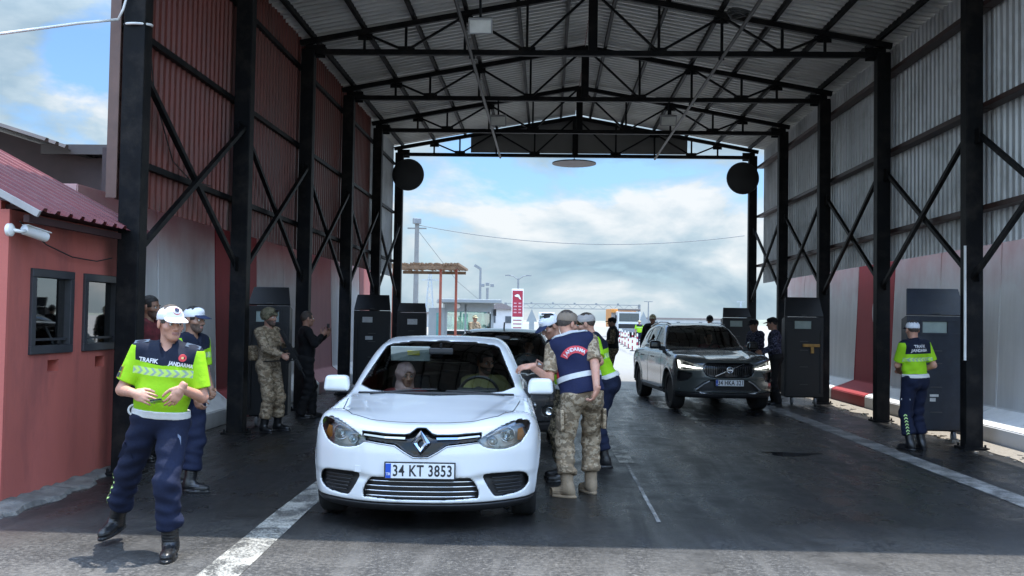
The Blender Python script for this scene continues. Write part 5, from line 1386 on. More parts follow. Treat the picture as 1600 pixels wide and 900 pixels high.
    # ---- hair and headgear
    if hair:
        full_ = hat is None
        def hairf(p):
            d = ell(p, V3(0, .018, .036), (.083, .103, .098)) + .002 * np.sin(p[:, 0] * 140) * np.sin(p[:, 1] * 120 + p[:, 2] * 90)
            line = np.where(p[:, 1] < .0, .040 + np.clip(-p[:, 1], 0, .1) * .42, .040 - p[:, 1] * 1.2)
            line = np.where((np.abs(p[:, 0]) > .06) & (p[:, 1] < .0) & (p[:, 1] > -.055), -.0, line)
            return smax(d, np.maximum(line, -.075) - p[:, 2], .008)
        P, Q, N = field(hairf, (-.11, -.13, -.11), (.11, .14, .155), .006); obj('hair', hc + P @ Hm.T, Q, hair, root, None, True, N @ Hm.T)
    if hat == 'cap':
        def capf(p):
            q = p.copy(); d = ell(q, V3(0, .016, .042), (.088, .108, .084)); d = smin(d, ell(q, V3(0, -.045, .085), (.05, .05, .035)), .02)
            return np.maximum(d, .030 - .12 * p[:, 1] - p[:, 2] - .004)
        P, Q, N = field(capf, (-.12, -.14, -.0), (.12, .15, .17), .006); cp = obj('cap', hc + P @ Hm.T, Q, hat_m, root, None, True, N @ Hm.T)
        def brimf(p):
            zc = .050 - 3.2 * p[:, 0]**2 + (p[:, 1] + .09) * .28
            d = np.maximum(np.sqrt((p[:, 0] / .078)**2 + ((p[:, 1] + .085) / .092)**2) - 1, 0) * .08
            e_ = (np.sqrt((p[:, 0] / .078)**2 + ((p[:, 1] + .085) / .092)**2) - 1) * .08
            return np.maximum(np.maximum(e_, np.abs(p[:, 2] - zc) - .004), p[:, 1] + .055)
        P, Q, N = field(brimf, (-.10, -.20, .0), (.10, -.04, .08), .0045); obj('brim', hc + P @ Hm.T, Q, brim_m or hat_m, cp, None, True, N @ Hm.T)
        objs['cap'] = cp
    elif hat == 'helmet':
        def helf(p):
            d = ell(p, V3(0, .018, .040), (.112, .132, .112)); sk = np.abs(p[:, 0])
            ln = np.where(p[:, 1] < -.05, .040, np.where(p[:, 1] < .02, -.028 + .4 * np.clip(-.02 - p[:, 1], 0, 1) * 0, -.032))
            ln = .038 - .075 / (1 + np.exp(-(p[:, 1] + .045) * 60))
            rim = smax(d - .004, np.abs(p[:, 2] - ln - .004) - .006, .004)
            return np.minimum(np.maximum(d, ln - p[:, 2]), rim)
        P, Q, N = field(helf, (-.14, -.15, -.06), (.14, .17, .17), .007); hm_ = obj('helmet', hc + P @ Hm.T, Q, hat_m, root, None, True, N @ Hm.T)
        MB().tube([hc + Hm @ V3(*q) for q in ((-.098, .0, -.03), (-.07, -.03, -.09), (0, -.055, -.125), (.07, -.03, -.09), (.098, .0, -.03))], .006, 6).build('chin_strap', m_leather, root, smooth=True)
        MB().box(hc + Hm @ V3(0, -.118, .10), (.045, .02, .04), Matrix(Hm.tolist()), .004).build('mount', m_leather, hm_)
    if scarf:
        def scf(p):
            d = ell(p, V3(0, .022, .030), (.104, .122, .118)); d = smin(d, rcone(p, V3(0, .02, -.05), V3(0, .02, -.19), .082, .125), .04)
            return np.maximum(d + .004 * np.sin(p[:, 2] * 60 + p[:, 0] * 30), -ell(p, V3(0, -.095, -.018), (.050, .07, .074)))
        P, Q, N = field(scf, (-.15, -.15, -.23), (.15, .16, .15), .008); obj('headscarf', hc + P @ Hm.T, Q, scarf, root, None, True, N @ Hm.T)
    root['_'] = 0; del root['_']
    return dict(root=root, U=U, Rm=Rm, hc=hc, Hm=Hm, wr=wr, el=el_, sh=sh, kn=kn, an=an, pel=pel, hip=hip, tree=treeof, **objs)
def phone(pp, at, rotm=None, name='mobile_phone', label='', parent=None):
    pass
# ================================================================== the people in the picture
def LOCAL(loc, rz, sc):
    c, s = math.cos(R(rz)), math.sin(R(rz))
    def f(x, y, z):
        dx, dy = (x - loc[0]) / sc, (y - loc[1]) / sc; return (c * dx + s * dy, -s * dx + c * dy, (z - loc[2]) / sc)
    def d(x, y, z): return (c * x + s * y, -s * x + c * y, z)
    return f, d
m_hv = hivis('hi_vis_shirt', False, 1.352); m_hvb = hivis('hi_vis_shirt_back', True, 1.30)
m_camo = camo('desert_camo', [(.31, .235, .155), (.22, .155, .095), (.37, .295, .205), (.155, .115, .075)], 11)
m_camod = camo('olive_camo', [(.20, .155, .095), (.08, .065, .038), (.28, .22, .14), (.05, .042, .03)], 14)
m_camon = camo('navy_camo', [(.055, .06, .10), (.02, .022, .04), (.12, .12, .18), (.012, .012, .02)], 16)
sk1 = skin('skin_fair', (.50, .27, .19)); sk2 = skin('skin_tan', (.36, .20, .14)); sk3 = skin('skin_brown', (.27, .15, .10))
m_blackc = cloth('black_cloth', (.011, .011, .012)); m_wtext = M('white_print', (.62, .62, .62), .6); m_redp = M('red_patch', (.45, .03, .04), .7)
m_tanc = M('tan_cap_cloth', (.20, .155, .115), .9, 0, .15, 15, .2, 60); m_navyp = cloth('navy_trousers', (.008, .012, .032))
m_phone = M('phone_body', (.01, .01, .012), .2)
def hand_phone(loc, rot_, label, size=(.075, .009, .15)):
    e = MB().box((0, 0, 0), size, None, .004).build('mobile_phone', m_phone); e.location = loc; e.rotation_euler = rot_
    MB().box((0, -size[1] / 2 - .0006, 0), (size[0] * .9, .001, size[2] * .9)).build('screen', m_gloss, e)
    MB().lathe([(.0, 0), (.009, 0), (.009, .002), (0, .002)], (-size[0] * .25, size[1] / 2, size[2] * .36), (0, 1, 0), 12).build('camera_lens', m_gloss, e)
    return tag(e, label, 'phone')

# ---- walking traffic officer in the sun
L0 = (-2.68, 6.62, 0); f, d = LOCAL(L0, 14, 1)
feet = [(*f(-3.12, 6.93, .035), -24, 12), (*f(-2.535, 6.50, .0), -2, 0)]
P1 = person(L0, 14, 'officer walking in the sun in a lime shirt and white cap, looking to the side', 1.0, .0095, lean=(3, 5, -4), pelvis=(.0, 0, -.035), girth=1.16,
    hands=(dict(at=f(-2.75, 6.35, 1.115), pole=d(-.7, .4, -.65), dir=d(1, -.18, -.28), back=d(-.1, -1, .35), curl=(16, 20, 12), thumb=(0, 0, 1), tang=15),
           dict(at=f(-2.455, 6.40, 1.15), pole=d(.28, .6, -.8), dir=d(-.42, -.25, -.75), back=d(.7, -.7, .1), curl=(18, 24, 14), thumb=d(-.6, -.5, 0), tang=18)),
    feet=feet, head=(30, 6, 0), skin_m=sk1, top_m=m_hv, leg_m=m_navyp, hat='cap', hat_m=m_capw, brim_m=m_capw, hair=m_hairg, belt=m_white_c, collar=m_navy, hem=.985, knee_pole=(d(-.7, -1, 0), d(.1, -1, 0)))
U, Rm_ = P1['U'], P1['Rm']; ts = P1['tree'](P1['shirt']); nf = Rm_ @ V3(0, -1, 0); xf = Rm_ @ V3(1, 0, 0)
text_decal(ts, U(-.098, -.02, 1.366), nf, xf, 'TRAFIK', .041, m_wtext, 'chest_lettering', P1['shirt'], 1.02, 0, .008)
text_decal(ts, U(.118, -.02, 1.354), nf, Rm_ @ V3(1, 0, -.12), 'JANDARMA', .036, m_wtext, 'chest_lettering', P1['shirt'], .82, 0, .008)
def ring(r, n=18, cx=0, cy=0): return [(cx + r * math.cos(2 * math.pi * k / n), cy + r * math.sin(2 * math.pi * k / n)) for k in range(n)]
decal(ts, U(.122, -.02, 1.402), nf, xf, [ring(.026)], m_redp, 'chest_badge', P1['shirt'])
decal(ts, U(.122, -.02, 1.402), nf, xf, [ring(.010, 5)], M('patch_gold', (.5, .35, .15), .6), 'chest_badge_star', P1['shirt'], .0045)
for s in (-1, 1): decal(ts, U(s * .15, .0, 1.42), Rm_ @ V3(s * .35, -.3, 1), xf, [[(-.05, -.022), (.05, -.022), (.05, .022), (-.05, .022)]], M('slate_epaulette', (.05, .08, .12), .8), 'epaulette', P1['shirt'], .008)
pr = P1['sh'][-1] * .45 + P1['el'][-1] * .55
decal(ts, pr, (-1, -.5, .1), (0, -1, 0), [[(-.03, -.045), (.03, -.045), (.03, .045), (-.03, .045)]], m_redp, 'sleeve_patch', P1['shirt'])
decal(ts, pr, (-1, -.5, .1), (0, -1, 0), [[(-.022, -.037), (.022, -.037), (.022, -.004), (-.022, -.004)], [(-.022, .004), (.022, .004), (.022, .036), (-.022, .036)]], M('patch_dark', (.02, .03, .03), .8), 'sleeve_patch_field', P1['shirt'], .0045)
tcap = P1['tree'](P1['cap']); hc, Hm = P1['hc'], P1['Hm']
decal(tcap, hc + Hm @ V3(0, -.09, .098), Hm @ V3(0, -1, .35), Hm @ V3(1, 0, 0), [ring(.027)], m_redp, 'cap_badge', P1['cap'])
decal(tcap, hc + Hm @ V3(0, -.09, .106), Hm @ V3(0, -1, .35), Hm @ V3(1, 0, 0), [ring(.016, 14)], m_navyc, 'cap_badge_crest', P1['cap'], .0045)
tt = P1['tree'](P1['trousers'])
def chevrons(pp, s, nrm, n, mat, t0, dt, tree, up=1):
    for k in range(n):
        t = t0 + dt * k; c = pp['kn'][s] * (1 - t) + pp['an'][s] * t; ax = Vector(pp['kn'][s] - pp['an'][s]).normalized()
        nv = Vector(nrm); xv = ax.cross(nv)
        decal(tree, c, nv, xv, [[(-.022, .016 * up), (0, -.004 * up), (.0, .012 * up), (-.022, .032 * up)], [(.0, -.004 * up), (.022, .016 * up), (.022, .032 * up), (0, .012 * up)]], mat, 'leg_chevron', pp['trousers'], .005)
m_chev = M('leg_chevron_tape', (.50, .72, .25), .6)
chevrons(P1, -1, d(-1, -.55, 0), 6, m_chev, .08, .11, tt)
sl_ = P1['kn'][1] * .45 + P1['hip'][1] * .55
decal(tt, sl_ + V3(.02, 0, 0), d(.75, -.6, 0), d(.6, .75, 0), [[(-.010, -.17), (.014, -.17), (.016, .10), (-.006, .12)]], M('grey_side_print', (.16, .19, .26), .8), 'side_stripe', P1['trousers'], .004)
pkt = P1['kn'][-1] * .5 + P1['hip'][-1] * .5
decal(tt, pkt, d(-.9, -.6, 0), d(.6, -.9, 0), [[(-.07, -.06), (.07, -.06), (.07, .06), (-.07, .06)]], m_navyp, 'cargo_pocket', P1['trousers'], .016)
o = MB().tube([U(-.17, -.05, 1.0) + V3(-.035 * math.sin(a), 0, .035 * math.cos(a) + .01) for a in [k * math.pi / 8 for k in range(-1, 10)]], .008, 6).build('belt_loop', m_white_c, P1['belt'] if 'belt' in P1 else P1['root'], smooth=True)
hand_phone((-2.575, 6.285, 1.075), (R(78), R(-6), R(20)), 'dark phone held in both hands by the walking officer')

# ---- second traffic officer half hidden behind him
L0 = (-3.36, 8.95, 0); f, d = LOCAL(L0, 72, 1)
P2 = person(L0, 72, 'officer in a white cap with navy peak, mostly hidden behind the walking officer', .985, .012, lean=(2, 0, 0), hands=(dict(at=f(-3.2, 8.75, .86)), dict(at=f(-3.15, 8.98, .95))),
    feet=[(*f(-3.55, 9.1, 0), -12), (*f(-3.30, 8.88, 0), 10)], head=(0, 4, 0), skin_m=sk3, top_m=m_hv, leg_m=m_navyp, hat='cap', hat_m=m_capw, brim_m=m_navyc, hair=m_hair, belt=m_white_c, collar=m_navy, hem=.985, beard=True)
# ---- man standing behind the front column
L0 = (-4.52, 10.75, 0); f, d = LOCAL(L0, 80, 1)
person(L0, 80, 'dark-haired bearded man peeping out behind the front left column', 1.06, .014, feet=[(-.12, 0, 0, -8), (.12, .05, 0, 8)], head=(0, 3, 0), skin_m=sk3, sleeve='long', top_m=M('plaid_shirt', (.10, .015, .02), .9, 0, .6, 14), leg_m=m_blackc, tuck=False, hair=m_hair, beard=True)
# ---- helmeted soldier
L0 = (-3.96, 13.6, 0); f, d = LOCAL(L0, 62, 1)
P4 = person(L0, 62, 'helmeted soldier in desert camouflage holding a rifle by the black shield', 1.0, .0115, lean=(-2, 0, 0),
    hands=(dict(at=f(-3.68, 13.30, 1.10), pole=d(-.3, -.6, -.8), dir=d(.8, -.1, -.35), back=d(.2, -.9, .3), curl=HAND_GRIP, thumb=(0, 0, 1)), dict(at=f(-3.70, 13.42, 1.30), pole=d(.5, .3, -.9), dir=d(.3, -.9, .2), back=d(.8, .2, .3), curl=HAND_GRIP, thumb=(0, 0, 1))),
    feet=[(*f(-3.98, 13.50, 0), -12), (*f(-3.86, 13.78, 0), 14)], head=(8, 2, 0), skin_m=sk2, sleeve='long', top='jacket', top_m=m_camo, leg_m=m_camo, hat='helmet', hat_m=camo('helmet_cover', [(.13, .12, .075), (.06, .055, .035), (.19, .165, .11)], 16), beard=True, hem=.80, girth=1.1)
o = sbox('hip_pouch', tuple(P4['U'](-.10, .17, 1.12)), (.2, .13, .22), m_camo, P4['root'], 1)
rf = empty('rifle', (0, 0, 0), 0, 'black rifle slung muzzle down across the helmeted soldier', 'rifle')
a, b = Vector((-3.70, 13.30, 1.43)), Vector((-3.42, 13.28, .93)); ax = (b - a).normalized(); up = Vector((.75, -.35, .55)); up = (up - ax * up.dot(ax)).normalized()
mb = MB(); mb.bar(a + ax * .20, a + ax * .44, .042, .06, up); mb.build('receiver', m_bull, rf); MB().bar(a - ax * .03, a + ax * .20, .035, .055, up, ch=.008).build('stock', m_bull, rf)
MB().tube([a + ax * .44, a + ax * .72], .011, 8).build('barrel', m_steel, rf); MB().bar(a + ax * .44, a + ax * .60, .04, .045, up, ch=.006).build('handguard', m_bull, rf)
MB().bar(a + ax * .36 - up * .03, a + ax * .42 - up * .17, .028, .05, ax).build('magazine', m_bull, rf); MB().bar(a + ax * .25 - up * .03, a + ax * .22 - up * .12, .028, .035, ax).build('grip', m_bull, rf)
MB().bar(a + ax * .28 + up * .05, a + ax * .40 + up * .05, .025, .03, up).build('sight', m_bull, rf)
MB().tube([a, P4['root'].matrix_basis @ Vector(P4['sh'][1]) + Vector((0, 0, .06)), P4['root'].matrix_basis @ Vector(P4['U'](0, .15, 1.3)), P4['root'].matrix_basis @ Vector(P4['U'](-.16, -.05, 1.0)), a + ax * .45], .009, 5).build('sling', m_leather, rf)
# ---- man in black taking a picture
L0 = (-3.90, 15.5, 0); f, d = LOCAL(L0, 118, 1)
P5 = person(L0, 118, 'man dressed all in black taking a picture with raised hands, back turned', .99, .0125, lean=(-1, 0, 0), hands=(dict(at=f(-3.62, 15.38, 1.36), pole=d(.3, -.8, -.8), dir=d(.5, .3, .6), back=d(.5, -.8, 0), curl=HAND_REST, thumb=(0, 0, 1)), dict(at=f(-3.58, 15.62, 1.38), pole=d(.3, .6, -.8), dir=d(.3, -.2, .8), back=d(.3, .8, 0), curl=HAND_REST, thumb=(0, 0, 1))),
    feet=[(*f(-3.95, 15.42, 0), -10), (*f(-3.82, 15.62, 0), 12)], head=(0, 0, 0), skin_m=sk2, sleeve='long', top='jacket', top_m=m_blackc, leg_m=m_blackc, tuck=False, hair=m_hairg, hem=.85, girth=1.12)
hand_phone((-3.55, 15.5, 1.50), (0, R(90), R(118)), 'phone held up by the man in black')

# ---- officer in the navy vest leaning to the driver's window
L0 = (.31, 9.13, 0); f, d = LOCAL(L0, 196, 1)
P6 = person(L0, 196, 'officer in navy vest and desert camouflage leaning to the white sedan, back turned', 1.03, .0095, lean=(14, 13, -14), pelvis=(-.04, 0, -.015),
    hands=(dict(at=f(.47, 8.86, .93), pole=d(.8, -.2, -.2), dir=d(-.3, .2, -.9), back=d(1, -.3, 0), curl=HAND_REST, thumb=(-1, 0, 0)), dict(at=f(-.13, 8.97, 1.185), pole=d(-.2, -.5, -1), dir=d(-1, -.05, -.15), back=d(-.1, -.5, .9), curl=(20, 30, 20), thumb=d(0, .9, .5))),
    feet=[(*f(.44, 9.28, 0), 10), (*f(.22, 9.04, 0), 50)], head=(-62, 10, 0), skin_m=sk1, top_m=m_camo, leg_m=m_camo, boot_m=m_suede, hat='cap', hat_m=m_tanc, brim_m=m_camod, hair=m_hairg, vest=(M('navy_vest', (.009, .013, .045), .8, 0, .12, 7, .3, 40, spec=.25), .93), hem=.94, girth=1.1, knee_pole=(d(0, 1, 0), d(-.5, 1, 0)))
U, Rm_ = P6['U'], P6['Rm']; tv = P6['tree'](P6['vest']); nb = Rm_ @ V3(0, 1, 0); xb = Rm_ @ V3(-1, 0, 0)
arc = [(.165 * math.sin(t), .165 * math.cos(t) - .165) for t in [R(-52 + 104 * k / 16) for k in range(17)]]; arc2 = [(.095 * math.sin(t), .095 * math.cos(t) - .165) for t in [R(52 - 104 * k / 16) for k in range(17)]]
q = [[arc[k], arc[k + 1], arc2[15 - k], arc2[16 - k]] for k in range(16)]
decal(tv, U(0, .05, 1.37), nb, xb, q, M('red_label', (.55, .04, .055), .6), 'back_label', P6['vest'], .006)
for k, ch in enumerate('JANDARMA'):
    t = R(-43 + 86 * k / 7); c = U(0, .05, 1.37) + np.array(xb) * (.128 * math.sin(t)) + np.array(Rm_ @ V3(0, 0, 1)) * (.128 * math.cos(t) - .165)
    xx = np.array(xb) * math.cos(t) - np.array(Rm_ @ V3(0, 0, 1)) * math.sin(t)
    text_decal(tv, c, nb, xx, ch, .048, m_wtext, 'label_letter', P6['vest'], .85, 0, .012)
def band(tree, U, Rm_, z, h, mat, parent, a0=-200, a1=200, n=60, off=.007, r=.30):
    """tape round the torso at rest height z"""
    V = []; F = []
    for k in range(n + 1):
        a = R(a0 + (a1 - a0) * k / n); dr = Vector(Rm_ @ V3(math.sin(a), math.cos(a), 0))
        for zz in (z - h / 2, z + h / 2):
            o = Vector(U(0, .0, zz)); hh = tree.ray_cast(o + dr * r, -dr)
            V.append((hh[0] if hh[0] is not None else o + dr * .15) + dr * off)
    F = [(2 * k, 2 * k + 1, 2 * k + 3, 2 * k + 2) for k in range(n)]
    return obj('reflective_band', V, F, mat, parent, None, True)
band(tv, U, Rm_, 1.10, .05, m_refband, P6['vest'], -180, 180)
decal(tv, U(0, .0, 1.455), Rm_ @ V3(0, .75, .6), xb, [[(-.17 + .34 * k / 10, -.026), (-.17 + .34 * (k + 1) / 10, -.026), (-.17 + .34 * (k + 1) / 10, .026), (-.17 + .34 * k / 10, .026)] for k in range(10)], m_refband, 'shoulder_band', P6['vest'], .006)
decal(tv, U(.15, .0, 1.17), Rm_ @ V3(1, .45, 0), Rm_ @ V3(-.45, 1, 0), [[(-.05 + .1 * i / 3, -.1 + .16 * j / 4), (-.05 + .1 * (i + 1) / 3, -.1 + .16 * j / 4), (-.05 + .1 * (i + 1) / 3, -.1 + .16 * (j + 1) / 4), (-.05 + .1 * i / 3, -.1 + .16 * (j + 1) / 4)] for i in range(3) for j in range(1, 4)], m_redp, 'side_panel', P6['vest'], .005)
tt = P6['tree'](P6['trousers'])
for s in (-1, 1):
    c = P6['hip'][s] * .55 + P6['kn'][s] * .45; nv = Vector((s * 1.0, .35, 0)); o = sbox('cargo_pocket', tuple(c + V3(s * .095, .02, -.02)), (.035, .17, .19), m_camo, P6['root'], 1)
MB().tube([(-.06, 8.98, 1.19), (-.10, 8.98, 1.21), (-.14, 8.97, 1.20)], .004, 5)
# paper held by the officer behind
# ---- traffic officer stooping behind him (white and navy cap)
L0 = (.24, 10.05, 0); f, d = LOCAL(L0, -72, 1)
P7 = person(L0, -72, 'stooping officer in a white and navy cap behind the vest officer, holding a notepad', 1.0, .012, lean=(17, 0, 0), hands=(dict(at=f(-.02, 10.2, 1.13), dir=d(-.9, -.3, 0), back=d(0, .3, -1), curl=HAND_REST, thumb=d(-.5, .5, .8)), dict(at=f(.0, 9.80, 1.16), dir=d(-.9, .3, .1), back=d(0, -.6, -.8), curl=HAND_REST, thumb=d(-.5, .5, .8))),
    feet=[(*f(.20, 10.18, 0), -8), (*f(.20, 9.92, 0), 12)], head=(10, 32, 0), skin_m=sk2, top_m=m_hv, leg_m=m_camod, hat='cap', hat_m=m_capw, brim_m=m_navyc, hair=m_hair, belt=m_white_c, collar=m_navy, hem=.985)
npd = MB().box((0, 0, 0), (.16, .22, .012), None, .003).build('notepad', M('notepad_cover', (.05, .06, .09), .6)); npd.location = (-.10, 9.99, 1.17); npd.rotation_euler = (R(8), R(-14), R(15)); tag(npd, 'small notepad held beside the white sedan window', 'notepad')
MB().box((0, 0, .0085), (.145, .20, .004)).build('page', m_plate, npd)
# ---- traffic officer in lime shirt behind, bending to the left
L0 = (.70, 11.0, 0); f, d = LOCAL(L0, -105, 1)
P8 = person(L0, -105, 'officer in lime and navy shirt bending towards the dark hatchback', 1.02, .012, lean=(20, 0, 10), hands=(dict(at=f(.35, 11.2, 1.05), thumb=(0, 0, 1)), dict(at=f(.40, 10.72, 1.02), thumb=(0, 0, 1))),
    feet=[(*f(.66, 11.14, 0), -8), (*f(.68, 10.92, 0), 12)], head=(4, 14, 0), skin_m=sk1, top_m=m_hvb, leg_m=m_navyp, hat='cap', hat_m=M('grey_cap_cloth', (.36, .33, .31), .9), brim_m=m_navyc, hair=m_hairg, belt=m_white_c, collar=m_navy, hem=.985)
# ---- soldier in dark gear at the far end of the hall
L0 = (1.66, 24.25, 0); f, d = LOCAL(L0, -95, 1)
P9 = person(L0, -95, 'soldier in a black cap and dark vest standing at the far end of the hall', 1.0, .015, hands=(dict(at=f(1.42, 24.4, 1.12), thumb=(0, 0, 1)), dict(at=f(1.42, 24.1, 1.12), thumb=(0, 0, 1))), feet=[(-.12, 0, 0, -10), (.12, .04, 0, 10)], head=(-5, 5, 0), skin_m=sk3, top_m=m_camod, sleeve='long', leg_m=m_camod, hat='cap', hat_m=m_blackc, hair=m_hair, vest=(m_blackc, .97), girth=1.1, detail=False)
o = MB().box((0, 0, 0), (.22, .16, .012), None, .003).build('clipboard', m_plate); o.location = (1.30, 24.22, 1.16); o.rotation_euler = (R(6), R(10), R(10)); tag(o, 'white clipboard held by the soldier in the black cap', 'clipboard'); MB().box((0, .07, .009), (.07, .02, .008)).build('clip', m_chrome, o)
# ---- two men in navy camouflage beside the grey car
L0 = (4.66, 19.75, 0); f, d = LOCAL(L0, -100, 1)
P10 = person(L0, -100, 'nearer man in navy camouflage and black cap beside the grey-green car', 1.02, .014, lean=(4, 0, 0), hands=(dict(at=f(4.38, 19.9, 1.05)), dict(at=f(4.35, 19.55, 1.05))), feet=[(-.12, 0, 0, -8), (.11, .05, 0, 8)], head=(-12, 8, 0), skin_m=sk2, top='jacket', top_m=m_camon, sleeve='long', leg_m=m_blackc, tuck=False, hat='cap', hat_m=m_blackc, hair=m_hair, hem=.85, girth=1.15, detail=False)
L0 = (4.62, 21.3, 0); f, d = LOCAL(L0, -60, 1)
P11 = person(L0, -60, 'second man in navy camouflage, farther along the grey-green car', 1.0, .015, lean=(6, 0, 0), hands=(dict(at=f(4.36, 21.3, 1.1)), dict(at=f(4.40, 20.9, 1.1))), feet=[(-.12, 0, 0, -8), (.11, .05, 0, 8)], head=(-5, 10, 0), skin_m=sk3, top='jacket', top_m=m_camon, sleeve='long', leg_m=m_blackc, tuck=False, hat='cap', hat_m=m_blackc, hair=m_hair, hem=.85, detail=False)
# ---- traffic officer by the right wall, back turned
L0 = (4.95, 13.1, 0); f, d = LOCAL(L0, 200, 1)
P12 = person(L0, 200, 'officer in a lime shirt and white cap seen from behind at the navy shield', .985, .0105, lean=(1, 2, 0), hands=(dict(at=f(5.08, 13.33, 1.05), pole=d(.45, -.3, -.8), dir=d(-.9, .3, 0), thumb=(0, 0, 1)), dict(at=f(4.82, 13.36, 1.04), pole=d(-.5, -.35, -.7), dir=d(.9, .2, 0), thumb=(0, 0, 1))),
    feet=[(*f(5.06, 13.15, 0), -6), (*f(4.86, 13.02, 0), 14)], head=(-16, 4, 0), skin_m=sk1, top_m=m_hvb, leg_m=m_navyp, hat='cap', hat_m=m_capw, brim_m=m_navyc, hair=m_hairg, belt=m_white_c, collar=m_navy, hem=.985, girth=1.08)
U, Rm_ = P12['U'], P12['Rm']; ts = P12['tree'](P12['shirt']); nb = Rm_ @ V3(0, 1, 0); xb = Rm_ @ V3(-1, 0, 0)
text_decal(ts, U(0, .05, 1.40), nb, xb, 'TRAFIK', .055, m_wtext, 'back_lettering', P12['shirt'], 1.0)
text_decal(ts, U(0, .05, 1.345), nb, xb, 'JANDARMA', .055, m_wtext, 'back_lettering', P12['shirt'], .9)
tt = P12['tree'](P12['trousers']); chevrons(P12, 1, d(-.45, -1, 0), 7, m_chev, .02, .10, tt, -1)
c = P12['hip'][1] * .45 + P12['kn'][1] * .55
decal(tt, c, d(-.7, -1, 0), d(1, -.7, 0), [[(-.06, -.012), (.06, -.012), (.06, .012), (-.06, .012)]], m_refband, 'pocket_tape', P12['trousers'], .006)
tcap = P12['tree'](P12['cap']); decal(tcap, P12['hc'] + P12['Hm'] @ V3(0, .12, .06), P12['Hm'] @ V3(0, 1, .1), P12['Hm'] @ V3(-1, 0, 0), [[(-.045, -.016), (.045, -.016), (.03, .020), (-.03, .020)]], m_navyc, 'cap_opening', P12['cap'], .003)
# ---- heads beyond the grey car
person((2.84, 25.9, 0), -8, 'soldier in a tan cap standing beyond the grey-green car', 1.06, .016, hands=(None, None), head=(-4, 2, 0), skin_m=sk3, top_m=m_blackc, sleeve='long', leg_m=m_camod, hat='cap', hat_m=M('light_tan_cap', (.42, .38, .24), .9), hair=m_hair, vest=(m_blackc, .97), detail=False)
person((4.36, 25.9, 0), 170, 'dark-capped man beyond the roof of the grey-green car', 1.06, .017, skin_m=sk3, top_m=m_blackc, sleeve='long', leg_m=m_blackc, hat='cap', hat_m=m_blackc, hair=m_hair, detail=False)
person((-2.86, 38, 0), 40, 'guard in tan uniform in front of the distant white booth', 1.03, .017, hands=(dict(at=(-.1, -.3, 1.1)), dict(at=(.1, -.3, 1.15))), skin_m=sk2, top_m=m_camo, sleeve='long', leg_m=m_camo, hat='cap', hat_m=M('light_tan_cap'), hair=m_hair, detail=False)
person((5.75, 60, 0), 10, 'distant person in a hi-vis vest by the red and white posts', 1.0, .02, skin_m=sk2, top_m=m_hv, leg_m=m_navyp, hat='cap', hat_m=M('light_tan_cap'), hair=m_hair, detail=False)
# ---- people sitting in the cars
def seated(car_loc, rz, at, label, **kw):
    c, s = math.cos(R(rz)), math.sin(R(rz)); x = car_loc[0] + c * at[0] - s * at[1]; y = car_loc[1] + s * at[0] + c * at[1]
    f = [(-.12, -.62, .42, 0), (.12, -.62, .42, 0)]
    return person((x, y, at[2] - .87), rz, label, kw.pop('sc', .97), kw.pop('vox', .013), lean=kw.pop('lean', (-12, 0, 0)), feet=f, knee_pole=((0, -.5, 1), (0, -.5, 1)), hem=.93, **kw)
seated((-.945, 7.30), 2, (-.40, 2.42, .36), 'woman in a pink headscarf and dark red top in the passenger seat of the sedan', hands=(dict(at=(-.12, -.38, 1.0)), dict(at=(.12, -.38, 1.0))), head=(26, 6, 0), skin_m=sk1, top_m=cloth('dark_red_cloth', (.22, .03, .035)), sleeve='long', leg_m=m_blackc, tuck=False, scarf=M('pink_scarf', (.60, .38, .35), .8, 0, .25, 12), lean=(-6, 0, 0), girth=1.1)
seated((-.945, 7.30), 2, (.40, 2.55, .50), 'dark-haired driver of the white sedan looking out of his window', hands=(dict(at=(-.13, -.50, 1.13), curl=HAND_GRIP), dict(at=(.35, -.42, 1.17), dir=(.8, -.4, .2), back=(0, -.4, .9), thumb=(-.4, -.6, .3))), head=(34, 8, 0), skin_m=sk1, top_m=cloth('olive_shirt', (.20, .18, .07)), sleeve='long', leg_m=m_blackc, tuck=False, hair=m_hair, beard=True, lean=(-4, 0, 0))
seated((-.64, 12.5), 0, (.36, 2.35, .54), 'driver sitting in the dark hatchback', hands=(dict(at=(-.13, -.48, 1.12), curl=HAND_GRIP), dict(at=(.13, -.48, 1.12), curl=HAND_GRIP)), head=(5, 0, 0), skin_m=sk2, top_m=cloth('grey_cloth', (.10, .10, .10)), sleeve='long', leg_m=m_blackc, tuck=False, hair=m_hair, vox=.017, detail=False)
seated((3.36, 17.75), 6, (.38, 2.72, .64), 'driver sitting in the grey-green car', hands=(dict(at=(-.13, -.48, 1.12), curl=HAND_GRIP), dict(at=(.13, -.48, 1.12), curl=HAND_GRIP)), head=(10, 0, 0), skin_m=sk2, top_m=cloth('wine_cloth', (.15, .02, .03)), sleeve='long', leg_m=m_blackc, tuck=False, hair=m_hair, vox=.017, detail=False)
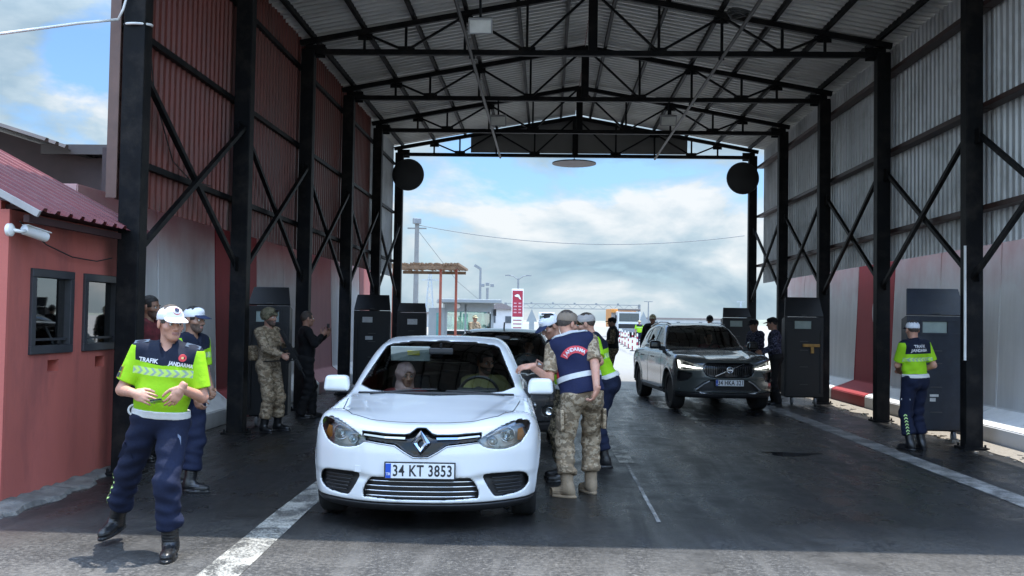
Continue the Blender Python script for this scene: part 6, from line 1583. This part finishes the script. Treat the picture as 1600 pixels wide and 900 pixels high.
# ================================================================== wheeled armoured shields
def shield(loc, rz, label, w=.80, h=2.16, mat=None, slit=True, paper=(), bracket=False, plate_w=None):
    mat = mat or m_bull
    e = empty('armoured_shield', loc, R(rz), label, 'shield', 'wheeled armoured shields in the hall')
    mb = MB(); t = .035; z0, z1, z2 = .17, 1.80, h
    sx0, sx1, sa, sb = -.17 - .02, .15 + .0, 1.56, 1.72
    if slit:
        mb.box((0, 0, (z0 + sa) / 2), (w, t, sa - z0), None, .005); mb.box((0, 0, (sb + z1) / 2), (w, t, z1 - sb), None, .004)
        mb.box(((-w / 2 + sx0) / 2, 0, (sa + sb) / 2), (sx0 + w / 2, t, sb - sa)); mb.box(((w / 2 + sx1) / 2, 0, (sa + sb) / 2), (w / 2 - sx1, t, sb - sa))
    else: mb.box((0, 0, (z0 + z1) / 2), (w, t, z1 - z0), None, .005)
    mb.build('front_plate', mat, e)
    lean = .16
    up = MB(); up.prism([(-w / 2, 0), (w / 2, 0), (w / 2 - .05, math.hypot(z2 - z1, lean)), (-w / 2 + .05, math.hypot(z2 - z1, lean))], t, frame((0, t / 2 + .002, z1 + .006), (1, 0, 0), (0, lean, z2 - z1))); up.build('upper_plate', mat, e)
    for s in (-1, 1):
        sd = MB(); sd.prism([(0, 0), (.26, 0), (.22, z1 - z0 - .05), (0, z1 - z0)], .02, frame((s * (w / 2 - .012) - .01, t / 2 + .002, z0), (0, 1, 0), (0, 0, 1))); sd.build('side_wing', mat, e)
        MB().bar((s * (w / 2 - .05), -t / 2 - .012, .25), (s * (w / 2 - .05), -t / 2 - .012, 1.5), .035, .02).build('edge_stiffener', mat, e)
        c = bpy.data.objects.new('castor', None); COL.objects.link(c); c.parent = e; c.location = (s * (w / 2 - .16), .02, 0); c.empty_display_size = .05
        MB().lathe([(.02, -.018), (.07, -.02), (.075, -.012), (.075, .012), (.07, .02), (.02, .018)], (0, 0, .075), (1, 0, 0), 20).build('castor_wheel', M('grey_rubber', (.16, .16, .16), .7), c, angle=40)
        MB().box((0, .0, .145), (.05, .06, .05), None, .004).build('castor_fork', m_steel, c); MB().lathe([(.0, -.024), (.02, -.024), (.02, .024), (0, .024)], (0, 0, .075), (1, 0, 0), 12).build('axle', m_silver, c)
    MB().box((0, .14, .165), (w - .1, .3, .03)).build('base_frame', m_steel, e)
    MB().bar((0, t, 1.3), (0, .30, .18), .04).build('rear_stay', m_steel, e)
    if slit:
        MB().box(((sx0 + sx1) / 2, .004, (sa + sb) / 2), (sx1 - sx0, .018, sb - sa)).build('vision_block', M('pale_armoured_glass', (.30, .36, .34), .12, 0, .1, 6), e)
        f = MB(); c = (sx0 + sx1) / 2; hw_, hh = (sx1 - sx0) / 2 + .02, (sb - sa) / 2 + .02
        for a, b, q, r in ((0, hh, 2 * hw_ + .03, .03), (0, -hh, 2 * hw_ + .03, .03)): f.box((c + a, -t / 2 - .006, (sa + sb) / 2 + b), (q, .012, r))
        for s in (-1, 1): f.box((c + s * hw_, -t / 2 - .006, (sa + sb) / 2), (.03, .0115, 2 * hh - .03))
        f.build('vision_frame', mat, e)
    for k, z in enumerate((1.84, 1.30, 1.12, .78, .42)): MB().box((0, -t / 2 - .005, z), (.16 if k else .1, .010, .014)).build('hinge_bar', M('worn_edge_steel', (.06, .06, .06), .45), e)
    for (x, z, a, b) in paper: MB().box((x, -t / 2 - .004, z), (a, .006, b)).build('paper_notice', M('notice_paper', (.62, .62, .60), .7, 0, .12, 30), e)
    if bracket:
        b = MB().box((.14, -t / 2 - .03, 1.22), (.34, .05, .06), None, .006).build('bracket', M('yellow_wood', (.36, .20, .05), .6, 0, .25, 14), e); MB().bar((.16, -t / 2 - .03, 1.2), (.16, -t / 2 - .03, 1.06), .06, .04).build('bracket_block', M('yellow_wood'), e)
    return e
m_navypl = M('navy_armour_plate', (.014, .019, .030), .5, 0, .25, 8, .12, 60, dirt=(.04, .045, .055), dirt_amt=.35, dirt_scale=5)
shield((5.60, 14.05, 0), -3, 'large navy armoured shield behind the officer at the right wall', .82, 2.18, m_navypl, paper=((-.03, .66, .12, .035), (-.05, .60, .08, .05)))
shield((5.28, 19.95, 0), 0, 'black armoured shield with a yellow bracket beside the grey-green car', .79, 2.19, None, paper=(), bracket=True)
shield((5.18, 26.4, 0), 4, 'black armoured shield at the far right column', .78, 2.05, None)
shield((-4.16, 14.25, 0), 6, 'black armoured shield behind the helmeted soldier', .62, 2.06, None, slit=True)
shield((-3.84, 21.0, 0), 3, 'black armoured shield with white notices, between the left columns', .80, 2.13, None, slit=False, paper=((-.10, 1.60, .22, .12), (-.06, 1.20, .16, .08)))
shield((-3.70, 26.2, 0), 2, 'smaller black armoured shield at the far left column', .80, 2.04, None, slit=False, paper=((.02, 1.55, .27, .15),))

# ================================================================== beyond the hall
def far(name, mb, mat, parent, loc): o = mb.build(name, mat, parent); return o
m_bw = M('booth_panel', (.27, .295, .305), .5, 0, .06, 2); m_bg = glass('booth_glass', (.50, .70, .66), .02, .25); m_orange = M('orange_steel', (.30, .075, .045), .5, 0, .15, 6)
m_grey = M('grey_metal', (.22, .235, .25), .5, .2, .1, 5); m_pole = M('concrete_pole', (.20, .20, .195), .8, 0, .12, 3)
# white guard booth
B0 = (-3.55, 43, 0); bt = empty('guard_booth', B0, R(8), 'small white guard booth with teal windows and an open door beyond the hall', 'building')
mb = MB(); W_, D_, H_ = 2.15, 2.2, 2.38
mb.box((0, 0, .06), (W_, D_, .12)); 
for s in (-1, 1): 
    for q in (-1, 1): mb.box((s * (W_ / 2 - .06), q * (D_ / 2 - .06), H_ / 2), (.12, .12, H_ - .02))
mb.box((.35, -D_ / 2 + .03, .5), (W_ - .9, .05, .8)); mb.box((W_ / 2 - .03, 0, .5), (.05, D_ - .24, .8)); mb.box((-W_ / 2 + .03, 0, 1.2), (.05, D_ - .24, 2.2)); mb.box((0, D_ / 2 - .03, .6), (W_ - .24, .05, 1.0)); mb.box((0, -D_ / 2 + .035, 2.15), (W_ - .24, .06, .36)); mb.box((-.16, -D_ / 2 + .03, 1.2), (.08, .05, 2.2))
mb.build('wall', m_bw, bt); MB().box((0, -.1, H_ + .05), (2.75, 2.9, .16), None, .02).build('roof', m_bw, bt)
MB().box((.42, -D_ / 2 + .03, 1.43), (.95, .02, .95)).build('window', m_bg, bt); MB().box((W_ / 2 - .03, 0, 1.43), (.02, D_ - .3, .95)).build('window', m_bg, bt); MB().box((0, D_ / 2 - .03, 1.6), (W_ - .3, .02, .9)).build('window', m_bg, bt)
dr = MB().box((-.35, -D_ / 2 - .02, 0), (.04, .7, 0.001)).build('door_sill', m_grey, bt)
d_ = MB().box((-1.42, -D_ / 2 - .02, 1.12), (.7, .05, 2.0), None, .008).build('door', m_bw, bt); MB().box((-1.32, -D_ / 2 - .05, 1.3), (.22, .02, 1.2)).build('door_pane', M('teal_pane', (.10, .28, .27), .15), d_)
MB().box((1.12, -D_ / 2 - .05, 1.95), (.12, .1, .3), None, .01).build('speaker', m_bull, bt); MB().lathe([(0, 0), (.1, 0), (.1, .06), (0, .06)], (-.5, -D_ / 2 - .06, 2.2), (0, 1, 0), 14).build('lamp', m_white, bt)
# stacked orange crates in the doorway
for k in range(3):
    e = empty('crate', (-4.05, 42.0, .05 + .31 * k), R(8), ('bottom', 'middle', 'top')[k] + ' orange crate of the stack at the white booth door', 'crate', 'orange crates at the booth door')
    mb = MB(); 
    for s in (-1, 1): mb.box((s * .3, 0, .15), (.02, .4, .28)); mb.box((0, s * .2, .22), (.6, .02, .12)); mb.box((0, s * .2, .06), (.6, .02, .10))
    mb.box((0, 0, .01), (.6, .4, .02)); mb.build('shell', m_orange, e)
# pergola of orange posts with a reed roof
P0 = (-4.6, 36, 0); pg = empty('pergola', P0, 0, 'open shelter of thin orange posts with a brown reed roof left of the booth', 'shelter')
for x in (-1.2, .65, 1.17): MB().box((x, (0 if x != .65 else -.6), 1.78), (.09, .09, 3.56)).build('post', m_orange, pg)

mb = MB(); random.seed(5)
for k in range(44): mb.box((-1.45 + k * .064, 1.3 + random.uniform(-.1, .1), 3.62 + random.uniform(0, .06)), (.05, 4.1 + random.uniform(-.3, .3), .05 + random.uniform(0, .04)))
mb.build('roof', M('brown_reed', (.20, .125, .075), .9, 0, .3, 9), pg); MB().box((-.05, -.75, 3.53), (2.6, .08, .12)).build('beam', M('brown_reed'), pg); MB().box((-.05, 3.3, 3.53), (2.6, .08, .12)).build('beam', M('brown_reed'), pg)
# poles
pl = empty('utility_pole', (-8.25, 60, 0), 0, 'tall concrete utility pole with a small lamp head, seen beside the far left column', 'pole'); MB().tube([(0, 0, 0), (0, 0, 7.6)], [.19, .13], 12).build('shaft', m_pole, pl); MB().box((0, -.1, 7.75), (.5, .3, .35), R(20), .03).build('lamp_head', m_grey, pl); MB().bar((-.6, 0, 7.3), (.6, 0, 7.3), .08).build('crossarm', m_pole, pl)
pl = empty('street_lamp', (-5.6, 80, 0), 0, 'single lamp post rising behind the white booth', 'street lamp'); MB().tube([(0, 0, 0), (0, 0, 5.9)], [.13, .09], 10).build('shaft', m_grey, pl); MB().bar((0, 0, 5.85), (-.5, -.2, 6.15), .12, .2).build('lamp_head', m_grey, pl)
pl = empty('street_lamp', (-2.8, 92, 0), 0, 'twin-armed lamp post behind the red sign', 'street lamp'); MB().tube([(0, 0, 0), (0, 0, 5.6)], [.14, .09], 10).build('shaft', m_grey, pl)
for s in (-1, 1): MB().tube([(0, 0, 5.5), (s * .5, 0, 5.85), (s * 1.0, 0, 5.9)], .05, 6).build('arm', m_grey, pl); MB().box((s * 1.0, 0, 5.9), (.5, .2, .1)).build('lamp_head', m_grey, pl)
pl = empty('street_lamp', (16.8, 160, 0), 0, 'thin distant lamp post left of the grey-green car', 'street lamp'); MB().tube([(0, 0, 0), (0, 0, 5.0)], [.14, .09], 8).build('shaft', m_grey, pl); MB().bar((-.7, 0, 5.0), (.7, 0, 5.0), .12).build('arm', m_grey, pl)
fl = empty('floodlight_mast', (-7.5, 120, 0), 0, 'small cluster of floodlights on a mast above the white booth', 'mast'); MB().tube([(0, 0, 0), (0, 0, 5.6)], .16, 8).build('shaft', m_grey, fl)
for x in (-.6, 0, .6): MB().box((x, 0, 5.9 + (.15 if x == 0 else 0)), (.45, .3, .4), None, .03).build('flood_head', m_grey, fl)
# red totem sign
ts_ = empty('totem_sign', (-2.15, 70, 0), 0, 'tall red and white information sign standing beyond the cars', 'sign'); m_sr = M('sign_red', (.34, .02, .045), .5, 0, .06, 4)
MB().box((0, 0, 1.95), (.86, .16, 3.9), None, .02).build('panel', m_white, ts_); MB().box((0, -.09, 2.82), (.74, .02, 1.9)).build('red_field', m_sr, ts_)
lg_ = MB(); lg_.prism([(-.24, .10), (-.05, .22), (.10, .18), (.20, -.02), (.26, -.20), (.12, -.12), (.05, .0), (-.15, .02)], .01, frame((0, -.115, 3.3), (1, 0, 0), (0, 0, 1))); lg_.build('emblem', m_white, ts_)
for k, (z, w_) in enumerate(((2.85, .2), (2.62, .24), (2.40, .2), (2.18, .22))):
    for s in (-1, 1): MB().box((s * .17, -.105, z), (w_, .012, .09)).build('print_line', M('faded_print', (.55, .30, .34), .6), ts_)
for k in range(4): MB().box((0, -.09, 1.62 - k * .27), (.62, .02, .07)).build('dark_line', M('sign_dark_red', (.30, .06, .08), .6), ts_)
# arrow-shaped boards, backs towards the camera
for x, y, lab in ((-.95, 60, 'grey arrow-shaped board left of the vest officer'), (6.6, 66, 'grey arrow-shaped board left of the grey-green car')):
    e = empty('arrow_board', (x, y, 0), 0, lab, 'sign', 'grey arrow-shaped boards by the road'); MB().prism([(-.16, .8), (.16, .8), (.16, 1.55), (.34, 1.55), (0, 2.35), (-.34, 1.55), (-.16, 1.55)], .05, frame((0, 0, 0), (1, 0, 0), (0, 0, 1))).build('board', M('grey_board_paint', (.25, .28, .29), .6, 0, .06, 5), e); MB().tube([(0, .06, 0), (0, .06, 1.7)], .05, 8).build('post', m_grey, e)
# gantry across the motorway
G0 = 245; ga = empty('sign_gantry', (6, G0, 0), 0, 'long lattice gantry spanning the road in the distance', 'gantry'); xa, xb_ = -16.6, 17.4
for x in (xa, xb_): MB().box((x, 0, 3), (.6, .6, 6.0)).build('post', m_grey, ga)
mb = MB()
for z in (4.7, 5.8):
    for y in (-.5, .5): mb.bar((xa, y, z), (xb_, y, z), .16)
n = 26
for k in range(n):
    x0 = xa + (xb_ - xa) * k / n; x1 = xa + (xb_ - xa) * (k + 1) / n; mb.bar((x0, -.5, 4.7 if k % 2 else 5.8), (x1, -.5, 5.8 if k % 2 else 4.7), .1)
mb.build('lattice_beam', m_grey, ga)
for k in range(5): MB().box((-10 + k * 5.5, 0, 6.0), (.5, .4, .4)).build('camera_box', m_grey, ga)
# pylons
def pylon(x, y, h, lab, arms=3):
    e = empty('pylon', (x, y, 0), 0, lab, 'pylon'); mb = MB(); b = h * .09; mt = M('pylon_steel', (.36, .40, .43), .6, 0, .1, 2)
    for s in (-1, 1):
        for q in (-1, 1): mb.bar((s * b, q * b, 0), (s * b * .15, q * b * .15, h), .16)
    for k in range(9):
        z0, z1 = h * k / 9, h * (k + 1) / 9; w0, w1 = b * (1 - .85 * k / 9), b * (1 - .85 * (k + 1) / 9)
        mb.bar((-w0, -w0, z0), (w1, -w1, z1), .1); mb.bar((w0, -w0, z0), (-w1, -w1, z1), .1)
    mb.build('lattice_tower', mt, e)
    for k in range(arms):
        z = h * (.98 - .14 * k); L = h * (.14 + .02 * k); MB().bar((-L, 0, z), (L, 0, z), .22).build('crossarm', mt, e)
pylon(-27, 220, 12.5, 'lattice pylon seen through the far left columns', 2)
pylon(66, 330, 9.2, 'faint pylon right of the grey-green car roof', 1)
# small far houses and kiosks
for i, (x, y, w_, h_, lab, c) in enumerate(((-6.2, 130, 4.2, 3.0, 'small white distant house left of the red sign', (.5, .5, .5)), (-24, 190, 10, 2.6, 'low pale distant building behind the pergola', (.42, .42, .42)), (31, 230, 26, 2.4, 'long low distant building behind the grey-green car', (.40, .42, .43)))):
    e = empty('house', (x, y, 0), 0, lab, 'building'); MB().box((0, 0, h_ / 2), (w_, 4, h_)).build('wall', M('far_wall_%s' % 'abc'[i], c, .8, 0, .06, 1), e)
    MB().prism([(-w_ / 2 - .3, 0), (w_ / 2 + .3, 0), (0 if i == 0 else w_ / 2 - .5, .9 if i == 0 else .3), (0 if i == 0 else -w_ / 2 + .5, .9 if i == 0 else .3)], 4.6, frame((0, 2.3, h_ + .002), (1, 0, 0), (0, 0, 1))).build('roof', M('far_roof', (.20, .17, .165), .8), e)
    for k in range(2 if i == 0 else 5): MB().box((-w_ / 2 + w_ * (k + .5) / (2 if i == 0 else 5), -2.02, h_ * .55), (.8, .06, .9)).build('window', M('far_window', (.06, .07, .08), .3), e)
# tipper truck
tk = empty('truck', (8.2, 100, 0), R(3), 'white tipper truck with an orange body coming towards the hall', 'truck'); m_tw = M('truck_white', (.62, .64, .65), .35, 0, .05, 2, coat=.3); m_or = M('truck_orange', (.55, .22, .04), .5, 0, .15, 4)
cb = MB(); cb.box((.2, 0, 1.75), (2.35, 1.9, 1.9), None, .1); cb = cb.build('cab', m_tw, tk); MB().box((.2, -.97, 2.08), (2.05, .06, .85), None, .02).build('windscreen', M('truck_glass', (.06, .08, .085), .1), cb); MB().box((.2, -.98, 1.18), (2.2, .06, .45), None, .02).build('grille', m_bull, cb); MB().box((.2, -1.0, .72), (2.4, .25, .36), None, .04).build('bumper', m_grey, cb)
MB().box((.2, -.85, 2.86), (2.3, .5, .22), None, .05).build('sun_visor', M('brown_visor', (.12, .10, .09), .5), cb)
for s in (-1, 1):
    MB().box((.2 + s * 1.35, -.9, 2.0), (.16, .1, .6), None, .03).build('mirror', m_bull, cb); MB().box((.2 + s * .9, -1.13, .8), (.3, .04, .2)).build('headlight', m_plate, cb)
    for yy in (-.4, 3.2, 4.5): 
        wv = MB().lathe([(.2, -.14), (.48, -.15), (.5, -.1), (.5, .1), (.48, .15), (.2, .14)], (.2 + s * 1.0, yy, .5), (1, 0, 0), 20).build('wheel', m_tyre, tk)
MB().box((.2, 2.6, .75), (1.0, 6.2, .25)).build('chassis', m_steel, tk); MB().box((-.15, 3.4, 2.0), (2.6, 4.6, 1.9), None, .04).build('tipper_body', m_or, tk); MB().box((-1.15, 1.05, 1.75), (.5, .1, 2.3)).build('ladder_panel', M('grey_tarp', (.28, .27, .26), .8), tk); MB().box((-.15, 1.0, 2.75), (2.6, .5, .35)).build('body_lip', m_or, tk)
# white coach farther back
bs = empty('coach', (-.05, 140, 0), 0, 'white coach far down the road left of the vest officer', 'bus'); b_ = MB().box((0, 4, 1.55), (2.3, 9, 2.5), None, .12).build('body', m_tw, bs); MB().box((0, -.53, 1.75), (2.0, .06, 1.1), None, .03).build('windscreen', M('coach_glass', (.08, .14, .11), .15), b_); MB().box((0, -.54, .75), (2.1, .05, .35)).build('grille', m_grey, b_); MB().box((0, -.52, 2.55), (1.5, .05, .22)).build('destination_board', m_bull, b_)
for s in (-1, 1):
    for yy in (1.2, 6.5): MB().lathe([(.2, -.12), (.42, -.13), (.45, 0), (.42, .13), (.2, .12)], (s * 1.0, yy, .45), (1, 0, 0), 18).build('wheel', m_tyre, bs)
# red and white posts along the lane and a small red board
po = empty('lane_post', (4.4, 44, 0), 0, 'slim red and white banded lane post', 'lane post', 'red and white lane posts along the far lane')
tag(po, 'slim red and white banded post in the row along the far lane')
MB().lathe([(.14, 0), (.14, .04), (.05, .05), (.045, .06)], (0, 0, 0), n=12).build('foot', m_bull, po)
st_ = MB().tube([(0, 0, .05), (0, 0, .95)], .035, 10).build('shaft', m_sr, po)
for z in (.3, .62, .9): MB().tube([(0, 0, z), (0, 0, z + .15)], .038, 10).build('white_band', m_white, po)
for k in range(1, 8):
    c = copy_tree(po); row = 0; c.location = (4.4 + (k % 11) * .2 + row * 1.05, 44 + (k % 11) * 5, 0)
e = empty('warning_board', (6.1, 56, 0), 0, 'small red board on a stand among the banded posts', 'sign'); MB().box((0, 0, 1.1), (.5, .04, .6), None, .01).build('board', m_sr, e); MB().box((0, 0, .4), (.06, .06, .8)).build('stand', m_grey, e); MB().box((0, -.025, 1.1), (.3, .01, .12)).build('white_bar', m_white, e)
e = empty('mirror_post', (10.3, 97, 0), 0, 'dark post carrying two small round boards, left of the grey-green car', 'post'); MB().tube([(0, 0, 0), (0, 0, 2.1)], .10, 8).build('shaft', m_grey, e)
for s in (-1, 1): MB().bar((0, 0, 1.2), (s * .45, 0, 1.15 + .05 * s), .06).build('arm', m_grey, e); MB().lathe([(0, -.03), (.16, -.03), (.16, .03), (0, .03)], (s * .5, 0, 1.3 + .08 * s), (0, 1, 0), 16).build('disc', m_grey, e)
# overhead cable across the far opening
n = 40; V = []
p0, p1 = Vector((-8.4, 60, 7.55)), Vector((12.2, 60, 7.1))
mb = MB().tube([p0.lerp(p1, k / n) + Vector((0, 0, -1.15 * (1 - (2 * k / n - .75)**2 / 1.5625 if False else 4 * (k / n) * (1 - k / n)) * .75)) for k in range(n + 1)], .022, 5)
tag(mb.build('overhead_cable', M('grey_cable', (.16, .17, .18), .6), None, smooth=True), 'thin cable sagging across the sky beyond the far opening', 'cable')
mb = MB().tube([(-8.3, 60, 7.3), (-6.6, 70, 4.4), (-5.6, 80, 3.2)], .016, 5); tag(mb.build('guy_wire', M('grey_cable'), None), 'thin stay wire slanting down from the utility pole', 'cable')
# scrub and a low rise along the horizon
mh = M('far_scrub', (.20, .215, .17), .95, 0, .25, .02, kind='World')
V = []; F = []; random.seed(21); N_ = 160
for k in range(N_ + 1):
    x = -900 + 1800 * k / N_; h = 2.2 + 1.6 * math.sin(k * .21) + 1.1 * math.sin(k * .53 + 1) + random.uniform(-.4, .4)
    V += [(x, 700, -.5), (x, 760, max(.8, h)), (x, 900, max(.8, h) * .9), (x, 1000, -.5)]
for k in range(N_):
    for j in range(3): F.append((4 * k + j, 4 * k + 4 + j, 4 * k + 5 + j, 4 * k + 1 + j))
tag(obj('hills', V, F, mh), kind='structure')
